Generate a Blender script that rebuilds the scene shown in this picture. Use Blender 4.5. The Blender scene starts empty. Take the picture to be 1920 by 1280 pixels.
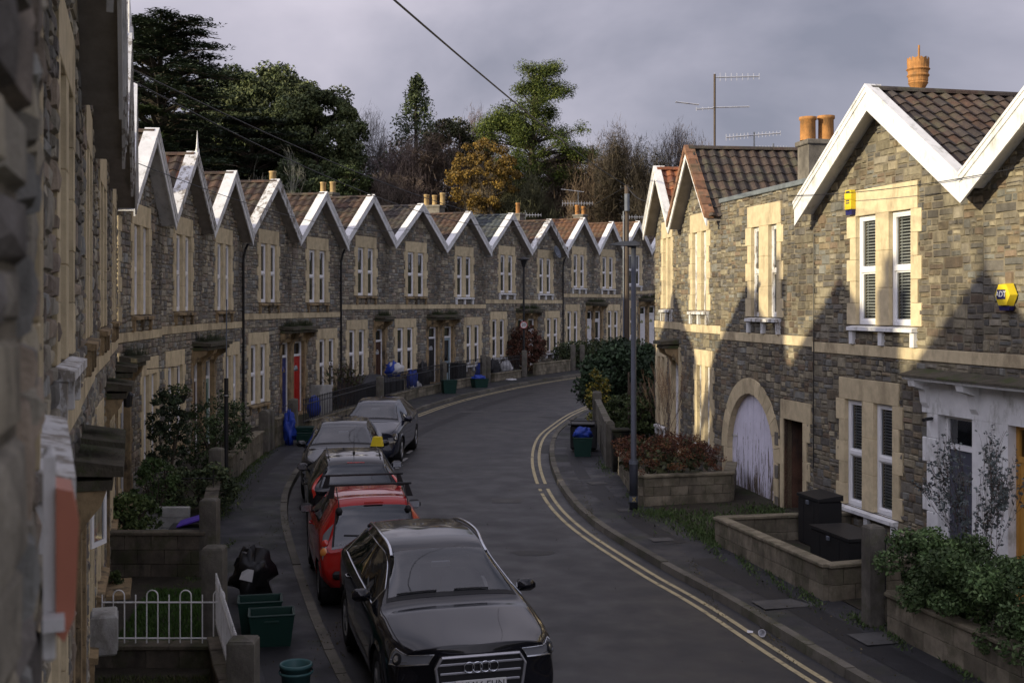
import bpy, math, random
from mathutils import Vector, Matrix, noise
R = math.radians
sc = bpy.context.scene
F = 2240.0; CX = 960.0; HZ = 570.0          # focal length in photo pixels, principal column, horizon row

# ------------------------------------------------------------------ camera
cam = bpy.data.cameras.new("camera"); camo = bpy.data.objects.new("camera", cam)
sc.collection.objects.link(camo); sc.camera = camo
camo.location = (0, 0, 0); camo.rotation_euler = (R(90), 0, 0)
cam.sensor_width = 36; cam.lens = 36 * F / 1920; cam.shift_y = -70 / 1920
cam.clip_start = 0.05; cam.clip_end = 6000
cam.dof.use_dof = True; cam.dof.focus_distance = 24; cam.dof.aperture_fstop = 4.5

# ------------------------------------------------------------------ world and sun
SUN_AZ = Vector((-0.90, -0.436)); SUN_EL = 14.5    # direction (on plan) towards the sun
w = bpy.data.worlds.new("World"); sc.world = w; w.use_nodes = True
nt = w.node_tree; nt.nodes.clear()
N = nt.nodes.new; L = nt.links.new
out = N('ShaderNodeOutputWorld'); bg = N('ShaderNodeBackground')
sky = N('ShaderNodeTexSky'); sky.sky_type = 'NISHITA'; sky.sun_disc = False
sky.sun_elevation = R(SUN_EL); sky.sun_rotation = math.atan2(SUN_AZ.x, SUN_AZ.y)
skm = N('ShaderNodeVectorMath'); skm.operation = 'SCALE'; skm.inputs['Scale'].default_value = 0.10
L(sky.outputs[0], skm.inputs[0])
tc = N('ShaderNodeTexCoord'); mp = N('ShaderNodeMapping'); mp.inputs['Scale'].default_value = (1.0, 1.0, 1.9)
mp.inputs['Location'].default_value = (0.3, 0.1, 0.25)
L(tc.outputs['Generated'], mp.inputs[0])
nz = N('ShaderNodeTexNoise'); nz.inputs['Scale'].default_value = 2.3; nz.inputs['Detail'].default_value = 6
nz.inputs['Roughness'].default_value = 0.5; nz.inputs['Distortion'].default_value = 0.25
L(mp.outputs[0], nz.inputs[0])
cr = N('ShaderNodeValToRGB')
e = cr.color_ramp.elements
e[0].position = 0.36; e[0].color = (0.128, 0.131, 0.168, 1)
e[1].position = 0.64; e[1].color = (0.318, 0.298, 0.345, 1)
m = cr.color_ramp.elements.new(0.5); m.color = (0.214, 0.208, 0.252, 1)
L(nz.outputs[0], cr.inputs[0])
mx = N('ShaderNodeMix'); mx.data_type = 'RGBA'; mx.inputs[0].default_value = 0.965
L(skm.outputs[0], mx.inputs[6]); L(cr.outputs[0], mx.inputs[7])
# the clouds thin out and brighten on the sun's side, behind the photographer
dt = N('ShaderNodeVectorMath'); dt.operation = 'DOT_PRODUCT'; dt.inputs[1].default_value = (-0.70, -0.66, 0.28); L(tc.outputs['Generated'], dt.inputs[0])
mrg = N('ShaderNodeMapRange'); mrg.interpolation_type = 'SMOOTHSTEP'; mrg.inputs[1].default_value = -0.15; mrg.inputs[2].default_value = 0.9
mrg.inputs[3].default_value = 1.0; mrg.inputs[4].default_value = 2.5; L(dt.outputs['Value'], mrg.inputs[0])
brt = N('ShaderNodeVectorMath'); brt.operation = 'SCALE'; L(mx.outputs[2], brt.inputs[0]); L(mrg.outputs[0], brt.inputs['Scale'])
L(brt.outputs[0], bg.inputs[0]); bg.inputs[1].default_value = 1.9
L(bg.outputs[0], out.inputs[0])

sl = bpy.data.lights.new("sun", 'SUN'); so = bpy.data.objects.new("sun", sl); sc.collection.objects.link(so)
sl.energy = 5.0; sl.angle = R(0.9); sl.color = (1.0, 0.865, 0.61)
sd = Vector((SUN_AZ.x * math.cos(R(SUN_EL)), SUN_AZ.y * math.cos(R(SUN_EL)), math.sin(R(SUN_EL))))
so.rotation_euler = sd.to_track_quat('Z', 'Y').to_euler(); so.location = (-40, -30, 30)
sc.view_settings.view_transform = 'Standard'; sc.view_settings.look = 'None'
sc.view_settings.gamma = 1; sc.view_settings.exposure = 0.14
sc.render.engine = 'CYCLES'

# ------------------------------------------------------------------ helpers
def ground(x, y):
    return -4.6 + 0.016 * y
def gp(px, py, dz=0.0):                    # photo pixel -> point on the sloping street plane
    a = (py - HZ) / F
    Y = (4.6 - dz) / (0.016 + a)
    return Vector(((px - CX) / F * Y, Y, -4.6 + 0.016 * Y + dz))
def PX(px, Y): return (px - CX) / F * Y
def PZ(py, Y): return -(py - HZ) / F * Y

class MB:
    """collects faces, then links them as ONE mesh object"""
    def __init__(s): s.v = []; s.f = []; s.mi = []; s.c = []; s.T = None; s.m = 0; s.col = (1, 1, 1)
    def add(s, vs, fs, m=None, col=None):
        b = len(s.v)
        if s.T is not None: vs = [s.T @ Vector(p) for p in vs]
        s.v.extend([tuple(p) for p in vs])
        m = s.m if m is None else m; col = s.col if col is None else col
        for f in fs:
            s.f.append([i + b for i in f]); s.mi.append(m); s.c.append(col)
    def quad(s, a, b, c, d, **k): s.add([a, b, c, d], [(0, 1, 2, 3)], **k)
    def poly(s, pts, **k): s.add(pts, [tuple(range(len(pts)))], **k)
    def box(s, x0, x1, y0, y1, z0, z1, bev=0.0, **k):
        if bev > 0:
            b = min(bev, (x1 - x0) * .45, (y1 - y0) * .45, (z1 - z0) * .45)
            vs = []
            for z, i in ((z0, b), (z0 + b, 0), (z1 - b, 0), (z1, b)):
                vs += [(x0 + i + (b if i == 0 else 0) * 0, y0 + i, z), (x1 - i, y0 + i, z), (x1 - i, y1 - i, z), (x0 + i, y1 - i, z)]
            fs = [(3, 2, 1, 0), (12, 13, 14, 15)]
            for l in range(3):
                for q in range(4):
                    a = l * 4 + q; c2 = l * 4 + (q + 1) % 4
                    fs.append((a, c2, c2 + 4, a + 4))
            s.add(vs, fs, **k); return
        s.add([(x0, y0, z0), (x1, y0, z0), (x1, y1, z0), (x0, y1, z0), (x0, y0, z1), (x1, y0, z1), (x1, y1, z1), (x0, y1, z1)],
              [(3, 2, 1, 0), (4, 5, 6, 7), (0, 1, 5, 4), (1, 2, 6, 5), (2, 3, 7, 6), (3, 0, 4, 7)], **k)
    def prism(s, poly, a, b, axis='y', **k):
        """poly: list of 2-D points; extruded between a and b along axis"""
        n = len(poly)
        def P(p, t):
            if axis == 'y': return (p[0], t, p[1])
            if axis == 'x': return (t, p[0], p[1])
            return (p[0], p[1], t)
        vs = [P(p, a) for p in poly] + [P(p, b) for p in poly]
        fs = [tuple(range(n)), tuple(range(2 * n - 1, n - 1, -1))]
        for i in range(n): fs.append((i, i + n, (i + 1) % n + n, (i + 1) % n))
        s.add(vs, fs, **k)
    def tube(s, pts, r, n=8, caps=True, **k):
        pts = [Vector(p) for p in pts]; rs = r if isinstance(r, (list, tuple)) else [r] * len(pts)
        vs = []; fs = []
        up = None
        for i, p in enumerate(pts):
            d = (pts[min(i + 1, len(pts) - 1)] - pts[max(i - 1, 0)])
            if d.length < 1e-9: d = Vector((0, 0, 1))
            d.normalize()
            if up is None:
                up = Vector((0, 0, 1)) if abs(d.z) < .9 else Vector((1, 0, 0))
            a = d.cross(up)
            if a.length < 1e-6: a = d.cross(Vector((1, 0.3, 0)))
            a.normalize(); b = a.cross(d).normalized(); up = b
            for q in range(n):
                t = 2 * math.pi * q / n
                vs.append(p + (a * math.cos(t) + b * math.sin(t)) * rs[i])
        for i in range(len(pts) - 1):
            for q in range(n):
                fs.append((i * n + q, i * n + (q + 1) % n, (i + 1) * n + (q + 1) % n, (i + 1) * n + q))
        if caps:
            fs.append(tuple(range(n - 1, -1, -1))); fs.append(tuple(range((len(pts) - 1) * n, len(pts) * n)))
        s.add(vs, fs, **k)
    def lathe(s, prof, c=(0, 0, 0), n=20, **k):
        vs = []; fs = []
        for r, z in prof:
            for q in range(n):
                t = 2 * math.pi * q / n; vs.append((c[0] + r * math.cos(t), c[1] + r * math.sin(t), c[2] + z))
        for i in range(len(prof) - 1):
            for q in range(n):
                fs.append((i * n + q, i * n + (q + 1) % n, (i + 1) * n + (q + 1) % n, (i + 1) * n + q))
        s.add(vs, fs, **k)
    def build(s, name, mats, parent=None, smooth=False, loc=None):
        me = bpy.data.meshes.new(name)
        me.from_pydata(s.v, [], s.f)
        if not isinstance(mats, (list, tuple)): mats = [mats]
        for q in mats: me.materials.append(q)
        me.polygons.foreach_set('material_index', s.mi)
        if smooth: me.polygons.foreach_set('use_smooth', [True] * len(s.f))
        if any(c != (1, 1, 1) for c in s.c):
            ca = me.color_attributes.new('Col', 'FLOAT_COLOR', 'CORNER')
            buf = []
            for f, c in zip(s.f, s.c): buf.extend((c[0], c[1], c[2], 1.0) * len(f))
            ca.data.foreach_set('color', buf)
        me.update()
        o = bpy.data.objects.new(name, me); sc.collection.objects.link(o)
        if parent is not None: o.parent = parent
        if loc is not None: o.location = loc
        return o

def tag(o, label=None, cat=None, group=None, kind=None):
    if label: o['label'] = label
    if cat: o['category'] = cat
    if group: o['group'] = group
    if kind: o['kind'] = kind
    return o
def thing(name, label, cat, loc=(0, 0, 0), rz=0.0, group=None):
    o = bpy.data.objects.new(name, None); sc.collection.objects.link(o)
    o.location = loc; o.rotation_euler = (0, 0, rz); o.empty_display_size = .2
    return tag(o, label, cat, group)
def children(o): return [c for c in o.children]
def dup(root, loc, rz=None, label=None, group=None):
    def cp(o, parent):
        c = o.copy(); sc.collection.objects.link(c); c.parent = parent
        for ch in list(o.children): cp(ch, c)
        return c
    r = cp(root, None); r.location = loc
    if rz is not None: r.rotation_euler = (0, 0, rz)
    if label: r['label'] = label
    if group: r['group'] = group
    return r

# ------------------------------------------------------------------ materials
def mat(name, base, rough=.8, var=.18, scale=6, bump=0.0, bscale=40, col=False, spec=.3, metal=0.0,
        stain=None, stain_amt=.5, stain_scale=1.5, stretch=(1, 1, 1), moss=None, moss_amt=.0, coat=0.0, lo=.48, hi=.62, mscale=2.2):
    m = bpy.data.materials.new(name); m.use_nodes = True
    t = m.node_tree; P = t.nodes['Principled BSDF']
    n = t.nodes.new; l = t.links.new
    P.inputs['Roughness'].default_value = rough; P.inputs['Metallic'].default_value = metal
    P.inputs['Specular IOR Level'].default_value = spec
    if coat: P.inputs['Coat Weight'].default_value = coat; P.inputs['Coat Roughness'].default_value = .04
    tcn = n('ShaderNodeTexCoord'); src = tcn.outputs['Object']
    cur = None
    rgb = n('ShaderNodeRGB'); rgb.outputs[0].default_value = (*base, 1); cur = rgb.outputs[0]
    def mul(a, b, fac=1.0, mode='MULTIPLY'):
        x = n('ShaderNodeMix'); x.data_type = 'RGBA'; x.blend_type = mode
        if isinstance(fac, float): x.inputs[0].default_value = fac
        else: l(fac, x.inputs[0])
        l(a, x.inputs[6])
        if isinstance(b, tuple): x.inputs[7].default_value = (*b, 1)
        else: l(b, x.inputs[7])
        return x.outputs[2]
    if col:
        at = n('ShaderNodeVertexColor'); at.layer_name = 'Col'; cur = mul(cur, at.outputs[0])
    if var > 0:
        nn = n('ShaderNodeTexNoise'); nn.inputs['Scale'].default_value = scale; nn.inputs['Detail'].default_value = 5
        nn.inputs['Roughness'].default_value = .65
        mpp = n('ShaderNodeMapping'); mpp.inputs['Scale'].default_value = stretch
        l(src, mpp.inputs[0]); l(mpp.outputs[0], nn.inputs[0])
        mr = n('ShaderNodeMapRange'); mr.inputs[1].default_value = .3; mr.inputs[2].default_value = .7
        mr.inputs[3].default_value = 1 - var; mr.inputs[4].default_value = 1 + var
        l(nn.outputs[0], mr.inputs[0])
        cm = n('ShaderNodeCombineColor'); 
        for q in range(3): l(mr.outputs[0], cm.inputs[q])
        cur = mul(cur, cm.outputs[0])
    if stain is not None:
        sn = n('ShaderNodeTexNoise'); sn.inputs['Scale'].default_value = stain_scale; sn.inputs['Detail'].default_value = 7
        sn.inputs['Roughness'].default_value = .7
        mp2 = n('ShaderNodeMapping'); mp2.inputs['Scale'].default_value = (1, 1, .45); mp2.inputs['Location'].default_value = (3, 7, 1)
        l(src, mp2.inputs[0]); l(mp2.outputs[0], sn.inputs[0])
        r2 = n('ShaderNodeMapRange'); r2.inputs[1].default_value = lo; r2.inputs[2].default_value = hi
        r2.inputs[4].default_value = stain_amt
        l(sn.outputs[0], r2.inputs[0]); cur = mul(cur, stain, r2.outputs[0], 'MIX')
    if moss is not None:
        sn = n('ShaderNodeTexNoise'); sn.inputs['Scale'].default_value = mscale; sn.inputs['Detail'].default_value = 8
        sn.inputs['Roughness'].default_value = .75
        mp2 = n('ShaderNodeMapping'); mp2.inputs['Location'].default_value = (13, 2, 9)
        l(src, mp2.inputs[0]); l(mp2.outputs[0], sn.inputs[0])
        r2 = n('ShaderNodeMapRange'); r2.inputs[1].default_value = .5; r2.inputs[2].default_value = .6
        r2.inputs[4].default_value = moss_amt
        l(sn.outputs[0], r2.inputs[0]); cur = mul(cur, moss, r2.outputs[0], 'MIX')
    l(cur, P.inputs['Base Color'])
    if bump > 0:
        bn = n('ShaderNodeTexNoise'); bn.inputs['Scale'].default_value = bscale; bn.inputs['Detail'].default_value = 6
        bn.inputs['Roughness'].default_value = .7
        l(src, bn.inputs[0]); bb = n('ShaderNodeBump'); bb.inputs['Strength'].default_value = 1.0
        bb.inputs['Distance'].default_value = bump
        l(bn.outputs[0], bb.inputs['Height']); l(bb.outputs[0], P.inputs['Normal'])
    return m

M = {}
M['stone'] = mat('rubble_stone', (1, 1, 1), .9, .28, 7, bump=.02, bscale=16, col=True, stain=(.055, .048, .04), stain_amt=.72, stain_scale=1.1, lo=.5, hi=.66)
M['mortar'] = mat('mortar', (.19, .165, .12), .95, .3, 5, bump=.01, stain=(.05, .045, .035), stain_amt=.8, stain_scale=.8)
M['lime'] = mat('bath_stone', (.57, .475, .30), .85, .16, 5, bump=.004, bscale=30, col=True, stain=(.16, .12, .075), stain_amt=.55, stain_scale=2.2, lo=.52, hi=.70)
M['lime_dark'] = mat('weathered_bath_stone', (.30, .22, .12), .9, .3, 5, bump=.008, bscale=25, stain=(.04, .035, .028), stain_amt=.9, stain_scale=2.5)
M['canopy'] = mat('mossy_canopy_stone', (.085, .075, .055), .95, .4, 6, bump=.02, bscale=22, moss=(.055, .075, .02), moss_amt=.7)
M['white'] = mat('white_painted_timber', (.74, .74, .73), .55, .12, 3, bump=.002, stain=(.24, .24, .19), stain_amt=.7, stain_scale=4, lo=.52, hi=.7)
M['whitep'] = mat('peeling_white_paint', (.66, .66, .65), .6, .12, 3, stain=(.20, .17, .13), stain_amt=.85, stain_scale=7, lo=.50, hi=.58)
M['upvc'] = mat('white_window_frame', (.80, .80, .80), .35, .04, 3)
M['soffit'] = mat('soffit_board', (.30, .27, .23), .8, .2, 5)
M['tile'] = mat('roof_tile', (1, 1, 1), .82, .3, 9, bump=.01, bscale=30, col=True, moss=(.10, .10, .065), moss_amt=.5)
M['lead'] = mat('lead_sheet', (.14, .16, .17), .55, .25, 5, bump=.004)
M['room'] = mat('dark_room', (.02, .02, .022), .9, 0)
M['blind'] = mat('blind_slat', (.78, .78, .74), .6, .03)
M['curtain'] = mat('curtain_cloth', (.42, .40, .36), .9, .15, 6)
M['terracotta'] = mat('terracotta_pot', (.40, .19, .06), .8, .25, 8, stain=(.12, .08, .04), stain_amt=.6, stain_scale=6)
M['buffpot'] = mat('buff_clay_pot', (.44, .31, .14), .8, .2, 8, stain=(.12, .09, .05), stain_amt=.5, stain_scale=6)
M['render'] = mat('grey_render', (.17, .155, .13), .9, .3, 4, bump=.01, stain=(.05, .045, .04), stain_amt=.6)
M['blackmetal'] = mat('black_painted_iron', (.012, .012, .013), .5, .1, spec=.4)
M['greymetal'] = mat('galvanised_steel', (.13, .145, .17), .5, .2, 4, metal=.3)
M['alu'] = mat('aerial_aluminium', (.55, .56, .58), .4, .1, metal=.7)
M['wood'] = mat('weathered_timber', (.09, .07, .052), .9, .3, 4, bump=.01, stretch=(6, 6, .6))
def flat(name, c, rough=.5, **k): return mat(name, c, rough, k.pop('var', .06), **k)
M['darkpipe'] = flat('black_drainpipe', (.015, .015, .016), .4)

def glass_mat(name, tint=(.02, .025, .03), transp=.55, rough=.03, f0=.03):
    m = bpy.data.materials.new(name); m.use_nodes = True
    t = m.node_tree; t.nodes.clear(); n = t.nodes.new; l = t.links.new
    o = n('ShaderNodeOutputMaterial'); tr = n('ShaderNodeBsdfTransparent'); tr.inputs[0].default_value = (.75, .78, .8, 1)
    df = n('ShaderNodeBsdfDiffuse'); df.inputs[0].default_value = (*tint, 1)
    gl = n('ShaderNodeBsdfGlossy'); gl.inputs['Roughness'].default_value = rough; gl.inputs[0].default_value = (.9, .92, .95, 1)
    m1 = n('ShaderNodeMixShader'); m1.inputs[0].default_value = 1 - transp
    l(tr.outputs[0], m1.inputs[1]); l(df.outputs[0], m1.inputs[2])
    fr = n('ShaderNodeFresnel'); fr.inputs[0].default_value = 1.55
    bn = n('ShaderNodeTexNoise'); bn.inputs['Scale'].default_value = 1.3
    tcn = n('ShaderNodeTexCoord'); l(tcn.outputs['Object'], bn.inputs[0])
    bb = n('ShaderNodeBump'); bb.inputs['Strength'].default_value = .25; bb.inputs['Distance'].default_value = .02
    l(bn.outputs[0], bb.inputs['Height']); l(bb.outputs[0], gl.inputs['Normal'])
    mr = n('ShaderNodeMapRange'); mr.inputs[3].default_value = f0; mr.inputs[4].default_value = 1.1; l(fr.outputs[0], mr.inputs[0])
    m2 = n('ShaderNodeMixShader'); l(mr.outputs[0], m2.inputs[0]); l(m1.outputs[0], m2.inputs[1]); l(gl.outputs[0], m2.inputs[2])
    l(m2.outputs[0], o.inputs[0]); return m
M['glass'] = glass_mat('window_glass', transp=.82, f0=.07)
M['carglass'] = glass_mat('car_glass', (.010, .013, .015), .6, f0=.06)
M['darkglass'] = glass_mat('tinted_car_glass', (.006, .007, .008), .08)

def jit(c, a=.15, rnd=random):
    k = 1 + rnd.uniform(-a, a); return (c[0] * k, c[1] * k, c[2] * k)
# ------------------------------------------------------------------ street layout
def catmull(pts, step=.5):
    P = [Vector(p) for p in pts]; P = [2 * P[0] - P[1]] + P + [2 * P[-1] - P[-2]]
    o = []
    for i in range(1, len(P) - 2):
        a, b, c, d = P[i - 1], P[i], P[i + 1], P[i + 2]
        n = max(2, int((c - b).length / step))
        for k in range(n):
            t = k / n
            o.append(.5 * ((2 * b) + (c - a) * t + (2 * a - 5 * b + 4 * c - d) * t * t + (3 * b - a - 3 * c + d) * t ** 3))
    o.append(P[-2]); return o
def resample(pl, n):
    s = [0]
    for a, b in zip(pl, pl[1:]): s.append(s[-1] + (b - a).length)
    o = []; j = 0
    for i in range(n):
        t = s[-1] * i / (n - 1)
        while j < len(s) - 2 and s[j + 1] < t: j += 1
        f = (t - s[j]) / max(1e-9, s[j + 1] - s[j]); o.append(pl[j].lerp(pl[j + 1], min(1, max(0, f))))
    return o
def offset(pl, d):
    o = []
    for i, p in enumerate(pl):
        t = (pl[min(i + 1, len(pl) - 1)] - pl[max(i - 1, 0)]).normalized()
        o.append(p + Vector((t.y, -t.x)) * d)     # +d = to the right of travel
    return o
KL = catmull([(3.6, -2), (1.5, 4), (.0, 8.6), (-1.88, 13.8), (-3.5, 19.7), (-4.54, 24.2), (-5.05, 27.9), (-5.2, 32), (-4.75, 37), (-3.74, 41.9), (-2.34, 47.6), (.2, 54.3), (3.2, 60), (7, 66), (12, 71), (22, 77), (40, 84)])
KR = catmull([(9, -2), (7.4, 3), (5.7, 8), (3.95, 13.8), (3.07, 17.2), (2.4, 19.4), (1.53, 22.9), (1.11, 26.3), (.97, 31), (1.19, 35.6), (1.75, 39.1), (2.7, 43.3), (4.6, 49), (7.2, 54.5), (11, 60), (17, 66), (27, 72), (44, 78)])
def strip(mb, A, B, zf, za=0, zb=0, **k):
    n = len(A); vs = []
    for a, b in zip(A, B): vs += [(a.x, a.y, zf(a.x, a.y) + za), (b.x, b.y, zf(b.x, b.y) + zb)]
    mb.add(vs, [(2 * i, 2 * i + 1, 2 * i + 3, 2 * i + 2) for i in range(n - 1)], **k)

M['asphalt'] = mat('asphalt', (.029, .029, .031), .6, .25, 45, bump=.004, bscale=160, spec=.4, stain=(.036, .035, .034), stain_amt=.5, stain_scale=.5, lo=.46, hi=.62)
def tune_asphalt(m, lo=.42, hi=.62):
    t = m.node_tree; P = t.nodes['Principled BSDF']; n = t.nodes.new
    nn = n('ShaderNodeTexNoise'); nn.inputs['Scale'].default_value = 1.6; nn.inputs['Detail'].default_value = 4
    tc2 = n('ShaderNodeTexCoord'); t.links.new(tc2.outputs['Object'], nn.inputs[0])
    mr = n('ShaderNodeMapRange'); mr.inputs[1].default_value = .35; mr.inputs[2].default_value = .65
    mr.inputs[3].default_value = lo; mr.inputs[4].default_value = hi
    t.links.new(nn.outputs[0], mr.inputs[0]); t.links.new(mr.outputs[0], P.inputs['Roughness'])
tune_asphalt(M['asphalt'])
M['pave'] = mat('pavement_tarmac', (.036, .036, .039), .7, .3, 1.3, bump=.008, bscale=70, stain=(.02, .02, .021), stain_amt=.6, stain_scale=.6, moss=(.035, .045, .018), moss_amt=.35, mscale=.9)
tune_asphalt(M['pave'], .45, .8)
M['kerb'] = mat('kerb_stone', (.115, .105, .085), .8, .3, 3, bump=.008, bscale=30, col=True, moss=(.05, .055, .022), moss_amt=.55, mscale=1.4)
M['yellow'] = mat('worn_yellow_paint', (.40, .34, .20), .7, .2, 9, stain=(.07, .065, .055), stain_amt=.85, stain_scale=5, lo=.56, hi=.66)
M['whiteline'] = mat('worn_white_paint', (.42, .42, .42), .7, .2, 9, stain=(.06, .06, .06), stain_amt=.8, stain_scale=6)
M['soil'] = mat('garden_soil', (.040, .034, .024), .95, .4, 2.5, bump=.03, bscale=14, moss=(.03, .045, .012), moss_amt=.6, mscale=.8)
M['grassbase'] = mat('hill_grass', (.045, .05, .022), .95, .4, .4, bump=.05, bscale=3)

# terrain: one sheet out to the horizon
def terrain_z(x, y):
    z = -4.6 + .016 * max(-60, min(y, 150)) - .06
    d = y - 86 + .10 * max(0, -x) - .04 * max(0, x)
    if d > 0: z += min(d, 120) * .15 - .0004 * min(d, 120) ** 2
    return z
mb = MB()
xs = [-3000, -1500, -700, -300] + list(range(-160, 161, 10)) + [300, 700, 1500, 3000]
ys = [-2000, -800, -300, -100, -40] + list(range(-10, 241, 8)) + [320, 500, 900, 1800, 4000]
mb.add([(x, y, terrain_z(x, y)) for y in ys for x in xs],
       [(j * len(xs) + i, j * len(xs) + i + 1, (j + 1) * len(xs) + i + 1, (j + 1) * len(xs) + i) for j in range(len(ys) - 1) for i in range(len(xs) - 1)])
tag(mb.build('ground', M['grassbase'], smooth=True), kind='structure')

n_ = 200
rl = resample(KL, n_); rr = resample(KR, n_)
mb = MB()
prev = rl
for k in range(8):
    t0, t1 = k / 8, (k + 1) / 8
    A = [a.lerp(b, t0) for a, b in zip(rl, rr)]; B = [a.lerp(b, t1) for a, b in zip(rl, rr)]
    strip(mb, B, A, ground, 0, 0)
tag(mb.build('road', M['asphalt'], smooth=True), kind='structure')

def kerb(pl, side, name):
    """kerb stones one by one along the line, joined in the strip (kerb is setting)"""
    s = resample(pl, int(len(pl) * .5 / .9)); rnd = random.Random(4)
    mb = MB()
    for a, b in zip(s, s[1:]):
        d = (b - a).normalized(); nrm = Vector((d.y, -d.x)) * side
        a2 = a + d * .006; b2 = b - d * .006
        c = jit((1, 1, 1), .25, rnd); hz = rnd.uniform(.10, .125)
        P = [a2, b2, b2 + nrm * .15, a2 + nrm * .15]
        lo = [(p.x, p.y, ground(p.x, p.y) - .1) for p in P]; hi = [(p.x, p.y, ground(p.x, p.y) + hz) for p in P]
        hi[0] = (a2.x + nrm.x * .02, a2.y + nrm.y * .02, hi[0][2]); hi[1] = (b2.x + nrm.x * .02, b2.y + nrm.y * .02, hi[1][2])
        mb.add(lo + hi, [(4, 5, 6, 7), (0, 1, 5, 4), (1, 2, 6, 5), (2, 3, 7, 6), (3, 0, 4, 7)], col=c)
    tag(mb.build(name, M['kerb']), kind='structure')
kerb(KL, -1, 'kerb'); kerb(KR, 1, 'kerb')
def band(pl, d0, d1, zf0, z0, z1, name, m, steps=4):
    mb = MB()
    for k in range(steps):
        a = offset(pl, d0 + (d1 - d0) * k / steps); b = offset(pl, d0 + (d1 - d0) * (k + 1) / steps)
        strip(mb, a, b, zf0, z0 + (z1 - z0) * k / steps, z0 + (z1 - z0) * (k + 1) / steps)
    return tag(mb.build(name, m, smooth=True), kind='structure')
rl2 = resample(KL, 260); rr2 = resample(KR, 260)
PWL = 1.32; PWR = 1.5
band(rl2, -.14, -PWL, ground, .098, .12, 'pavement', M['pave'])
band(rr2, .14, PWR, ground, .098, .12, 'pavement', M['pave'])
band(rl2, -PWL, -9, ground, .13, .16, 'garden_ground', M['soil'], 5)
band(rr2, PWR, 8, ground, .13, .16, 'garden_ground', M['soil'], 5)

# strip of newer tarmac down the middle of each pavement, slabs and covers
M['tarpatch'] = mat('dark_tarmac_patch', (.017, .017, .019), .6, .25, 3, bump=.005, bscale=80)
M['slab'] = mat('worn_paving_slab', (.075, .073, .07), .8, .3, 3, bump=.004, bscale=40)
mb = MB()
def pz(d, w_): return .098 + .022 * (d - .14) / (w_ - .14) + .0035
def sub(pl, y0, y1): return [p for p in pl if y0 <= p.y <= y1]
for y0, y1, a, b in ((13, 19.5, .55, 1.0), (20.2, 27, .6, 1.0), (27.4, 34, .5, .8)):
    q = sub(rr2, y0, y1); strip(mb, offset(q, a), offset(q, b), ground, pz(a, PWR), pz(b, PWR))
for y0, y1, a, b in ((9, 21, -.95, -.55), (24, 33, -1.0, -.7)):
    q = sub(rl2, y0, y1); strip(mb, offset(q, a), offset(q, b), ground, pz(-a, PWL), pz(-b, PWL))
tag(mb.build('tarmac_patch', M['tarpatch']), kind='structure')
mb = MB()
rnd = random.Random(2)
for (px, py, w_, d_) in ((1470, 1130, .8, .45), (1240, 1010, .4, .3), (1175, 955, .4, .3), (1660, 1195, .8, .5), (1120, 905, .4, .35)):
    p = gp(px, py, .12); dk = min((v - p.xy).length for v in rr2); mb.T = Matrix.Translation((p.x, p.y, ground(p.x, p.y) + pz(dk, PWR) + .003)) @ Matrix.Rotation(R(14), 4, 'Z')
    mb.poly([(-w_ / 2, -d_ / 2, .003 - .008 * d_ / 2), (w_ / 2, -d_ / 2, .003 - .008 * d_ / 2), (w_ / 2, d_ / 2, .003 + .008 * d_ / 2), (-w_ / 2, d_ / 2, .003 + .008 * d_ / 2)])
tag(mb.build('paving_slab', M['slab']), kind='structure')

# repaired trenches and a worn patch in the carriageway
M['roadpatch'] = mat('darker_road_repair', (.020, .020, .022), .55, .3, 30, bump=.004, bscale=150)
M['roadworn'] = mat('worn_pale_tarmac', (.042, .041, .040), .7, .35, 18, bump=.004, bscale=150)
mb = MB()
q = sub(rl2, 34, 52); strip(mb, offset(q, 1.6), offset(q, 2.0), ground, .0025, .0025)
tag(mb.build('road_repair', M['roadpatch']), kind='structure')
mb = MB()
for (x, y, w_, d_) in ((1.9, 41.5, 1.3, .5), (.2, 43.5, 1.0, .25), (.35, 20.5, .5, .2), (1.0, 33.5, .5, .9)):
    mb.T = Matrix.Translation((x, y, ground(x, y) + .0035)); mb.poly([(w_ * math.cos(a * .7) * (.8 + .2 * math.sin(a * 2.3)), d_ * math.sin(a * .7), .016 * d_ * math.sin(a * .7)) for a in range(9)])
tag(mb.build('road_wear', M['roadworn']), kind='structure')
# painted lines
def line(mb, pl, d, w_, z=.0, gaps=()):
    a = offset(pl, d); b = offset(pl, d + w_)
    seg = []; 
    def crown(p): return .012
    vs = []
    n = len(a)
    for i in range(n - 1):
        ym = (a[i].y + a[i + 1].y) / 2
        if any(g0 < ym < g1 for g0, g1 in gaps): continue
        q = [a[i], b[i], b[i + 1], a[i + 1]]
        mb.quad(*[(p.x, p.y, ground(p.x, p.y) + .005 + z) for p in q])
mb = MB(); fine = resample([p for p in KR if 2 < p.y < 52], 700)
line(mb, fine, -.30, .075, gaps=((27.0, 27.6),)); line(mb, fine, -.48, .075, gaps=((26.4, 26.7), (27.0, 27.6)))
tag(mb.build('double_yellow_line', M['yellow']), kind='structure')
mb = MB(); fine = resample([p for p in KL if 39.5 < p.y < 76], 500)
line(mb, fine, .26, .075); line(mb, fine, .44, .075)
tag(mb.build('double_yellow_line', M['yellow']), kind='structure')
mb = MB()
for px, py in ((776, 829), (768, 843), (758, 857), (749, 870)):
    p = gp(px, py, .06); d = Vector((.12, 1)).normalized(); nr = Vector((d.y, -d.x))
    q = [p.xy - nr * .05 - d * .3, p.xy + nr * .05 - d * .3, p.xy + nr * .05 + d * .3, p.xy - nr * .05 + d * .3]
    mb.quad(*[(v.x, v.y, ground(v.x, v.y) + .005) for v in q])
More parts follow.
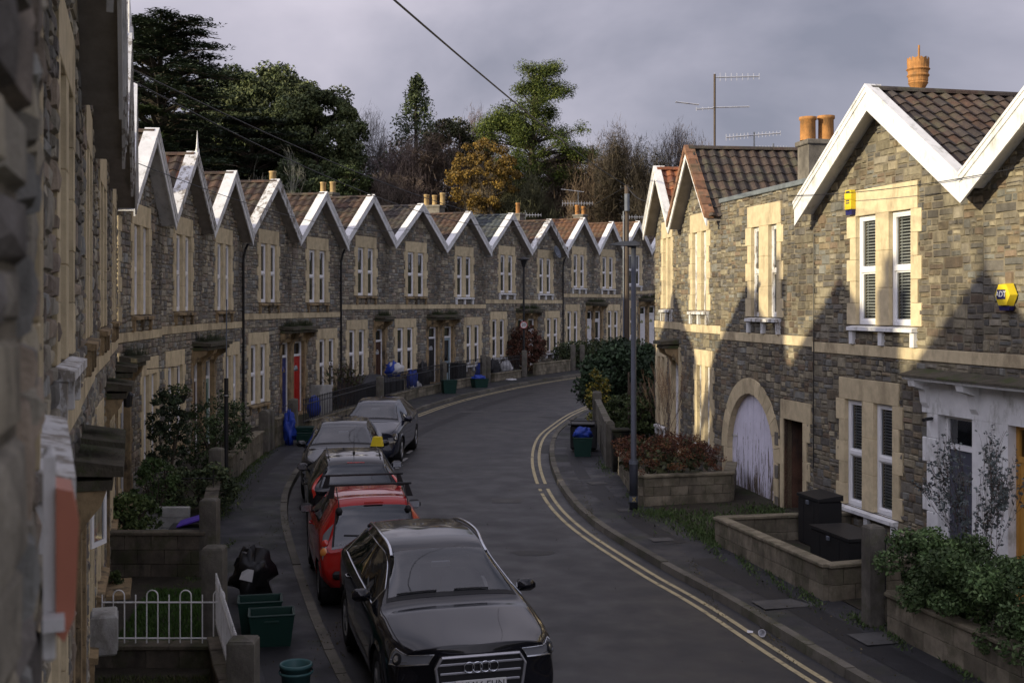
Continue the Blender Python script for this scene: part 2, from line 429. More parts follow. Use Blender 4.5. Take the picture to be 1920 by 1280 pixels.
tag(mb.build('parking_bay_line', M['whiteline']), kind='structure')
mb = MB()
for (px, py, w_, d_, a) in ((950, 938, .62, .55, 0), (888, 772, .9, .5, 10)):
    p = gp(px, py, .0); mb.T = Matrix.Translation((p.x, p.y, p.z + .006)) @ Matrix.Rotation(R(a), 4, 'Z')
    mb.poly([(-w_ / 2, -d_ / 2, -.008 * d_), (w_ / 2, -d_ / 2, -.008 * d_), (w_ / 2, d_ / 2, .008 * d_), (-w_ / 2, d_ / 2, .008 * d_)])
tag(mb.build('manhole_cover', M['slab']), kind='structure')
# ------------------------------------------------------------------ houses
STONES = [(.245, .225, .18), (.295, .27, .21), (.195, .19, .17), (.33, .30, .235), (.24, .20, .16), (.17, .155, .138), (.35, .31, .225), (.23, .23, .21), (.27, .22, .165)]
def split_rects(x0, x1, z0, z1, rnd, out, big):
    w_, h = x1 - x0, z1 - z0
    maxw = rnd.uniform(.20, .62) * big; maxh = rnd.uniform(.09, .27) * big
    if h > maxh and h > .15 * big and not (w_ > 2.6 * h):
        t = rnd.uniform(.36, .64); m_ = z0 + h * t
        split_rects(x0, x1, z0, m_, rnd, out, big); split_rects(x0, x1, m_, z1, rnd, out, big)
    elif w_ > maxw and w_ > .2 * big:
        t = rnd.uniform(.33, .67); m_ = x0 + w_ * t
        split_rects(x0, m_, z0, z1, rnd, out, big); split_rects(m_, x1, z0, z1, rnd, out, big)
    else: out.append((x0, x1, z0, z1))
def clip_half(poly, a, b, c):                 # keep a*x+b*z+c >= 0
    o = []
    for i in range(len(poly)):
        p, q = poly[i], poly[(i + 1) % len(poly)]
        dp = a * p[0] + b * p[1] + c; dq = a * q[0] + b * q[1] + c
        if dp >= 0: o.append(p)
        if (dp >= 0) != (dq >= 0):
            t = dp / (dp - dq); o.append((p[0] + (q[0] - p[0]) * t, p[1] + (q[1] - p[1]) * t))
    return o
def stones(mb, W, H, rnd, holes, gable=None, arch=None, depth=.03, big=1.0, x0=0.0, pal=STONES, z0=-.3, rough=.35):
    z = z0; rects = []
    while z < H:
        hb = rnd.uniform(.34, .5) * big
        split_rects(x0, W, z, z + hb, rnd, rects, big); z += hb
    for (a, b, c, d) in rects:
        cx, cz = (a + b) / 2, (c + d) / 2
        skip = False
        for (h0, h1, h2, h3) in holes:
            if a >= h1 or b <= h0 or c >= h3 or d <= h2: continue
            # trim to the side with most left
            opts = [(h0 - a, 'r'), (b - h1, 'l'), (h2 - c, 't'), (d - h3, 'b')]
            best = max(opts, key=lambda o: (o[0] / (b - a) if o[1] in 'rl' else o[0] / (d - c)))
            if best[0] < .035: skip = True; break
            if best[1] == 'r': b = h0
            elif best[1] == 'l': a = h1
            elif best[1] == 't': d = h2
            else: c = h3
        if skip: continue
        if arch:
            ax, az, ar = arch
            if az < cz and (cx - ax) ** 2 + (cz - az) ** 2 < (ar + .02) ** 2: continue
        g = .007
        j = lambda: rnd.uniform(-.007, .007)
        poly = [(a + g + j(), c + g + j()), (b - g + j(), c + g + j()), (b - g + j(), d - g + j()), (a + g + j(), d - g + j())]
        if gable:
            gx, gz, k = gable
            poly = clip_half(poly, k, -1, gz - k * gx); 
            if len(poly) < 3: continue
            poly = clip_half(poly, -k, -1, gz + k * gx)
            if len(poly) < 3: continue
        else:
            poly = clip_half(poly, 0, -1, H)
            if len(poly) < 3: continue
        n = len(poly)
        ccx = sum(p[0] for p in poly) / n; ccz = sum(p[1] for p in poly) / n
        dp = rnd.uniform(.25, 1) * depth; tx = rnd.uniform(-rough, rough) * depth * 3; tz = rnd.uniform(-rough, rough) * depth * 3
        base = rnd.choice(pal); col = jit(base, .30, rnd)
        back = [(p[0], .004, p[1]) for p in poly]
        mn = min(b - a, d - c); s = max(.6, 1 - .030 / max(mn, .05))
        fr = [(ccx + (p[0] - ccx) * s, -dp + (p[0] - ccx) * tx + (p[1] - ccz) * tz, ccz + (p[1] - ccz) * s) for p in poly]
        vs = back + fr
        fs = [tuple(range(n, 2 * n))] + [(i, (i + 1) % n, (i + 1) % n + n, i + n) for i in range(n)]
        if big > .9 and n == 4 and mn > .07:         # a raised, broken middle
            vs.append((ccx + rnd.uniform(-.3, .3) * (b - a) * .5, -dp - rnd.uniform(.0, .5) * depth, ccz + rnd.uniform(-.3, .3) * (d - c) * .5)); q = len(vs) - 1
            fs = [(n + i, n + (i + 1) % n, q) for i in range(n)] + fs[1:]
        mb.add(vs, fs, m=0, col=col)
def backing(mb, W, H, holes, m, x0=0.0, y=0.0, z0=-.4):
    xs = sorted(set([x0, W] + [h for q in holes for h in q[:2]])); zs = sorted(set([z0, H] + [h for q in holes for h in q[2:]]))
    for i in range(len(xs) - 1):
        for j in range(len(zs) - 1):
            cx, cz = (xs[i] + xs[i + 1]) / 2, (zs[j] + zs[j + 1]) / 2
            if any(q[0] < cx < q[1] and q[2] < cz < q[3] for q in holes): continue
            mb.quad((xs[i], y, zs[j]), (xs[i + 1], y, zs[j]), (xs[i + 1], y, zs[j + 1]), (xs[i], y, zs[j + 1]), m=m, col=(1.0, .999, 1))

LC = lambda rnd: jit((1, 1, 1), .10, rnd)
def ashlar(mb, x0, x1, z0, z1, rnd, y0=-.03, y1=.17, quoin=True, mull=None, lintel=.45, side=.2, split=True):
    """dressed stone surround: opening x0..x1, z0..z1"""
    mb.box(x0 - side, x1 + side, y0 - .002, y1, z1, z1 + lintel, bev=.006, col=LC(rnd))
    z = z0; n = 5; h = (z1 - z0) / n
    for sgn, xe in ((-1, x0), (1, x1)):
        for i in range(n):
            wq = side + (.11 if quoin and i % 2 == 0 else 0)
            a, b = (xe - wq, xe) if sgn < 0 else (xe, xe + wq)
            mb.box(a, b, y0, y1, z0 + i * h + .002, z0 + (i + 1) * h - .002, bev=.005, col=LC(rnd))
    if mull:
        for i in range(3):
            hh = (z1 - z0) / 3
            mb.box(mull[0], mull[1], y0, y1, z0 + i * hh + .001, z0 + (i + 1) * hh - .001, bev=.008, col=LC(rnd))
def sash(parent, x0, x1, z0, z1, kind, rnd, mframe, y=.045, rail=.5, fw=.06, name='window'):
    mb = MB(); zm = z0 + (z1 - z0) * rail
    mb.box(x0, x0 + fw, y, y + .07, z0, z1, bev=.006); mb.box(x1 - fw, x1, y, y + .07, z0, z1, bev=.006)
    mb.box(x0 + fw, x1 - fw, y, y + .07, z0, z0 + fw * 1.3, bev=.006); mb.box(x0 + fw, x1 - fw, y, y + .07, z1 - fw, z1, bev=.006)
    mb.box(x0 + fw, x1 - fw, y - .012, y + .06, zm - .04, zm + .04, bev=.006)
    i = fw + .004
    for (a, b, yy) in ((zm + .04, z1 - fw, y + .008), (z0 + fw * 1.3, zm - .04, y + .02)):
        s_ = .028
        mb.box(x0 + fw, x0 + fw + s_, yy, yy + .04, a, b); mb.box(x1 - fw - s_, x1 - fw, yy, yy + .04, a, b)
        mb.box(x0 + fw + s_, x1 - fw - s_, yy, yy + .04, a, a + s_); mb.box(x0 + fw + s_, x1 - fw - s_, yy, yy + .04, b - s_, b)
    fr = mb.build(name, mframe, parent)
    g = MB(); g.quad((x0 + fw, y + .035, z0 + fw), (x1 - fw, y + .035, z0 + fw), (x1 - fw, y + .035, z1 - fw), (x0 + fw, y + .035, z1 - fw))
    g.build('pane', M['glass'], fr)
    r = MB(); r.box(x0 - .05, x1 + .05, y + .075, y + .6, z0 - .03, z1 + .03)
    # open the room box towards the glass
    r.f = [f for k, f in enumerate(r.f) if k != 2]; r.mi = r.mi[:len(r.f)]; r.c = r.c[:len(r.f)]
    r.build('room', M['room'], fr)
    if kind == 'blind':
        b = MB(); z = z0 + .1
        while z < z1 - .08:
            b.quad((x0 + fw + .015, y + .075, z), (x1 - fw - .015, y + .075, z), (x1 - fw - .015, y + .105, z + .026), (x0 + fw + .015, y + .105, z + .026)); z += .052
        for q in (.25, .75):
            xx = x0 + (x1 - x0) * q; b.box(xx - .008, xx + .008, y + .07, y + .074, z0 + .1, z1 - .08)
        b.build('blind', M['blind'], fr)
    elif kind == 'curtain':
        b = MB(); 
        for (a, c) in ((x0 + .04, x0 + .04 + (x1 - x0) * rnd.uniform(.15, .3)), (x1 - .04 - (x1 - x0) * rnd.uniform(.1, .3), x1 - .04)):
            n = 10; vs = []
            for i in range(n + 1):
                xx = a + (c - a) * i / n; yy = y + .13 + .015 * math.sin(i * 2.1)
                vs += [(xx, yy, z0 + .05), (xx, yy, z1 - .05)]
            b.add(vs, [(2 * i, 2 * i + 2, 2 * i + 3, 2 * i + 1) for i in range(n)])
        b.build('curtain', M['curtain'], fr)
    elif kind == 'board':
        b = MB(); b.box(x0 + .05, x1 - .05, y + .01, y + .03, z0 + .05, z1 - .05); b.build('shutter_board', M['whitep'], fr)
    return fr

def roof_slope(mb, xe, ze, xr, zr, y0, y1, flare, rnd, pal, tw=.30, th=.33):
    """tiles between ridge (xr,zr) and eaves (xe,ze); y0 front, y1 back"""
    L_ = math.hypot(xe - xr, ze - zr); rows = max(3, int(L_ / th)); cols = int((y1 - y0) / tw)
    sgn = 1 if xe > xr else -1
    nrm = Vector((abs(ze - zr) * sgn, 0, abs(xe - xr))).normalized()
    prof = [(0, 0), (.18, .030), (.36, .045), (.54, .030), (.72, 0.004), (.86, -.004), (1.0, 0.0)]
    for r in range(rows):
        for cI in range(cols):
            base = jit(rnd.choice(pal), .16, rnd)
            vs = []
            for (t, lift) in ((r / rows, .0), ((r + 1.12) / rows, .030)):
                for (u, h) in prof:
                    yy = y0 + (cI + u) * (y1 - y0) / cols
                    fl = 1 + flare * (yy - y0) / (y1 - y0)
                    x = xr + (xe - xr) * t * fl; z = zr + (ze - zr) * t * fl
                    p = Vector((x, yy, z)) + nrm * (h + lift)
                    vs.append(p)
            n = len(prof)
            for (u, h) in prof:
                vs.append(vs[n + prof.index((u, h))] - nrm * .028)
            fs = []
            for i in range(n - 1):
                q = (i, i + 1, n + i + 1, n + i) if sgn < 0 else (i, n + i, n + i + 1, i + 1)
                fs.append(q)
                fs.append((n + i, n + i + 1, 2 * n + i + 1, 2 * n + i) if sgn < 0 else (n + i, 2 * n + i, 2 * n + i + 1, n + i + 1))
            mb.add(vs, fs, col=base)
T_BROWN = [(.052, .034, .026), (.066, .040, .029), (.042, .030, .025), (.08, .048, .033)]
T_DARK = [(.045, .036, .032), (.06, .045, .038), (.07, .05, .04), (.05, .042, .038)]
T_GREY = [(.055, .065, .07), (.07, .08, .08), (.05, .055, .06)]
T_RED = [(.22, .075, .035), (.27, .10, .045), (.19, .07, .04), (.16, .065, .04)]
T_ORANGE = [(.12, .062, .036), (.10, .052, .032), (.145, .075, .04)]
EAVE = 5.98; APEX = 7.72; BACK = 7.5
def gable_roof(root, W, rnd, pal=T_BROWN, flare=.15, barge='white', apex=APEX, eave=EAVE, oh=.33, finial=False, verge=None, dep=BACK, gx=None, bd=.27, ts_=(.30, .33)):
    gx = W / 2 if gx is None else gx
    k = (apex - eave) / (W / 2)
    zr = apex + .13; ze = zr - k * W / 2
    rf = MB()
    roof_slope(rf, -.02, zr - k * (gx + .02), gx, zr, -oh + .02, dep, flare, rnd, pal, *ts_)
    roof_slope(rf, W + .02, zr - k * (W - gx + .02), gx, zr, -oh + .02, dep, flare, rnd, pal, *ts_)
    n = int((dep + oh) / .42)
    for i in range(n):                                        # ridge tiles
        y0 = -oh + .02 + i * .42; c = jit(rnd.choice(pal), .2, rnd); pts = []
        for q in range(7):
            a = math.pi * q / 6; pts.append((gx + .13 * math.cos(a), zr - .02 + .095 * math.sin(a)))
        rf.prism(pts, y0, y0 + .425, 'y', col=c)
    ro = rf.build('roof', M['tile'], root)
    mbm = {'white': M['white'], 'peel': M['whitep']}[barge if barge in ('white', 'peel') else 'white']
    for sgn in (-1, 1):
        xe = 0 if sgn < 0 else W
        b = MB()
        zt = zr + .05; zb = zt - bd / math.cos(math.atan(k)); ue = zr - k * W / 2
        za, zc = zt - k * abs(xe - gx), zb - k * abs(xe - gx)
        yf = -oh - .035 + (.0015 if sgn < 0 else 0)
        pts = [(gx, zt), (xe, za), (xe, zc), (gx, zb)]
        if sgn > 0: pts = pts[::-1]
        b.prism(pts, yf, -oh, 'y')
        # moulding near the top and flat capping board
        pts2 = [(gx, zt), (xe, za), (xe, za - .09), (gx, zt - .09)]
        if sgn > 0: pts2 = pts2[::-1]
        b.prism(pts2, yf - .02, yf - .001, 'y')
        pts3 = [(gx, zt + .05), (xe, za + .05), (xe, za), (gx, zt)]
        if sgn > 0: pts3 = pts3[::-1]
        if verge != 'tile': b.prism(pts3, yf - .035, -oh + (.24 if sgn < 0 else .12), 'y')
        b.build('bargeboard', mbm, root)
        s = MB()
        pts4 = [(gx, zr - .10), (xe, ue - .10), (xe, ue - .125), (gx, zr - .125)]
        if sgn > 0: pts4 = pts4[::-1]
        s.prism(pts4, -oh + .001, .0, 'y'); s.build('soffit', M['soffit'] if verge != 'white' else M['white'], root)
        if verge == 'tile':
            v = MB(); nn = 9
            for i in range(nn):
                t0, t1 = i / nn, (i + 1.08) / nn
                xa, xb = gx + (xe - gx) * t0, gx + (xe - gx) * t1
                za_, zb_ = zt + .03 - k * abs(xa - gx), zt + .03 - k * abs(xb - gx)
                q = [(xa, za_ + .0), (xb, zb_ + .03), (xb, zb_ - .13), (xa, za_ - .16)]
                if sgn > 0: q = q[::-1]
                v.prism(q, -oh - .075, -oh + .16, 'y', col=jit((.21, .11, .065), .2, rnd))
            v.build('verge_tiles', M['tile'], root)
    if finial:
        f = MB(); f.tube([(gx, -oh - .03, zr - .02), (gx, -oh - .03, zr + .14), (gx, -oh - .03, zr + .17), (gx, -oh - .03, zr + .62)], [.06, .05, .035, .004], 8); f.build('finial', mbm, root)
    return ro, zr, k

def house(label, A, B, base, o, pair=None):
    """A,B: plan points, left and right end seen from the street; o: dict of options"""
    A = Vector(A); B = Vector(B); W = (B - A).length; u = (B - A).normalized()
    rnd = random.Random(o.get('seed', int(abs(A.x * 977 + A.y * 131)) + 3))
    root = thing('terraced_house', label, 'house', (A.x, A.y, base), math.atan2(u.y, u.x), o.get('group', 'terraced houses along the street'))
    flip = o.get('flip', False)                     # False: window left, door right
    fx = (lambda a: W - a) if flip else (lambda a: a)
    near = o.get('near', False)
    gab = o.get('gable', True)
    big = o.get('big', 1.0)
    apex = o.get('apex', APEX); eave = o.get('eave', EAVE)
    H = apex if gab else eave
    holes = []; outer = []
    uc = W * o.get('uc', .5); uw = o.get('uw', .60); um = o.get('um', .30); us = o.get('us', .21)
    uz = (3.93, 5.83)
    lc = fx(W * o.get('lc', .30)); lw = o.get('lw', .58); lz = (.72, 2.60)
    wm = o.get('frame', M['upvc']); kind = o.get('kind', 'plain')
    def pair_win(c, z0, z1, wd, mu, sd, lint, kd, nm):
        x0, x1 = c - mu / 2 - wd, c + mu / 2 + wd
        holes.append((x0, x1, z0, z1)); outer.append((x0 - sd, x1 + sd, z0 - .02, z1 + lint))
        lime = MB(); ashlar(lime, x0, x1, z0, z1, rnd, mull=(c - mu / 2, c + mu / 2), lintel=lint, side=sd)
        for (a, b) in ((x0, c - mu / 2), (c + mu / 2, x1)):
            sash(root, a + .008, b - .008, z0 + .005, z1 - .005, kd, rnd, wm, name='window')
        lime.build('window_surround', M['lime'], root)
    if o.get('upper', True): pair_win(uc, *uz, uw, um, us, .45, kind, 'window')
    if o.get('lower', True): pair_win(lc, *lz, lw, um * .9, us, .38, o.get('lkind', kind), 'window')
    dc = fx(W * o.get('dc', .83)); dw = .44; dz = (.12, 2.58)
    if o.get('door', True):
        x0, x1 = dc - dw, dc + dw
        holes.append((x0, x1, *dz)); outer.append((x0 - .16, x1 + .16, *dz))
        if not o.get('portal'):
            ds = MB(); ashlar(ds, x0, x1, dz[0], dz[1], rnd, lintel=.36, side=.16)
            ds.build('door_surround', M['lime'] if o.get('cleandoor') else M['lime_dark'], root)
            outer.append((x0 - .16, x1 + .16, dz[1], dz[1] + .36))
        fd = MB(); fd.box(x0, x0 + .07, .10, .17, dz[0], dz[1]); fd.box(x1 - .07, x1, .10, .17, dz[0], dz[1]); fd.box(x0 + .07, x1 - .07, .10, .17, dz[1] - .06, dz[1]); fd.box(x0 + .07, x1 - .07, .09, .17, 2.06, 2.14)
        fo = fd.build('door_frame', o.get('dframe', M['upvc']), root)
        gl = MB(); gl.quad((x0 + .07, .14, 2.14), (x1 - .07, .14, 2.14), (x1 - .07, .14, dz[1] - .06), (x0 + .07, .14, dz[1] - .06)); gl.build('fanlight', M['glass'], fo)
        rm = MB(); rm.box(x0, x1, .2, .6, dz[0], dz[1]); rm.build('room', M['room'], fo)
        dm = o.get('doorc', M['darkpipe']); d = MB(); a, b = x0 + .07, x1 - .07
        if o.get('glassdoor'):
            d.box(a, a + .1, .115, .16, .14, 2.06, bev=.005); d.box(b - .1, b, .115, .16, .14, 2.06, bev=.005)
            d.box(a + .1, b - .1, .115, .16, .14, .45, bev=.005); d.box(a + .1, b - .1, .115, .16, 1.94, 2.06, bev=.005); d.box(a + .1, b - .1, .12, .155, .9, 1.0, bev=.005)
            do = d.build('door', dm, root); g2 = MB(); g2.quad((a + .1, .14, .45), (b - .1, .14, .45), (b - .1, .14, 1.94), (a + .1, .14, 1.94)); g2.build('pane', M['glass'], do)
        else:
            d.box(a, b, .125, .16, .14, 2.06)
            for (za, zb_) in ((.26, .95), (1.08, 1.85)):
                for (xa, xb) in ((a + .09, dc - .04), (dc + .04, b - .09)): d.box(xa, xb, .112, .13, za, zb_, bev=.01)
            do = d.build('door', dm, root)
            g2 = MB(); pts = [(dc + .2 * math.cos(math.pi * q / 8), 1.55 + .2 * math.sin(math.pi * q / 8)) for q in range(9)]
            g2.prism(pts[::-1], .105, .111, 'y'); g2.build('door_light', M['glass'], do)
        hd = MB(); hx = a + .06 if not flip else b - .06; hd.tube([(hx, .10, 1.02), (hx, .08, 1.04), (hx, .08, 1.14), (hx, .10, 1.16)], .011); hd.lathe([(0, 0), (.02, .0), (.02, .02), (0, .02)], (hx, .1, .95)); hd.build('handle', M['alu'], do)
        st = MB(); st.box(x0 - .1, x1 + .1, -.35, .12, -.1, dz[0], bev=.015); st.build('doorstep', M['lime_dark'], root)
    if o.get('canopy', True) and o.get('door', True) and not o.get('portal'):
        e0, e1 = o.get('cspan', (.62, .62))
        c0, c1 = (dc - e0, dc + e1)
        c0 = max(c0, .0 if not (o.get('cspan')) else c0); c1 = min(c1, W)
        pj = o.get('cproj', .50)
        cn = MB(); cn.prism([(-pj, 3.0), (.0, 3.02), (.0, 3.14), (-pj, 3.08)], c0, c1, 'x')
        cn.box(c0 + .03, c1 - .03, -pj + .08, -.002, 2.90, 2.977)
        co = cn.build('canopy', M['canopy'], root)
        for cx_ in (c0 + .12, c1 - .12):
            br = MB(); br.prism([(-.01, 2.45), (-.01, 2.895), (-pj + .12, 2.895), (-pj + .16, 2.78), (-.12, 2.66)], cx_ - .07, cx_ + .07, 'x'); br.build('bracket', M['lime_dark'], root)
        if o.get('lichen', True):
            pl = MB()
            for _ in range(240):
                x = rnd.gauss((c0 + c1) / 2, (c1 - c0) * .18); x = max(c0 + .02, min(c1 - .02, x)); y = rnd.uniform(-.42, -.02); h = rnd.uniform(.05, .30) * math.exp(-((x - (c0 + c1) / 2) / (c1 - c0) * 3) ** 2) + .03
                dx, dy = rnd.uniform(-.07, .07), rnd.uniform(-.07, .07)
                pl.add([(x - .012, y, 3.13), (x + .012, y, 3.13), (x + dx, y + dy, 3.13 + h)], [(0, 1, 2)])
            tag(pl.build('moss', M['weed'], root), kind='stuff')
    # sills with corbels
    sm = o.get('sill', M['lime_dark'])
    if o.get('upper', True):
        x0, x1 = uc - um / 2 - uw - .17, uc + um / 2 + uw + .17
        s = MB(); s.prism([(-.12, 3.83), (.14, 3.83), (.14, 3.93), (.10, 3.93), (-.12, 3.89)], x0, x1, 'x')
        for cx_ in (x0 + .07, uc, x1 - .07): s.box(cx_ - .06, cx_ + .06, -.075, -.002, 3.585, 3.827, bev=.008)
        s.build('window_sill', sm, root)
    if o.get('lower', True):
        x0, x1 = lc - um * .45 - lw - .15, lc + um * .45 + lw + .15
        s = MB(); s.prism([(-.11, .62), (.14, .62), (.14, .72), (.10, .72), (-.11, .68)], x0, x1, 'x')
        for cx_ in (x0 + .07, lc, x1 - .07): s.box(cx_ - .06, cx_ + .06, -.075, -.002, .42, .617, bev=.008)
        s.build('window_sill', sm, root)
    sc_ = MB(); x = 0
    while x < W - .01:
        x2 = min(W, x + rnd.uniform(.7, 1.1)); x2 = W if W - x2 < .3 else x2
        sc_.box(x + .002, x2 - .002, -.028, .01, 3.39, 3.58, bev=.006, col=LC(rnd)); x = x2
    sc_.build('string_course', M['lime'], root)
    if o.get('quoins'):
        k = 0; z = -.1
        while z < eave - .3:
            w_ = .34 if k % 2 else .20; h_ = .30; 
            if not (3.09 < z < 3.6): qn = MB(); qn.box(.002, w_, -.036, .01, z + .003, z + h_ - .003, bev=.006, col=LC(rnd)); qn.build('quoin', M['lime'], root)
            z += h_; k += 1
    extra_holes = o.get('holes', []); extra_outer = o.get('outer', [])
    holes += extra_holes; outer += extra_outer
    wl = MB()
    g = (W / 2, apex - .02, (apex - eave) / (W / 2)) if gab else None
    stones(wl, W, H, rnd, outer + [(0, W, 3.385, 3.585)], g, o.get('arch'), depth=o.get('depth', .032), big=big, pal=o.get('pal', STONES), rough=o.get('srough', .35))
    backing(wl, W, eave if gab else eave, holes, 1)
    if gab: wl.add([(0, 0, eave), (W, 0, eave), (W / 2, 0, apex)], [(0, 1, 2)], m=1, col=(1, .999, 1))
    # side, back walls (seen from other viewpoints only over the roofs)
    dep = o.get('dep', BACK)
    fl = o.get('flare', .15)
    wl.build('wall', [M['stone'], M['mortar']], root); wl = MB()
    wl.quad((0, 0, -.4), (0, 0, eave - .06), (-fl * W * .4, dep - .3, eave - .6), (-fl * W * .4, dep - .3, -.4), m=1, col=(1, .999, 1)) if o.get('sidewall') else None
    wl.quad((W, dep - .3, -.4), (0, dep - .3, -.4), (0, dep - .3, eave - .1), (W, dep - .3, eave - .1), m=1, col=(1, .999, 1))
    if gab: wl.add([(W, dep - .3, eave - .1), (0, dep - .3, eave - .1), (W / 2, dep - .3, apex - .05)], [(0, 1, 2)], m=1, col=(1, .999, 1))
    wl.build('back_wall', [M['stone'], M['mortar']], root)
    if gab:
        gable_roof(root, W, rnd, pal=o.get('tiles', T_BROWN), flare=fl, barge=o.get('barge', 'white'), apex=apex, eave=eave, finial=o.get('finial', False), verge=o.get('verge'), dep=dep, bd=o.get('bd', .22), oh=o.get('oh', .33), ts_=o.get('ts', (.30, .33)))
    if o.get('pipe') is not None:
        pp = MB(); xp = o['pipe'] * W; pp.tube([(xp, -.06, .0), (xp, -.06, 5.5), (xp + .03, -.12, 5.8), (xp, -.2, 5.95)], .038, 10)
        for z in (1.2, 2.8, 4.6): pp.box(xp - .055, xp + .055, -.1, -.002, z, z + .04)
        pp.build('drainpipe', M['darkpipe'], root)
    for (cx_, cy_, pots, stack) in o.get('chimneys', []):
        kz = (apex - eave) / (W / 2); zb_ = apex - .4 - kz * abs(cx_ * W - W / 2)
        ch = MB(); hw = .26 + .16 * (len(pots) - 1) * .5
        ztop = stack
        ch.box(cx_ * W - .3, cx_ * W + .3, cy_ - hw, cy_ + hw, zb_ - .3, ztop - .12, bev=.01); ch.box(cx_ * W - .35, cx_ * W + .35, cy_ - hw - .05, cy_ + hw + .05, ztop - .12, ztop, bev=.02)
        cho = ch.build('chimney', M['render'], root)
        for i, (h, r_, mt, crown) in enumerate(pots):
            yy = cy_ + (i - (len(pots) - 1) / 2) * .45; p = MB()
            if crown:
                prof = [(r_ * .70, 0), (r_ * .70, h * .25), (r_ * .95, h * .35), (r_ * 1.02, h * .37), (r_ * .95, h * .40), (r_, h * .42), (r_, h * .5), (r_ * 1.15, h * .55), (r_ * 1.02, h * .6), (r_ * 1.05, h * .66), (r_ * 1.22, h * .70), (r_ * 1.08, h * .74), (r_ * 1.12, h * .86)]
                p.lathe(prof, (cx_ * W, yy, ztop), 24)
                for q in range(8):
                    t0 = 2 * math.pi * q / 8; t1 = t0 + 2 * math.pi / 8; tm = (t0 + t1) / 2; rr_ = r_ * 1.12
                    def pt(t, z, s_=1): return (cx_ * W + rr_ * s_ * math.cos(t), yy + rr_ * s_ * math.sin(t), ztop + z)
                    p.add([pt(t0, h * .86), pt(tm, h * .86), pt(t1, h * .86), pt(t1, h * .95), pt(tm + .1, h * .99), pt(tm, h * .90), pt(tm - .1, h * .99), pt(t0, h * .95)][:8], [(0, 1, 5, 6, 7), (1, 2, 3, 4, 5)])
                p.tube([(cx_ * W + .02, yy, ztop + h * .5), (cx_ * W + .03, yy, ztop + h * 1.28)], .02)
            else:
                p.lathe([(r_, 0), (r_ * .97, h * .85), (r_ * 1.12, h * .88), (r_ * 1.12, h), (r_ * .85, h), (r_ * .8, h * .3)], (cx_ * W, yy, ztop), 18)
            p.build('chimney_pot', mt, cho, smooth=not crown)
    return root, W

def aerial(P, h, booms, label, rz=0, group=None, mastr=.0199, m=None):
    """TV aerial on a mast. booms: (z, x0, x1, n, half, vertical, tilt)"""
    root = thing('television_aerial', label, 'aerial', P, rz, group)
    m = m or M['alu']
    a = MB(); a.tube([(0, 0, -.3), (0, 0, h)], mastr); a.build('mast', M['greymetal'] if mastr < .02 else M['wood'], root)
    for (z, x0, x1, n, hl, vert, tilt) in booms:
        b = MB(); zt = lambda x: z + tilt * x
        b.tube([(x0, 0, zt(x0)), (x1, 0, zt(x1))], .02, 6)
        for i in range(n):
            x = x0 + (x1 - x0) * i / max(1, n - 1); q = hl * (1 - .35 * i / max(1, n))
            if vert: b.tube([(x, 0, zt(x) - q), (x, 0, zt(x) + q)], .011, 5)
            else: b.tube([(x, -q, zt(x)), (x, q, zt(x))], .011, 5)
        b.build('antenna', m, root)
    return root
M['weed'] = mat('weeds_and_moss', (.035, .045, .015), .9, .3, 20)
M['door_blue'] = flat('royal_blue_door', (.02, .03, .14), .35)
M['door_red'] = flat('bright_red_door', (.42, .02, .015), .35)
M['door_brown'] = flat('dark_brown_door', (.055, .022, .012), .45)
M['door_pale'] = flat('pale_blue_door', (.22, .30, .34), .4)
M['door_green'] = flat('pale_green_door', (.22, .32, .27), .4)
M['door_white'] = flat('white_door', (.7, .7, .7), .4)
M['door_grey'] = flat('slate_grey_door', (.075, .08, .105), .4)
M['door_ochre'] = mat('varnished_golden_wood', (.46, .24, .05), .4, .15, 5, stretch=(5, 5, .7))
M['door_violet'] = mat('peeling_lilac_planks', (.68, .66, .76), .65, .1, 3)
M['cream_frame'] = mat('cream_painted_frame', (.62, .56, .40), .5, .1, 3)
PB = (.46, .33, .14)
BND = [(.24, -1.9), (-.83, 2.0), (-2.42, 6.1), (-3.67, 10.1), (-4.95, 14.1), (-6.12, 18.1), (-7.35, 22.2), (-8.2, 27.9), (-8.33, 32.1), (-8.27, 36.6), (-7.6, 41.2), (-6.52, 45.4), (-5.12, 49.6), (-3.22, 53.9), (-1.29, 58.2), (.74, 62.5), (2.83, 66.6), (4.83, 70.3), (6.68, 73.4), (8.65, 76.3), (10.8, 79.2)]
bp = M['buffpot']
CH = lambda pots, st, x=1.0: [(x, 2.8, pots, st)]
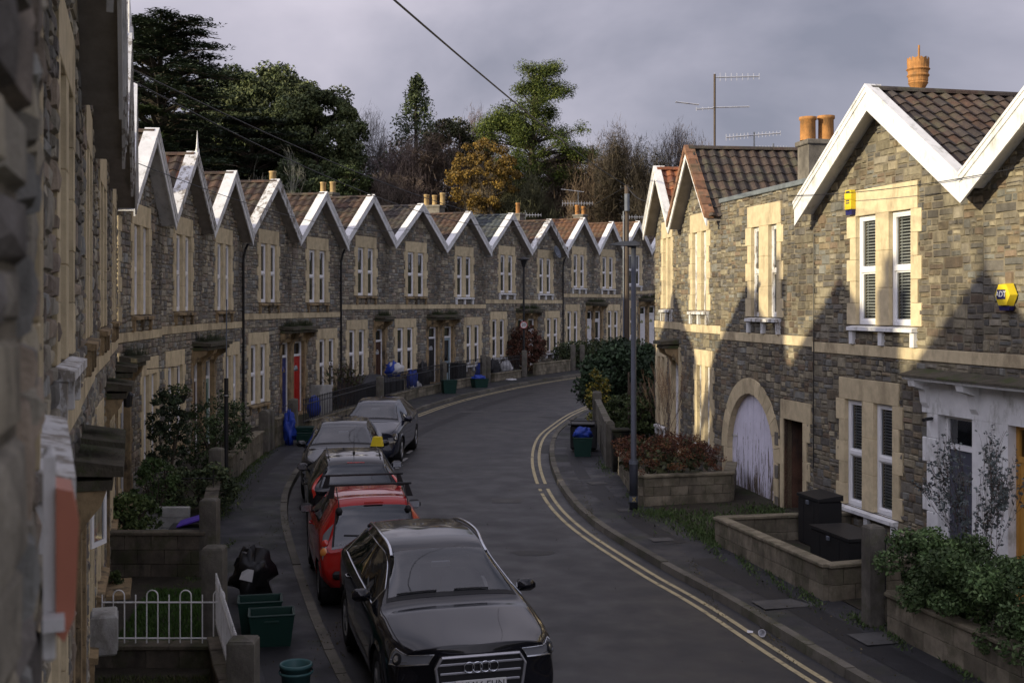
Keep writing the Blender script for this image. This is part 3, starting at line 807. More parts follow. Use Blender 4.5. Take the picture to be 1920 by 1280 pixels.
LH = [
 (-4.38, 'terraced house whose rubble stone wall fills the left edge of the photo', dict(door=False, dc=.5, lc=.6, barge='white', big=1.15, depth=.035, kind='plain', seed=5)),
 (-4.36, 'nearest whole terraced house at the far left with a salmon alarm box on its wall', dict(barge='white', big=1.1, depth=.035, sill=M['whitep'], verge='white', door=False, lc=.40, frame=M['upvc'], seed=2)),
 (-4.30, 'terraced house at far left with a thick mossy canopy slab and an open white casement', dict(barge='white', big=1.1, depth=.04, sill=M['whitep'], dc=.86, cspan=(.7, .45), seed=9)),
 (-4.27, 'terraced house behind the hooped white fence, with a spiked gable finial', dict(finial=True, flip=True, dc=.86, depth=.035, barge='peel')),
 (-4.24, 'terraced house beside the low block wall with purple lidded box, second spiked finial', dict(finial=True, depth=.035, barge='peel')),
 (-4.20, 'terraced house with lantern by its canopy, just before the sharp white gable peaks begin', dict(depth=.03, cspan=(.75, .55), dc=.86)),
 (-4.16, 'terraced house with the tallest bright white bargeboard, under the two tier aerial', dict(flip=True, cspan=(.55, .75), dc=.86, verge='white', kind='plain', quoins=True)),
 (-4.11, 'terraced house with peeling bargeboards and a short finial, orange patched roof', dict(finial=True, barge='peel', tiles=T_BROWN + [(.2, .08, .04)], cspan=(.6, .75), dc=.86, doorc=M['door_brown'])),
 (-4.11, 'terraced house behind the tall leafy shrub and black post, pale green glazed door', dict(flip=True, barge='white', dc=.84, cspan=(.75, .6), doorc=M['door_green'], glassdoor=True, pipe=.985)),
 (-3.88, 'terraced house with royal blue front door', dict(barge='peel', doorc=M['door_blue'], dc=.87, cspan=(.7, .6), kind='plain')),
 (-3.88, 'terraced house with bright red front door', dict(flip=True, doorc=M['door_red'], dc=.87, cspan=(.6, .75), pipe=.985, chimneys=CH([(.5, .13, bp, 0)], 8.5))),
 (-3.60, 'terraced house with a narrow dark brown door under its own small canopy', dict(doorc=M['door_brown'], cspan=(.55, .55), dc=.80, lc=.32, chimneys=CH([(.45, .12, bp, 0), (.45, .12, bp, 0)], 8.3), kind='curtain')),
 (-3.60, 'terraced house with black door sharing a canopy with the pale blue door', dict(doorc=M['darkpipe'], cspan=(.6, .8), dc=.84, tiles=T_DARK)),
 (-3.60, 'terraced house with pale blue glazed door and white upstairs sill', dict(flip=True, doorc=M['door_pale'], glassdoor=True, cspan=(.8, .6), dc=.84, sill=M['white'], kind='curtain', chimneys=CH([(.6, .13, bp, 0), (.5, .12, bp, 0), (.55, .13, bp, 0)], 8.5))),
 (-3.36, 'terraced house with slate grey roof tiles behind the speed limit sign', dict(tiles=T_GREY, doorc=M['door_white'], cspan=(.6, .8), dc=.86, sill=M['white'], kind='curtain')),
 (-3.36, 'terraced house with a satellite dish on its gable, behind the rusty leaved bush', dict(flip=True, doorc=M['door_white'], cspan=(.8, .6), dc=.86, barge='peel', tiles=T_BROWN, sill=M['white'], pipe=.985, kind='curtain', chimneys=CH([(.6, .12, M['terracotta'], 0)], 8.5))),
 (-3.0, 'terraced house just past the full height black drainpipe, orange brown roof', dict(tiles=T_ORANGE, doorc=M['door_white'], cspan=(.6, .8), dc=.86, sill=M['white'], kind='curtain')),
 (-3.0, 'terraced house above the clipped dark hedge, white half glazed door at its left', dict(flip=True, tiles=T_ORANGE, doorc=M['door_white'], glassdoor=True, cspan=(.8, .6), dc=.86, sill=M['white'], kind='plain', chimneys=CH([(.5, .13, M['terracotta'], 0), (.6, .13, M['terracotta'], 0)], 8.6))),
 (-2.75, 'terraced house half hidden by the wooden telegraph pole', dict(tiles=T_ORANGE, doorc=M['door_white'], kind='curtain', sill=M['white'])),
 (-2.7, 'farthest terraced house, at the end of the curve against the right hand gables', dict(flip=True, tiles=T_BROWN, doorc=M['door_white'], kind='plain')),
]
LHO = []
for i, (base, label, o) in enumerate(LH):
    if i in (2, 3, 4, 6): o['chimneys'] = CH([(.5, .13, bp, 0), (.5, .13, bp, 0)], 8.5 + .2 * (i % 3))  # unseen stacks added so their shadows break up the sunlight on the opposite row
    o.setdefault('seed', 40 + i)
    if i < 7: o.setdefault('cproj', .38)
    LHO.append(house(label, BND[i] if i != 6 else (-7.75, 23.4), BND[i + 1], base, dict(o, group='terraced houses of the long curving row')))

# ------------------------------------------------------------------ right hand row
RB = [(4.07, 33.9), (4.34, 30.6), (4.79, 27.35), (5.70, 22.6), (6.91, 17.5), (8.14, 12.45)]
SRX = [(.28, .25, .18), (.25, .225, .165), (.32, .28, .20), (.20, .185, .155), (.19, .185, .17), (.26, .21, .14), (.21, .16, .115), (.35, .31, .22), (.16, .145, .125), (.26, .235, .185), (.15, .14, .125), (.22, .22, .20)]
SR = [(a * .80, b * .79, c * .76) for a, b, c in SRX]
G = 'houses of the sunlit right hand row'
R4 = house('narrow end house with orange red roof tiles, furthest of the right hand row', RB[0], RB[1], -4.05,
           dict(group=G, pal=SR, big=.9, srough=.6, ts=(.25, .27), tiles=T_RED, frame=M['whitep'], kind='board', lkind='board', uw=.36, um=.24, lw=.36, lc=.27, dc=.80, cspan=(.5, .45), sill=M['whitep'], cleandoor=True, flare=-.05, doorc=M['door_white'], lichen=False, apex=7.55, bd=.22, dep=6.5, seed=71, sidewall=True))
R3 = house('house with boarded peeling windows and terracotta verge tiles on its gable', RB[1], RB[2], -4.08,
           dict(group=G, pal=SR, big=.9, srough=.6, ts=(.25, .27), tiles=T_DARK, frame=M['whitep'], kind='board', lkind='board', uw=.40, um=.34, lw=.36, lc=.60, door=False, sill=M['whitep'], flare=-.04, verge='tile', apex=7.72, bd=.20, dep=7.5, seed=72, pipe=None))
W2 = 4.84; ac, ar, az = 1.73, 1.30, .98
arch_outer = [(ac - ar - .22, ac + ar + .28, -.4, az)]
R2 = house('flat topped link house with arched lilac cart door', RB[2], RB[3], -4.20,
           dict(group=G, pal=SR, big=.9, srough=.6, ts=(.25, .27), gable=False, eave=6.52, apex=6.52, door=False, lower=False, uw=.42, um=.50, uc=.52, frame=M['whitep'], kind='curtain', sill=M['whitep'], seed=73, dep=5,
                holes=[(ac - ar, ac + ar, -.4, az + ar), (3.50, 4.42, -.4, 1.92)],
                outer=arch_outer + [(3.28, 4.78, 1.92, 2.30), (3.3, 4.6, -.4, 1.92)], arch=(ac, az, ar + .34),
                chimneys=[(0.02, 2.3, [(.54, .18, M['terracotta'], 0), (.58, .18, M['terracotta'], 0)], 7.98), (1.0, 2.16, [(.80, .185, M['terracotta'], 1)], 8.15)]))[0]
rnd = random.Random(8)
s = MB()
n = 16
# arch ring of voussoirs, infill wall above the hole corners
for k in range(n):
    a0, a1 = math.pi * k / n + .004, math.pi * (k + 1) / n - .004
    if a0 < .0: continue
    q = [(ac + r_ * math.cos(a), az + r_ * math.sin(a)) for r_, a in ((ar, a0), (ar + .34, a0), (ar + .34, a1), (ar, a1))]
    s.prism(q[::-1], -.03, .16, 'y', col=LC(rnd))
for sg, xe in ((-1, ac - ar), (1, ac + ar)):
    z = -.3
    for k in range(4):
        h = (az + .3) / 4; w_ = .20 if k % 2 else .30
        s.box(xe - w_ if sg < 0 else xe, xe if sg < 0 else xe + (.2 if sg > 0 else 0) , -.03, .16, z + .003, z + h - .003, bev=.006, col=LC(rnd)); z += h
s.box(ac + ar + .36, 4.78, -.032, .16, 1.92, 2.30, bev=.006, col=LC(rnd))
for k in range(6):
    w_ = .32 if k % 2 else .16; h = 2.22 / 6
    s.box(4.42, 4.42 + w_, -.03, .16, -.3 + k * h + .002, -.3 + (k + 1) * h - .002, bev=.006, col=LC(rnd))
s.box(3.36, 3.5, -.03, .16, -.3, 1.918, bev=.006, col=LC(rnd))
s.build('arch_surround', M['lime'], R2)
cor = MB()                       # wall behind the arch corners
for k in range(12):
    a0, a1 = math.pi * k / 12, math.pi * (k + 1) / 12
    p0 = (ac + ar * math.cos(a0), az + ar * math.sin(a0)); p1 = (ac + ar * math.cos(a1), az + ar * math.sin(a1))
    e = lambda p: (p[0], az + ar)
    if abs(p0[0] - p1[0]) > 1e-6: cor.add([(p0[0], -.001, p0[1]), (p0[0], -.001, az + ar), (p1[0], -.001, az + ar), (p1[0], -.001, p1[1])], [(0, 3, 2, 1)])
cor.build('arch_backing', M['mortar'], R2)
d = MB(); npl = 17
for k in range(npl):
    x0, x1 = ac - ar + 2 * ar * k / npl + .004, ac - ar + 2 * ar * (k + 1) / npl - .004
    f = lambda x: az + math.sqrt(max(0, ar * ar - (x - ac) ** 2)) - .01
    zb = -.28 + rnd.uniform(0, .10); y = .10 + rnd.uniform(0, .006)
    d.prism([(x0, zb), (x1, zb + rnd.uniform(-.02, .02)), (x1, max(az, f(x1))), ((x0 + x1) / 2, max(az, f((x0 + x1) / 2))), (x0, max(az, f(x0)))], y, y + .03, 'y')
# peeling: paint flaked off in long vertical strips
mp_ = M['door_violet']; t = mp_.node_tree; n_n = t.nodes.new; P_ = t.nodes['Principled BSDF']
tc3 = n_n('ShaderNodeTexCoord'); mp3 = n_n('ShaderNodeMapping'); mp3.inputs['Scale'].default_value = (17, 17, 1.5); ns = n_n('ShaderNodeTexNoise'); ns.inputs['Scale'].default_value = 1.0; ns.inputs['Detail'].default_value = 8; ns.inputs['Roughness'].default_value = .72
t.links.new(tc3.outputs['Object'], mp3.inputs[0]); t.links.new(mp3.outputs[0], ns.inputs[0])
sp = n_n('ShaderNodeSeparateXYZ'); t.links.new(tc3.outputs['Object'], sp.inputs[0])
mr = n_n('ShaderNodeMapRange'); mr.inputs[1].default_value = -.3; mr.inputs[2].default_value = 2.3; mr.inputs[3].default_value = .47; mr.inputs[4].default_value = .67; t.links.new(sp.outputs[2], mr.inputs[0])
gt = n_n('ShaderNodeMath'); gt.operation = 'GREATER_THAN'; t.links.new(ns.outputs[0], gt.inputs[0]); t.links.new(mr.outputs[0], gt.inputs[1])
old = P_.inputs['Base Color'].links[0].from_socket; mxn = n_n('ShaderNodeMix'); mxn.data_type = 'RGBA'; t.links.new(gt.outputs[0], mxn.inputs[0]); t.links.new(old, mxn.inputs[6]); mxn.inputs[7].default_value = (.14, .11, .08, 1); t.links.new(mxn.outputs[2], P_.inputs['Base Color'])
do = d.build('arched_door', M['door_violet'], R2)
hg = MB()
for (z, xa, xb) in ((1.25, ac - ar + .02, ac - ar + .28), (.25, ac - ar + .02, ac - ar + .28), (.3, ac + ar - .3, ac + ar - .02)): hg.box(xa, xb, .085, .099, z, z + .04)
hg.build('hinge', M['whitep'], do)
bk = MB(); bk.box(ac - ar, ac + ar, .2, .6, -.4, az + ar); 
bk.build('room', M['room'], R2)
M['brick'] = mat('old_brick', (.14, .075, .05), .9, .4, 4, bump=.01, stain=(.05, .045, .04), stain_amt=.7, stain_scale=2)
pz = MB(); pz.quad((3.5, .0, -.35), (3.5, 1.5, -.35), (3.5, 1.5, 1.92), (3.5, .0, 1.92)); pz.quad((4.42, 1.5, -.35), (4.42, .0, -.35), (4.42, 0, 1.92), (4.42, 1.5, 1.92)); pz.quad((3.5, 1.5, -.35), (4.42, 1.5, -.35), (4.42, 1.5, 1.92), (3.5, 1.5, 1.92)); pz.quad((3.5, 0, 1.915), (3.5, 1.5, 1.915), (4.42, 1.5, 1.915), (4.42, 0, 1.915)); pz.quad((3.5, 0, -.12), (4.42, 0, -.12), (4.42, 1.5, -.12), (3.5, 1.5, -.12))
pz.build('passage', M['brick'], R2)
for k in range(3):
    m_ = MB(); zz = (.05, .68, 1.35)[k]; m_.box(3.12, 3.28, -.045, -.031, zz, zz + .26, bev=.004); m_.build('meter_plate', M['render'], R2)
cp = MB(); cp.box(.02, W2 - .02, -.07, .35, 6.50, 6.60, bev=.01); cp.build('parapet_capping', M['lead'], R2)
rf = MB(); rf.box(0, W2, .35, 5, 6.2, 6.45); rf.build('roof', M['lead'], R2)

R1 = house('sunlit gabled house with louvre blinds and a yellow alarm box above its upstairs window', RB[3], RB[4], -4.29,
           dict(group=G, pal=SR, big=.9, srough=.6, ts=(.25, .27), kind='blind', uw=.66, um=.42, us=.20, uc=.475, lw=.60, lc=.385, dc=.872, portal=True, doorc=M['door_grey'], sill=M['white'], tiles=T_DARK + T_BROWN[:2], flare=-.03, barge='white', verge='white', apex=7.74, bd=.33, seed=74, oh=.36, depth=.032))[0]
R0 = house('gabled house cut by the right edge with golden timber glazed door and hexagonal alarm box', RB[4], RB[5], -4.29,
           dict(group=G, pal=SR, big=.9, srough=.6, ts=(.25, .27), kind='blind', flip=True, uw=.62, um=.45, us=.25, lw=.60, lc=.40, dc=.80, portal=True, doorc=M['door_ochre'], dframe=M['door_ochre'], glassdoor=True, sill=M['white'], tiles=T_DARK, flare=-.03, verge='white', apex=7.74, bd=.33, seed=75, oh=.36, depth=.032))[0]
def portal(root, x0, x1, dc, W, left):
    """white painted door portal: pier, fascia, brackets and lead covered canopy; ends butt at the party line"""
    rnd = random.Random(3); dw = .44; s = MB()
    a, b = dc - dw, dc + dw
    if left:
        for k in range(7):
            w_ = .42 if k % 2 else .30; h = 2.70 / 7
            s.box(a - w_, a, -.035, .16, -.12 + k * h + .001, -.12 + (k + 1) * h - .001, bev=.01)
        s.box(b, x1 - .001, -.035, .16, -.12, 2.58, bev=.004)
    else:
        s.box(x0 + .001, a, -.035, .16, -.12, 2.58, bev=.004)
        s.box(b, b + .32, -.035, .16, -.12, 2.58, bev=.004)
    s.box(x0 + .001, x1 - .001, -.04, .16, 2.582, 3.08)
    s.build('door_surround', M['white'], root)
    c = MB(); c.prism([(-.34, 3.10), (0, 3.12), (0, 3.19), (-.36, 3.15)], x0 - (.08 if left else -.001), x1 + (.08 if not left else -.001), 'x'); c.build('canopy', M['white'], root)
    l_ = MB(); l_.prism([(-.40, 3.155), (0, 3.20), (0, 3.27), (-.40, 3.18)], x0 - (.12 if left else -.001), x1 + (.12 if not left else -.001), 'x'); l_.build('canopy_cover', M['canopy'], root)
    for cx_ in ((x0 + .12, x1 - .14) if left else (x1 - .14,)):
        br = MB(); br.prism([(-.041, 2.66), (-.041, 3.098), (-.32, 3.098), (-.30, 3.0), (-.12, 2.94), (-.09, 2.74)], cx_ - .09, cx_ + .09, 'x'); br.build('bracket', M['white'], root)
portal(R1, 3.70, 5.24, .872 * 5.24, 5.24, True)
W0 = (Vector(RB[5]) - Vector(RB[4])).length
portal(R0, 0, 1.9, W0 * .20, W0, False)

def on_house(root, x, y, z):          # house-local point -> world
    bpy.context.view_layer.update() if False else None
    rz = root.rotation_euler.z; c, s_ = math.cos(rz), math.sin(rz)
    return Vector((root.location.x + c * x - s_ * y, root.location.y + s_ * x + c * y, root.location.z + z))
# satellite dish on the far gable
E2 = LHO[15][0]
sd_ = thing('satellite_dish', 'grey satellite dish high on a gable beside the street lamp', 'satellite dish', on_house(E2, 3.1, -.25, 6.15), E2.rotation_euler.z)
q = MB(); q.lathe([(0.01, 0), (.15, .02), (.27, .07), (.36, .14), (.355, .15), (.26, .085), (.0, .015)], (0, 0, 0), 20); do_ = q.build('dish', M['greymetal'], sd_, smooth=True); do_.rotation_euler = (R(70), 0, 0)
q = MB(); q.tube([(0, .25, 0), (0, 0, -.02)], .02); q.tube([(0, 0, -.3), (0, -.35, -.05)], .01); q.build('arm', M['greymetal'], sd_)
# alarm boxes
M['alarm_y'] = flat('yellow_alarm_plastic', (.72, .55, .03), .35); M['alarm_b'] = flat('navy_alarm_plastic', (.02, .02, .10), .35)
ab = thing('alarm_box', 'tall yellow and navy alarm box on the lintel of the upstairs window', 'alarm box', on_house(R1, 1.52, -.035, 5.86), R1.rotation_euler.z)
q = MB(); q.prism([(-.11, .10), (.11, .10), (.12, .38), (.085, .44), (-.085, .44), (-.12, .38)], -.09, 0, 'y'); q.build('cover', M['alarm_y'], ab)
q = MB(); q.prism([(-.10, .0), (.10, .0), (.112, .098), (.04, .098), (0, .06), (-.05, .098), (-.112, .098)], -.075, 0, 'y'); q.build('lens', M['alarm_b'], ab)
q = MB(); q.box(-.06, .06, -.094, -.091, .39, .42); 
for z in (.24, .20): q.box(-.07, .05, -.094, -.091, z, z + .02)
q.build('printed_mark', M['alarm_b'], ab)
def text(parent, s, size, loc, rot, m, name='lettering', ext=.002, sx=1.0):
    cu = bpy.data.curves.new(name, 'FONT'); cu.body = s; cu.size = size; cu.extrude = ext; cu.align_x = 'CENTER'; cu.align_y = 'CENTER'; cu.resolution_u = 3
    o = bpy.data.objects.new(name, cu); sc.collection.objects.link(o)
    bpy.context.view_layer.update()
    me = bpy.data.meshes.new_from_object(o); bpy.data.objects.remove(o)
    o = bpy.data.objects.new(name, me); sc.collection.objects.link(o); me.materials.append(m)
    o.parent = parent; o.location = loc; o.rotation_euler = rot; o.scale = (sx, 1, 1); return o
M['wtext'] = flat('white_print', (.8, .8, .8), .5); M['ktext'] = flat('black_print', (.01, .01, .01), .5)
hx = thing('alarm_box', 'yellow hexagonal alarm box marked ADT on the stone wall', 'alarm box', on_house(R0, .62, -.03, 4.42), R0.rotation_euler.z)
q = MB(); hexa = [(.17 * math.cos(math.pi * k / 3), .17 * math.sin(math.pi * k / 3)) for k in range(6)]
hb = [(p[0] * 1.12, p[1] * 1.12) for p in hexa]
q.add([(p[0], -.11, p[1]) for p in hexa] + [(p[0], 0, p[1]) for p in hb], [(0, 1, 2, 3, 4, 5)[::-1]] + [(i, (i + 1) % 6, (i + 1) % 6 + 6, i + 6) for i in range(6)])
q.build('cover', M['alarm_y'], hx)
q = MB(); q.prism([(-.10, -.22), (.10, -.22), (.13, -.155), (-.13, -.155)], -.08, -.002, 'y'); q.build('lens', M['alarm_b'], hx)
q = MB(); q.box(-.12, .07, -.114, -.1105, -.06, .075); bb_ = q.build('badge', M['alarm_b'], hx)
text(bb_, 'ADT', .115, (-.025, -.117, .007), (R(90), 0, 0), M['wtext'])
sc2 = thing('security_camera', 'small black camera at the top left of the white door portal', 'security camera', on_house(R1, 3.98, -.04, 2.5), R1.rotation_euler.z)
q = MB(); q.lathe([(0, 0), (.035, 0), (.035, .02), (.0, .02)], (0, -.0, 0)); q.tube([(0, 0, 0), (0, -.10, -.01), (.03, -.17, -.02)], .028); q.build('camera_body', M['blackmetal'], sc2)
# aerials
A1 = LHO[6][0]; 
aerial(on_house(A1, 2.2, 4.6, 7.85), 1.25, [(1.15, -1.1, .1, 12, .06, True, 0), (.72, -1.0, .0, 9, .13, True, .16)], 'two tier aerial above the tallest white gable at left', R(0))
A2 = LHO[7][0]
aerial(on_house(A2, 2.2, 3.2, 7.85), .9, [(.8, -.1, .5, 5, .13, True, 0), (.3, -.1, .5, 4, .12, True, 0)], 'short aerial with two small combs behind the gable with the finial')
aerial((PX(985, 76), 76, PZ(412, 76)), .6, [(.3, -1.0, 1.0, 12, .16, True, 0)], 'comb aerial over the slate grey roof', 0)
aerial((PX(1084, 84), 84, PZ(400, 84)), 1.6, [(.7, -1.1, 1.0, 12, .2, True, .0), (1.55, -1.2, .4, 7, .08, False, -.12)], 'aerial with two arms above the two orange chimney pots', 0)
aerial((PX(1192, 86), 86, PZ(415, 86)), .5, [(.3, -1.0, 1.0, 12, .16, True, .0)], 'comb aerial behind the telegraph pole', 0)
def at(px, Y, py): return (PX(px, Y), Y, PZ(py, Y))
# right: tall mast and two more
def at(px, Y, py): return (PX(px, Y), Y, PZ(py, Y))
p = at(1340, 29.5, 285)
aerial(p, 1.92, [(1.84, .0, 1.1, 9, .11, True, .02), (1.08, -.45, .0, 4, .05, True, .05), (1.10, -.05, .85, 4, .06, False, .02), (1.12, -.95, -.4, 3, .10, False, -.12)], 'tall timber mast aerial with long arms on the dark ridge', 0, None, .028)
p = at(1414, 30, 285)
aerial(p, .5, [(.42, -.7, .66, 16, .085, True, .08)], 'long comb aerial with square reflector behind the dark ridge', 0)
p = at(1450, 31, 285)
aerial(p, .22, [(.1, -.5, .5, 14, .07, True, .02)], 'small low comb aerial beside the orange chimney pots', 0)
# ------------------------------------------------------------------ cars
def paint(name, c, rough=.14, coat=1.0, metal=.0):
    m = mat(name, c, rough, .0, spec=.2, coat=coat * .6, metal=metal)
    # thin film of road dirt: breaks up the gloss
    t = m.node_tree; P = t.nodes['Principled BSDF']; n = t.nodes.new('ShaderNodeTexNoise'); n.inputs['Scale'].default_value = 6; n.inputs['Detail'].default_value = 8
    tc_ = t.nodes.new('ShaderNodeTexCoord'); t.links.new(tc_.outputs['Object'], n.inputs[0])
    mr = t.nodes.new('ShaderNodeMapRange'); mr.inputs[1].default_value = .3; mr.inputs[2].default_value = .8; mr.inputs[3].default_value = .015; mr.inputs[4].default_value = .06
    t.links.new(n.outputs[0], mr.inputs[0]); t.links.new(mr.outputs[0], P.inputs['Coat Roughness'])
    return m
M['p_black'] = paint('black_car_paint', (.006, .006, .009)); M['p_red'] = paint('red_car_paint', (.34, .012, .010)); M['p_dark'] = paint('dark_grey_car_paint', (.010, .011, .014))
M['p_blue'] = paint('dark_blue_grey_car_paint', (.012, .014, .026))
M['rubber'] = flat('tyre_rubber', (.013, .013, .014), .85); M['trim'] = flat('black_plastic_trim', (.014, .014, .015), .6)
M['rim'] = flat('alloy_rim', (.30, .31, .33), .35, metal=.8); M['chrome'] = flat('chrome', (.62, .64, .68), .18, metal=1.0); M['satin'] = flat('satin_silver', (.42, .42, .44), .35, metal=.7)
M['lens'] = flat('clear_lamp_lens', (.22, .23, .25), .1, spec=.8, metal=.3, coat=1.0); M['redlens'] = flat('red_lamp_lens', (.45, .02, .01), .15, coat=1.0); M['amber'] = flat('amber_lamp_lens', (.6, .22, .05), .15, coat=1.0)
M['seat'] = flat('car_seat_cloth', (.075, .075, .08), .9); M['plate'] = flat('white_number_plate', (.62, .62, .60), .4); M['plate_y'] = flat('yellow_number_plate', (.62, .48, .04), .4)

class Car:
    def __init__(s, st, nose, tail, cf, cr_):
        s.P = [nose] + st + [tail]; s.n = len(s.P); s.cf = cf
    @staticmethod
    def cub(a, b, c, d, t): return .5 * ((2 * b) + (c - a) * t + (2 * a - 5 * b + 4 * c - d) * t * t + (3 * b - a - 3 * c + d) * t ** 3)
    def row(s, k, t):
        k = max(0, min(s.n - 1, k)); Q = s.P[k]; j = min(6, int(t)); f = t - j
        g = lambda q: Vector(Q[q]) if 0 <= q <= 7 else (Vector(Q[0]) * 2 - Vector(Q[1]) if q < 0 else Vector((-Q[6][0], Q[6][1], Q[6][2])))
        return s.cub(g(j - 1), g(j), g(j + 1), g(j + 2), f)
    def S(s, u, t, side=1):
        if u < 0:
            P = s.row(0, t); C_ = Vector((0, s.cf(P.z), P.z)); c = -u; p = P.lerp(C_, c); p.y = P.y + (C_.y - P.y) * (1 - (1 - c) ** 2.2)
        elif u > s.n - 1:
            P = s.row(s.n - 1, t); C_ = Vector((0, s.cr_(P.z), P.z)); c = u - (s.n - 1); p = P.lerp(C_, c); p.y = P.y + (C_.y - P.y) * (1 - (1 - c) ** 2.2)
        else:
            k = min(s.n - 2, int(u)); f = u - k
            a = s.row(k - 1, t) if k > 0 else s.row(0, t) * 2 - s.row(1, t)
            d = s.row(k + 2, t) if k + 2 < s.n else s.row(s.n - 1, t) * 2 - s.row(s.n - 2, t)
            p = s.cub(a, s.row(k, t), s.row(k + 1, t), d, f)
        return Vector((p.x * side, p.y, p.z))
    def nrm(s, u, t, side):
        e = .02; t0, t1 = max(0, t - e), min(6.999, t + e)
        a = s.S(u + e, t, side) - s.S(u - e, t, side); b = s.S(u, t1, side) - s.S(u, t0, side)
        n = a.cross(b); 
        if n.length < 1e-9: return Vector((0, 0, 1))
        n.normalize(); c = s.S(u, t, side) - Vector((0, s.L / 2, .6))
        return n if n.dot(c) > 0 else -n
    def patch(s, u0, u1, t0, t1, side, nu=10, nv=6, off=.004, m=0, mb=None):
        mb = mb or MB(); vs = []
        f0 = t0 if callable(t0) else (lambda q: t0); f1 = t1 if callable(t1) else (lambda q: t1)
        for i in range(nu + 1):
            q = i / nu; u = u0 + (u1 - u0) * q
            for j in range(nv + 1):
                t = f0(q) + (f1(q) - f0(q)) * j / nv
                vs.append(s.S(u, t, side) + s.nrm(u, t, side) * off)
        fs = [(i * (nv + 1) + j, i * (nv + 1) + j + 1, (i + 1) * (nv + 1) + j + 1, (i + 1) * (nv + 1) + j) for i in range(nu) for j in range(nv)]
        if side < 0: fs = [f[::-1] for f in fs]
        mb.add(vs, fs, m=m); return mb

def H_(y, w, zb, belt, top): return [(w * .86, y, zb), (w * .97, y, zb + .13), (w, y, (zb + belt) / 2), (w * .99, y, belt - .14), (w * .94, y, belt - .02), (w * .80, y, top - .035), (w * .42, y, top - .004), (0, y, top)]
def C_(y, w, zb, belt, top, wr): return [(w * .86, y, zb), (w * .97, y, zb + .13), (w, y, (zb + belt) / 2), (w * .99, y, belt - .14), (w * .94, y, belt), (wr, y, top - .085), (wr * .82, y, top - .018), (0, y, top)]

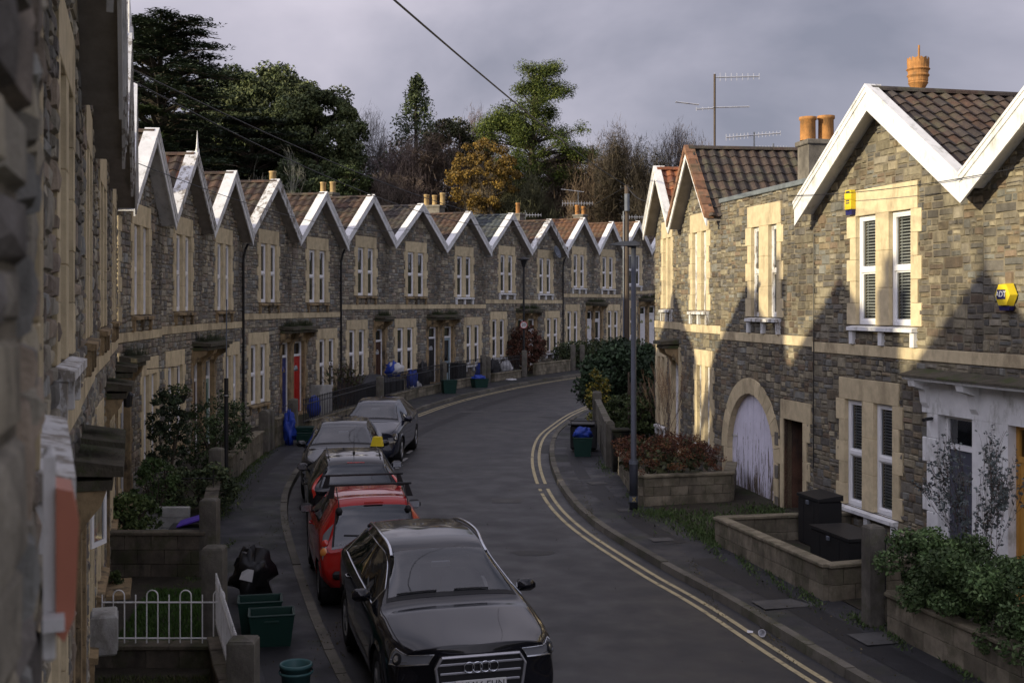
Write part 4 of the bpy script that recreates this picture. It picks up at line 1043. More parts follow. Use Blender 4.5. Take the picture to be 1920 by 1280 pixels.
def make_car(name, label, spec, loc, rz, body, L_, w, h, group='cars parked along the left kerb', glass='carglass', plate=None, scale=1):
    root = thing(name, label, 'car', loc, rz, group)
    kind = spec
    if kind == 'suv':
        nose = [(.70, .16, .20), (.79, .14, .34), (.83, .17, .52), (.815, .20, .70), (.76, .18, .82), (.63, .10, .905), (.36, .04, .945), (0, .02, .955)]
        st = [H_(.42, .885, .20, .93, 1.00), H_(.90, .915, .20, .99, 1.07), H_(1.26, .92, .20, 1.02, 1.12),
              C_(2.00, .92, .20, 1.03, 1.50, .575), C_(2.6, .92, .20, 1.05, 1.575, .60), C_(3.3, .915, .22, 1.08, 1.555, .59), C_(3.85, .90, .25, 1.10, 1.475, .56), H_(4.20, .87, .28, 1.10, 1.16)]
        tail = [(.68, 4.30, .32), (.76, 4.32, .45), (.80, 4.30, .62), (.79, 4.28, .82), (.74, 4.29, .98), (.60, 4.33, 1.06), (.35, 4.36, 1.09), (0, 4.37, 1.10)]
        cf = lambda z: -.02 + max(0, z - .8) * .2; crr = lambda z: 4.40; wf, wr_ = .88, 3.48; Rw = .355
        uc, uh, ur, ub = 3, 4, 7, 8; sg = [(3.34, 4.62), (4.68, 5.95), (6.04, 7.0)]
    elif kind == 'city':        # tiny hatchback
        nose = [(.60, .14, .20), (.69, .12, .32), (.73, .16, .48), (.72, .20, .62), (.68, .19, .74), (.56, .11, .80), (.32, .05, .83), (0, .03, .84)]
        st = [H_(.34, .77, .18, .84, .90), H_(.62, .80, .18, .92, .98), H_(.85, .81, .18, .95, 1.05),
              C_(1.42, .815, .18, .96, 1.39, .54), C_(1.95, .815, .18, .97, 1.455, .565), C_(2.5, .815, .18, .99, 1.445, .56), C_(2.98, .80, .22, 1.02, 1.39, .545), H_(3.26, .775, .26, .82, .86)]
        tail = [(.60, 3.36, .28), (.68, 3.38, .38), (.73, 3.37, .50), (.735, 3.34, .62), (.71, 3.31, .72), (.58, 3.33, .77), (.33, 3.36, .79), (0, 3.37, .80)]
        cf = lambda z: 0.0; crr = lambda z: 3.44 - max(0, z - .55) * .3; wf, wr_ = .62, 2.92; Rw = .28
        uc, uh, ur, ub = 3, 4, 7, 8; sg = [(3.38, 4.66), (4.72, 5.9)]
    else:                       # family hatchback
        k = L_ / 4.2
        nose = [(.66, .16, .20), (.75, .14, .32), (.79, .18, .48), (.78, .22, .62), (.73, .2, .74), (.6, .12, .81), (.34, .05, .845), (0, .03, .855)]
        st = [H_(.42, .85, .18, .84, .91), H_(.86, .875, .18, .91, .99), H_(1.18, .88, .18, .945, 1.05),
              C_(1.92, .88, .18, .95, 1.40, .55), C_(2.5, .88, .18, .96, 1.465, .575), C_(3.1, .875, .18, .99, 1.45, .57), C_(3.72, .86, .22, 1.01, 1.37, .54), H_(4.02, .83, .26, .98, 1.02)]
        tail = [(.66, 4.12, .28), (.73, 4.14, .40), (.77, 4.13, .56), (.765, 4.10, .74), (.71, 4.09, .86), (.58, 4.13, .93), (.33, 4.16, .955), (0, 4.17, .96)]
        st = [[(a, b * k, c) for a, b, c in r] for r in st]; tail = [(a, b * k, c) for a, b, c in tail]; nose = [(a, b * k, c) for a, b, c in nose]
        cf = lambda z: 0.0; crr = lambda z: 4.2 * k - max(0, z - .7) * .1; wf, wr_ = .84 * k, 3.42 * k; Rw = .315
        uc, uh, ur, ub = 3, 4, 7, 8; sg = [(3.34, 4.62), (4.68, 5.95), (6.04, 6.8)]
    C = Car(st, nose, tail, cf, None); C.cr_ = crr; C.L = L_
    br = [0, .06, .14, .22, .32, .42, .52, .62, .72, .80, .88, .94, 1.0]
    us = [-1, -.92, -.8, -.6, -.4, -.2, -.08]
    for k_ in range(C.n - 1): us += [k_ + b for b in br[:-1]]
    us += [C.n - 1, C.n - 1 + .08, C.n - .8, C.n - .6, C.n - .4, C.n - .2, C.n - .0]
    ts = [0, .25, .5, .75, 1, 1.25, 1.5, 1.75, 2, 2.25, 2.5, 2.75, 3, 3.25, 3.5, 3.75, 4, 4.06, 4.12, 4.35, 4.6, 4.8, 4.90, 5, 5.07, 5.15, 5.35, 5.6, 5.8, 6, 6.25, 6.5, 6.75, 7]
    ub_, ug = MB(), {}
    def region(u, t):
        if uc + .13 < u < uh - .02 and t > 5.07: return 'windscreen'
        if ur + .06 < u < ub - .07 and t > 5.15: return 'rear_window'
        if 4.12 < t < 4.90:
            for a, b in sg:
                if a < u < b: return 'side_window'
        return 'body'
    for a, b in sg: us += [a, b]
    us = sorted(set(round(q, 4) for q in us))
    for side in (-1, 1):
        grid = [[C.S(u, t, side) for t in ts] for u in us]
        for i, u in enumerate(us):                       # pull points onto the wheel arches
            for j, t in enumerate(ts):
                if t > 2.8 or u < 0 or u > C.n - 1: continue
                p = grid[i][j]
                for yc in (wf, wr_):
                    d = math.hypot(p.y - yc, p.z - Rw); ra = Rw + .055
                    if abs(d - ra) < .06 and d > 1e-4:
                        p.y = yc + (p.y - yc) * ra / d; p.z = Rw + (p.z - Rw) * ra / d
        for i in range(len(us) - 1):
            for j in range(len(ts) - 1):
                q = [grid[i][j], grid[i][j + 1], grid[i + 1][j + 1], grid[i + 1][j]]
                if side < 0: q = q[::-1]
                c = sum(q, Vector()) / 4
                um, tm = (us[i] + us[i + 1]) / 2, (ts[j] + ts[j + 1]) / 2
                if tm < 2.9 and 0 <= um <= C.n - 1 and any(math.hypot(c.y - yc, c.z - Rw) < Rw + .045 for yc in (wf, wr_)): continue
                r = region(um, tm)
                ug.setdefault((r, side if r == 'side_window' else 0), []).append(q)
    for (r, sd_), qs in ug.items():
        mb = MB(); idx = {}
        for q in qs:
            ids = []
            for p in q:
                kk = (round(p.x, 4), round(p.y, 4), round(p.z, 4))
                if kk not in idx: idx[kk] = len(mb.v); mb.v.append(tuple(p))
                if idx[kk] not in ids: ids.append(idx[kk])
            if len(ids) >= 3: mb.f.append(ids[::-1]); mb.mi.append(0); mb.c.append((1, 1, 1))
        mb.build(r, body if r == 'body' else (M['darkglass'] if r == 'side_window' or (r == 'rear_window' and glass == 'darkglass') else M[glass]), root, smooth=True)
    # black surround of the screens
    fr = MB(); f2_ = MB()
    for sd_ in (-1, 1):
        C.patch(uc + .02, uc + .13, 5.0, 7, sd_, 2, 8, .003, mb=fr)
        C.patch(uc + .13, uh, 5.0, 5.07, sd_, 8, 1, .003, mb=fr)
        C.patch(ur + .0, ub - .0, 5.0, 5.15, sd_, 6, 2, .003, mb=f2_)
    fr.build('windscreen_surround', M['trim'], root); f2_.build('rear_screen_surround', M['trim'], root)
    if kind == 'city':
        bl = MB()
        for sd_ in (-1, 1): C.patch(ub - .07, ub + .12, 5.0, 7, sd_, 3, 8, .003, mb=bl)
        bl.build('tailgate_panel', M['darkglass'], root)
    # dark door shuts and sills
    un = MB(); un.box(-w * .80, w * .80, .35, L_ - .35, .16, .50, bev=.03); un.build('underbody', M['trim'], root)
    # cabin interior
    it = MB(); it.box(-w * .78, w * .78, C.S(uc + .3, 7).y - .05, C.S(uc + .3, 7).y + .35, .70, .93, bev=.05)
    for sx in (-.36, .36):
        it.box(sx - .24, sx + .24, 1.9 * L_ / 4.39, 2.35 * L_ / 4.39, .42, .60, bev=.05)
        it.T = Matrix.Translation((sx, 2.35 * L_ / 4.39, .55)) @ Matrix.Rotation(R(-14), 4, 'X'); it.box(-.23, .23, -.06, .10, 0, .58, bev=.05); it.box(-.13, .13, -.03, .07, .60, .78, bev=.04); it.T = None
    it.box(-.58, .58, 3.15 * L_ / 4.39, 3.3 * L_ / 4.39, .5, 1.05, bev=.05)
    ito = it.build('interior', M['seat'], root)
    sw = MB(); cy = C.S(uc + .3, 7).y + .45; pts = [(.36 + .18 * math.cos(a * math.pi / 8), cy + .05 * math.sin(a * math.pi / 8), .90 + .17 * math.sin(a * math.pi / 8)) for a in range(17)]
    sw.tube(pts, .014, 6, caps=False); sw.build('steering_wheel', M['trim'], ito)
    mr_ = MB(); yy = C.S(uh - .3, 7).y + .10; mr_.box(-.11, .11, yy, yy + .03, h - .27, h - .20, bev=.01); mr_.build('interior_mirror', M['satin'], root)
    # wheels
    for yc in (wf, wr_):
        for sd_ in (-1, 1):
            xo = sd_ * (w - .02)
            T = Matrix.Translation((xo, yc, Rw)) @ Matrix.Rotation(R(90) * sd_, 4, 'Y')
            ln = MB(); ln.T = T; ln.lathe([(Rw + .06, -.03), (Rw + .06, -.30), (0, -.30)], n=28); ln.f = [f[::-1] for f in ln.f]; ln.build('wheel_arch', M['trim'], root)
            wh = MB(); wh.T = T; wh.lathe([(Rw * .62, -.2), (Rw * .97, -.2), (Rw, -.17), (Rw, -.04), (Rw * .97, -.008), (Rw * .80, 0), (Rw * .66, -.01), (Rw * .64, -.05)], n=32)
            tw = wh.build('tyre', M['rubber'], root, smooth=True)
            rm = MB(); rm.T = T; rm.lathe([(Rw * .64, -.01), (Rw * .60, -.03), (Rw * .60, -.08)], n=28); rm.lathe([(0, -.012), (.05, -.014), (.06, -.03)], n=14)
            for q in range(5):
                a = 2 * math.pi * q / 5
                for da in (-.13, .13):
                    c0, s0 = math.cos(a + da * 2.4), math.sin(a + da * 2.4); c1, s1 = math.cos(a + da), math.sin(a + da)
                    rm.tube([(.045 * c0, .045 * s0, -.03), (Rw * .61 * c1, Rw * .61 * s1, -.025)], [.022, .014], 6)
            rm.build('rim', M['rim'], tw)
            ds = MB(); ds.T = T; ds.lathe([(0, -.09), (Rw * .5, -.09)], n=20); ds.build('brake_disc', M['trim'], tw)
    # door mirrors, handles, side trim
    for sd_ in (-1, 1):
        p = C.S(uc + .42, 4.25, sd_)
        mm = MB(); mm.box(-.10, .10, -.055, .06, -.065, .075, bev=.045); mm.T = None
        mo = mm.build('door_mirror', body if kind != 'city' else M['trim'], root, smooth=True); mo.location = (p.x + sd_ * .13, p.y + .10, p.z + .03)
        fo_ = MB(); fo_.tube([(-sd_ * .15, .02, -.05), (0, 0, -.04)], .022, 6); fo_.build('mirror_foot', M['trim'], mo)
        gq = MB(); gq.quad((-.08, .062, -.045), (.08, .062, -.045), (.08, .062, .055), (-.08, .062, .055)); gq.build('mirror_glass', M['chrome'], mo)
        for us_ in ((4.35, 5.6) if kind != 'city' else (4.35,)):
            p = C.S(us_, 3.45, sd_); hd = MB(); hd.tube([(p.x, p.y - .09, p.z), (p.x + sd_ * .035, p.y - .06, p.z), (p.x + sd_ * .035, p.y + .06, p.z), (p.x, p.y + .09, p.z)], .012, 6); hd.build('door_handle', body, root)
        for us_ in ((4.64, 5.99) if kind != 'city' else (4.69,)):     # door shut lines
            ln = C.patch(us_ - .008, us_ + .008, .3, 4.1, sd_, 1, 24, .0025); ln.build('door_gap', M['trim'], root)
    for sd_ in (-1, 1):                              # bonnet and tailgate edges, wing crease
        C.patch(.35, uc - .05, 4.62, 4.70, sd_, 24, 1, .0025).build('bonnet_gap', M['trim'], root)
        C.patch(ub + .08, C.n - 1.0, 4.55, 4.63, sd_, 12, 1, .0025).build('tailgate_gap', M['trim'], root)
    # front lamps and grille, tail lamps
    for sd_ in (-1, 1):
        if kind == 'suv':
            hl = C.patch(-.36, .55, lambda q: 3.60 - .72 * q, lambda q: 4.55 - .42 * q, sd_, 18, 6, .006)
        else:
            hl = C.patch(-.20, .75, lambda q: 2.6 + .3 * q, lambda q: 3.6 + .35 * q, sd_, 14, 6, .006)
        ho = hl.build('headlight', M['lens'], root, smooth=True)
        p = C.S(.12 if kind == 'suv' else .1, 3.68 if kind == 'suv' else 3.3, sd_); nn_ = C.nrm(.12, 3.6, sd_)
        for (dx, rr_) in ((0, .062), (.0, .038)):
            pj = MB(); pj.T = Matrix.Translation(p + nn_ * (.012 if rr_ > .05 else .02)) @ nn_.to_track_quat('Z', 'Y').to_matrix().to_4x4()
            pj.lathe([(rr_, -.01), (rr_, .004), (rr_ * .8, .008), (0, .006)], n=20); pj.build('projector' if rr_ > .05 else 'bulb_lens', M['trim'] if rr_ > .05 else M['chrome'], ho)
        if kind == 'suv':
            lo_ = lambda q: 3.60 - .72 * q; hi_ = lambda q: 4.55 - .42 * q; uu = lambda q: -.36 + .91 * q
            eb = MB(); on = lambda u, t: C.S(u, t, sd_) + C.nrm(u, t, sd_) * .011
            eb.tube([on(uu(q / 14), lo_(q / 14)) for q in range(15)], .010, 6); eb.tube([on(uu(q / 14), hi_(q / 14)) for q in range(15)], .005, 6)
            eb.tube([on(uu(1), lo_(1) + (hi_(1) - lo_(1)) * q / 5) for q in range(6)], .009, 6); eb.tube([on(uu(0), lo_(0) + (hi_(0) - lo_(0)) * q / 5) for q in range(6)], .006, 6)
            eb.tube([on(uu(q / 14), lo_(q / 14) * .75 + hi_(q / 14) * .25) for q in range(4, 15)], .004, 6)
            eb.build('daytime_strip', M['chrome'], ho)
        if kind == 'suv':
            tl = C.patch(8.3, 9.5, 3.0, 3.9, sd_, 10, 4, .006)
        elif kind == 'city':
            tl = C.patch(ub - .62, ub + .65, lambda q: 4.15 - 1.0 * q, lambda q: 4.98 - 1.15 * q, sd_, 14, 5, .010)
        else:
            tl = C.patch(ub - .75, ub + .9, lambda q: 4.45 - 1.0 * q, lambda q: 4.92 - .85 * q, sd_, 14, 5, .008)
        to = tl.build('tail_light', M['lens'] if kind == 'city' else M['redlens'], root, smooth=True)
        if kind == 'city':
            for (ua, ta, m_, r_) in ((ub - .25, 4.27, M['redlens'], .055), (ub + .18, 3.9, M['amber'], .06)):
                p = C.S(ua, ta, sd_); nn_ = C.nrm(ua, ta, sd_); pj = MB(); pj.T = Matrix.Translation(p + nn_ * .014) @ nn_.to_track_quat('Z', 'Y').to_matrix().to_4x4()
                pj.lathe([(r_, 0), (r_ * .8, .012), (0, .018)], n=18); pj.build('lamp', m_, to, smooth=True)
    return root, C, (uc, uh, ur, ub)

def along(front, rear_dir):      # position of the nose and heading -> loc, rz   (local +y runs from nose to tail)
    d = Vector(rear_dir).normalized(); return (front[0], front[1], ground(front[0] + d.x * 2, front[1] + d.y * 2) + .02), math.atan2(-d.x, d.y)
def settle(root, d):             # lean the car with the slope of the street
    root.rotation_euler.x = math.atan(.016 * abs(d.normalized().y)) * (1 if d.y > 0 else -1)
    root.location.z = ground(root.location.x, root.location.y) + .045

# black SUV nearest the camera, nose towards us
d_ = Vector((-.265, .964)); loc, rz = along((-.33, 12.0), d_)
suv, C, K = make_car('parked_car', 'large black car nearest the camera, with roof rails and four ring badge', 'suv', loc, rz, M['p_black'], 4.39, .92, 1.575)
settle(suv, d_)
g = MB(); hexg = [(-.40, .86), (.40, .86), (.46, .76), (.40, .34), (.34, .26), (-.34, .26), (-.40, .34), (-.46, .76)]
g.prism(hexg[::-1], -.055, .10, 'y'); go = g.build('grille', M['trim'], suv)
g = MB(); ptsg = [(x, -.062, z) for x, z in hexg] + [(hexg[0][0], -.062, hexg[0][1])]; g.tube(ptsg, .016, 8, caps=False); g.build('grille_surround', M['satin'], go)
for z in (.79, .70, .61, .50, .42, .34):
    b = MB(); hw_ = .43 if z > .75 else .42 - (.76 - z) * .12; b.box(-hw_, hw_, -.068, -.056, z - .012, z + .012, bev=.005); b.build('grille_bar', M['satin'], go)
b = MB()
for k in range(4):
    cx_ = -.123 + .082 * k; b.tube([(cx_ + .052 * math.cos(a * math.pi / 12), -.078 - (k % 2) * .004, .755 + .052 * math.sin(a * math.pi / 12)) for a in range(25)], .0075, 8, caps=False)
b.build('badge_rings', M['chrome'], suv)
b = MB(); b.box(-.26, .26, -.085, -.070, .52, .63, bev=.004); po = b.build('number_plate', M['plate'], suv)
text(po, 'WM16 EHN', .095, (0, -.0875, .575), (R(90), 0, 0), M['ktext'])
for sd_ in (-1, 1):
    b = MB(); pts = []
    for q in range(19):
        u = 3.95 + (7.0 - 3.95) * q / 18; p = C.S(u, 5.12, sd_); lift = .045 * min(1, 4 * min(q, 18 - q) / 18); pts.append((p.x, p.y, p.z + .012 + lift))
    b.tube(pts, .019, 8); b.build('roof_rail', M['chrome'], suv)
    b = MB(); pts = [C.S(3.36 + (6.9 - 3.36) * q / 24, 4.10, sd_) + C.nrm(3.36 + 3.54 * q / 24, 4.1, sd_) * .008 for q in range(25)]; pts2 = [C.S(6.9 - (6.9 - 3.36) * q / 24, 4.90 if sd_ < 0 else 4.72, sd_) + C.nrm(6.9 - 3.54 * q / 24, 4.85, sd_) * .006 for q in range(25)]
    b.tube(pts + pts2 + pts[:1], .008, 6); b.build('window_trim', M['chrome'], suv)
    b = MB(); p0 = C.S(3.12, 6.2 - .8 * sd_ * .0, sd_)
    b = MB(); b.tube([C.S(3.15, 5.4 + 1.2 * q / 6, sd_) + Vector((0, -.0, .014)) for q in range(7)] if sd_ < 0 else [C.S(3.15, 5.9 + 1.0 * q / 6, sd_) + Vector((0, 0, .014)) for q in range(7)], .009, 6); b.build('wiper', M['trim'], suv)

# small red hatchback, tail towards us
d_ = Vector((.225, -.974)); L_ = 3.44; tail_pt = Vector((-1.92, 16.95)); nose_pt = tail_pt - d_ * L_
loc, rz = along(nose_pt, d_)
red, C, K = make_car('parked_car', 'small red hatchback with black roof bars parked behind the large black car', 'city', loc, rz, M['p_red'], L_, .815, 1.455, glass='darkglass'); settle(red, d_)
for k, y in enumerate((1.62, 2.55)):
    b = MB(); b.box(-.62, .62, y - .022, y + .022, 1.575, 1.605, bev=.008); bo = b.build('roof_bar', M['trim'], red)
    for sx in (-.55, .55):
        f_ = MB(); f_.prism([(sx - .03, 1.573), (sx + .03, 1.573), (sx + .05 + (.04 if sx > 0 else -.04), 1.40), (sx - .05 + (.04 if sx > 0 else -.04), 1.40)][::-1], y - .03, y + .03, 'y'); f_.build('bar_foot', M['trim'], bo)
for sx in (-.50, .50):
    b = MB(); b.tube([(sx, 2.57, 1.56), (sx, 2.8, 1.46), (sx, 2.98, 1.42), (sx, 3.05, 1.34)], .008, 5); b.lathe([(0, 0), (.045, .01), (.05, .05), (.03, .09), (0, .1)], (sx, 3.06, 1.26), 12); b.build('bar_strap', M['trim'], red)
b = MB(); b.box(-.14, .14, 3.02, 3.045, 1.395, 1.42, bev=.005); b.build('brake_light', M['redlens'], red)
b = MB(); b.box(-.62, -.30, 3.37, 3.452, .40, .52, bev=.04); b.box(.30, .62, 3.37, 3.452, .40, .52, bev=.04); b.build('bumper_insert', M['trim'], red)
tx = text(red, 'CITROEN', .085, (-.36, 3.335, .845), (R(80), 0, R(180)), M['satin'], ext=.003)
tx.location = (.36, 3.345, .86)
b = MB(); b.box(-.26, .26, 3.425, 3.445, .56, .67, bev=.004); b.build('number_plate', M['plate_y'], red)
b = MB(); b.tube([C.S(8.0, 6.95) + Vector((0, .02, 0)), C.S(7.75, 6.5) + Vector((0, .02, 0)), C.S(7.7, 5.7) + Vector((0, .02, 0))], .010, 6); b.build('rear_wiper', M['trim'], red)

# black hatchback, tail towards us
d_ = Vector((.185, -.983)); L_ = 4.0; tail_pt = Vector((-2.72, 21.0)); nose_pt = tail_pt - d_ * L_
loc, rz = along(nose_pt, d_)
blk, C, K = make_car('parked_car', 'black hatchback with tinted rear window and roof aerial in front of the red car', 'hatch', loc, rz, M['p_black'], L_, .88, 1.465, glass='darkglass'); settle(blk, d_)
def roof_aerial(root, y, z):
    b = MB(); b.tube([(0, y, z - .01), (0, y, z + .03)], [.03, .018], 8); b.tube([(0, y, z + .03), (0, y + .10, z + .36)], [.006, .003], 5); b.build('aerial', M['trim'], root)
roof_aerial(blk, 2.9, 1.455)
b = MB(); b.box(-.16, .16, 3.52, 3.545, 1.355, 1.38, bev=.005); b.build('brake_light', M['redlens'], blk)
b = MB(); b.tube([(0, 3.80, 1.03), (.12, 3.74, 1.10), (.42, 3.73, 1.11)], .012, 6); b.build('rear_wiper', M['trim'], blk)
for sx in (-.47, .47):
    b = MB(); b.box(sx - .008, sx + .008, 2.0, 3.3, 1.44, 1.452); b.build('roof_channel', M['trim'], blk)
b = MB(); b.box(-.26, .26, 3.96, 3.985, .62, .73, bev=.004); b.build('number_plate', M['plate_y'], blk)
# dark grey saloon, nose towards us, yellow roof box sign
d_ = Vector((-.10, .995)); loc, rz = along((-3.62, 25.15), d_)
gry, C, K = make_car('parked_car', 'dark grey car facing the camera between the black hatchback and the farthest car', 'hatch', loc, rz, M['p_dark'], 4.2, .88, 1.465); settle(gry, d_)
roof_aerial(gry, 3.35, 1.44)
# farthest car
d_ = Vector((.06, .998)); loc, rz = along((-3.75, 30.05), d_)
far, C, K = make_car('parked_car', 'farthest parked car, dark blue grey, standing further out from the kerb', 'hatch', loc, rz, M['p_blue'], 4.3, .89, 1.47); settle(far, d_)
# yellow sign on the black hatchback's roof edge
sg_ = thing('roof_sign', 'yellow wedge shaped learner sign on a dark car roof', 'roof sign', (PX(707, 25.1), 25.1, PZ(836, 25.1)), R(-15))
b = MB(); b.prism([(-.13, 0), (.13, 0), (.09, .20), (-.07, .20)], -.06, .06, 'y'); b.build('sign_board', M['alarm_y'], sg_)
b = MB(); b.box(-.14, .14, -.08, .08, -.03, -.001); b.build('sign_base', M['trim'], sg_)
# ------------------------------------------------------------------ vegetation
def leafmat(name, base=(1, 1, 1), rough=.7, transl=.25):
    m = mat(name, base, rough, .12, 3, col=True, spec=.25)
    return m
M['leaf'] = leafmat('foliage'); M['bark'] = mat('bark', (.075, .062, .048), .95, .35, 5, bump=.01, bscale=20)
M['twig'] = mat('twigs', (1, 1, 1), .95, .2, 5, col=True)
def leaves(mb, c, rad, n, size, pal, rnd, flatness=0.0, shell=.55, up=.2, aspect=.55):
    """leaf quads through an ellipsoid; clump-wise light and dark by leaf colour"""
    cx, cy, cz = c; rn = rnd.random; gs = rnd.gauss; V = mb.v; Fc = mb.f; MI = mb.mi; CO = mb.c
    for _ in range(n):
        x, y, z = gs(0, 1), gs(0, 1), gs(0, 1); l = math.sqrt(x * x + y * y + z * z) + 1e-6
        k = (shell + (1 - shell) * rn()) if rn() < .8 else rn() ** .4
        x *= k / l; y *= k / l; z *= k / l
        if flatness > 0: nx, ny, nz = gs(0, .25), gs(0, .25), 1
        else: nx, ny, nz = gs(0, 1) + x, gs(0, 1) + y, gs(0, 1) + up * 3 + z
        l = math.sqrt(nx * nx + ny * ny + nz * nz) + 1e-6; nx /= l; ny /= l; nz /= l
        ax, ay, az = gs(0, 1), gs(0, 1), gs(0, 1); d = ax * nx + ay * ny + az * nz
        ax -= d * nx; ay -= d * ny; az -= d * nz; l = math.sqrt(ax * ax + ay * ay + az * az) + 1e-6
        s_ = size * (.6 + .7 * rn()); ax *= s_ / l; ay *= s_ / l; az *= s_ / l
        bx, by, bz = (ny * az - nz * ay) * aspect, (nz * ax - nx * az) * aspect, (nx * ay - ny * ax) * aspect
        px, py, pz = cx + x * rad[0], cy + y * rad[1], cz + z * rad[2]; b = len(V)
        V += [(px - ax, py - ay, pz - az), (px - bx, py - by, pz - bz), (px + ax, py + ay, pz + az), (px + bx, py + by, pz + bz)]
        q = pal[int(rn() * len(pal))]; t = .75 + .5 * rn()
        Fc.append((b, b + 1, b + 2, b + 3)); MI.append(0); CO.append((q[0] * t, q[1] * t, q[2] * t))
def blob_crown(mb, c, rad, nblob, nleaf, size, pal, rnd, br=.32, mult=1, **k):
    """crown built from many uneven clumps"""
    nblob = int(nblob * mult); nleaf = int(nleaf * (1 + (mult - 1) * .35))
    for _ in range(nblob):
        while True:
            v = Vector((rnd.uniform(-1, 1), rnd.uniform(-1, 1), rnd.uniform(-1, 1)))
            if .2 < v.length <= 1: break
        v = v.normalized() * (v.length ** .45)
        p = Vector(c) + Vector((v.x * rad[0], v.y * rad[1], v.z * rad[2]))
        r_ = br * rnd.uniform(.35, 1.25) * min(rad[0], rad[2] * 1.3)
        q = jit((1, 1, 1), .38, rnd)[0]; pl = [(a * q, b * q, cc * q) for a, b, cc in pal]
        leaves(mb, p, (r_, r_, r_ * .75), int(nleaf / nblob), size, pl, rnd, **k)
def branch(mb, p, d, L_, r0, lev, rnd, col, spread=.55, gravity=.05, tips=None, minr=.012, nseg=3, kids=(2, 4)):
    pts = [p.copy()]; rs = [r0]; q = p.copy(); dd = d.copy()
    for i in range(nseg):
        dd = (dd + Vector((rnd.gauss(0, .12), rnd.gauss(0, .12), rnd.gauss(0, .10) + gravity))).normalized()
        q = q + dd * L_ / nseg; pts.append(q.copy()); rs.append(max(minr, r0 * (1 - .45 * (i + 1) / nseg)))
    mb.tube(pts, rs, 5 if r0 > .05 else 3, caps=False, col=col)
    if lev == 0:
        if tips is not None: tips.append(q)
        return
    for k in range(rnd.randint(*kids)):
        t = rnd.uniform(.45, 1.0); j = min(nseg - 1, int(t * nseg)); base = pts[j].lerp(pts[j + 1], t * nseg - j if t < 1 else 1)
        a = Vector((rnd.gauss(0, 1), rnd.gauss(0, 1), rnd.gauss(0, .7))).normalized()
        nd = (dd + a * spread * rnd.uniform(.7, 1.4)).normalized()
        branch(mb, base, nd, L_ * rnd.uniform(.58, .82), max(minr, rs[-1] * rnd.uniform(.55, .8)), lev - 1, rnd, col, spread, gravity, tips, minr, nseg, kids)
    branch(mb, q, (dd + Vector((rnd.gauss(0, .2), rnd.gauss(0, .2), 0))).normalized(), L_ * .75, max(minr, rs[-1]), lev - 1, rnd, col, spread, gravity, tips, minr, nseg, kids)
GT = 'trees on the hillside behind the roofs'
def base_at(px, Y): x = PX(px, Y); return Vector((x, Y, terrain_z(x, Y)))
def bare_tree(px, Y, ytop, wpx, label, col=(.095, .075, .065), lev=6, seed=1, name='bare_tree', twigs=0, tcol=(.10, .075, .062), trunk=.35, group=GT, kids=(2, 4), b=None, spread=.75, minr=.022, mound=0):
    rnd = random.Random(seed); b = b if b is not None else base_at(px, Y); zt = PZ(ytop, Y); h = zt - b.z
    root = thing(name, label, 'tree', b, 0, group); o = Vector((0, 0, 0))
    t = MB(); th = h * .30; t.tube([o, (rnd.uniform(-.1, .1), 0, th * .5), (0, 0, th)], [trunk * 1.3, trunk, trunk * .85], 8, col=col); 
    cb = MB(); tips = []
    w_ = wpx / F * Y / 2
    nb = 6
    for k in range(nb):
        a = 2 * math.pi * k / nb + rnd.uniform(-.4, .4); el = rnd.uniform(.25, 1.3)
        d = Vector((math.cos(a) * math.cos(el), math.sin(a) * math.cos(el), math.sin(el)))
        branch(cb, Vector((0, 0, th * rnd.uniform(.75, 1.0))), d, h * .30, trunk * .55, lev - 1, rnd, col, spread, .03, tips, minr, 2, kids)
    # scale the limbs to the crown's real spread and height
    mxx = sorted(abs(v[0]) for v in cb.v)[int(len(cb.v) * .95)]; mxz = sorted(v[2] for v in cb.v)[int(len(cb.v) * .995)]
    kx = w_ / mxx; kz = (h - th * .5) / max(.1, mxz - th * .5)
    cb.v = [(v[0] * kx, v[1] * kx, th * .5 + (v[2] - th * .5) * kz if v[2] > th * .5 else v[2]) for v in cb.v]
    zc = h * .42; hz = h - zc                        # round the outline into a dome
    def dome(v):
        if v[2] < zc: return v
        e_ = math.hypot(math.hypot(v[0], v[1]) / (w_ * 1.05), (v[2] - zc) / hz)
        if e_ <= .93: return v
        k_ = (.93 + (e_ - .93) * .25) / e_; return (v[0] * k_, v[1] * k_, zc + (v[2] - zc) * k_)
    cb.v = [dome(v) for v in cb.v]
    t.build('trunk', M['twig'], root)
    if twigs:
        for q in range(twigs):
            p = Vector(rnd.choice(tips)); p = Vector(dome((p.x * kx, p.y * kx, th * .5 + (p.z - th * .5) * kz))) + Vector((rnd.gauss(0, 1), rnd.gauss(0, 1), rnd.gauss(0, 1))) * w_ * .11
            d = (Vector((rnd.gauss(0, .6), rnd.gauss(0, .6), 1)).normalized()) * rnd.uniform(.35, .9); s_ = Vector((rnd.uniform(-1, 1), rnd.uniform(-1, 1), 0)) * .022
            cb.add([p - s_, p + s_, p + d], [(0, 1, 2)], col=jit(tcol, .3, rnd))
    if mound:
        for q in range(90):
            a = rnd.uniform(0, 6.28); rr = math.sqrt(rnd.random()) * w_ * .8; zz = h * rnd.uniform(.15, .95) * (1 - .45 * (rr / w_) ** 2)
            tn = rnd.uniform(.7, 1.3)
            leaves(cb, (math.cos(a) * rr, math.sin(a) * rr, zz), (w_ * .24, w_ * .24, h * .10), mound // 90, .30, [tuple(x * tn for x in tcol)], rnd, shell=.1, up=-1.2, aspect=.07)
    cb.build('crown', M['twig'], root)
    return root
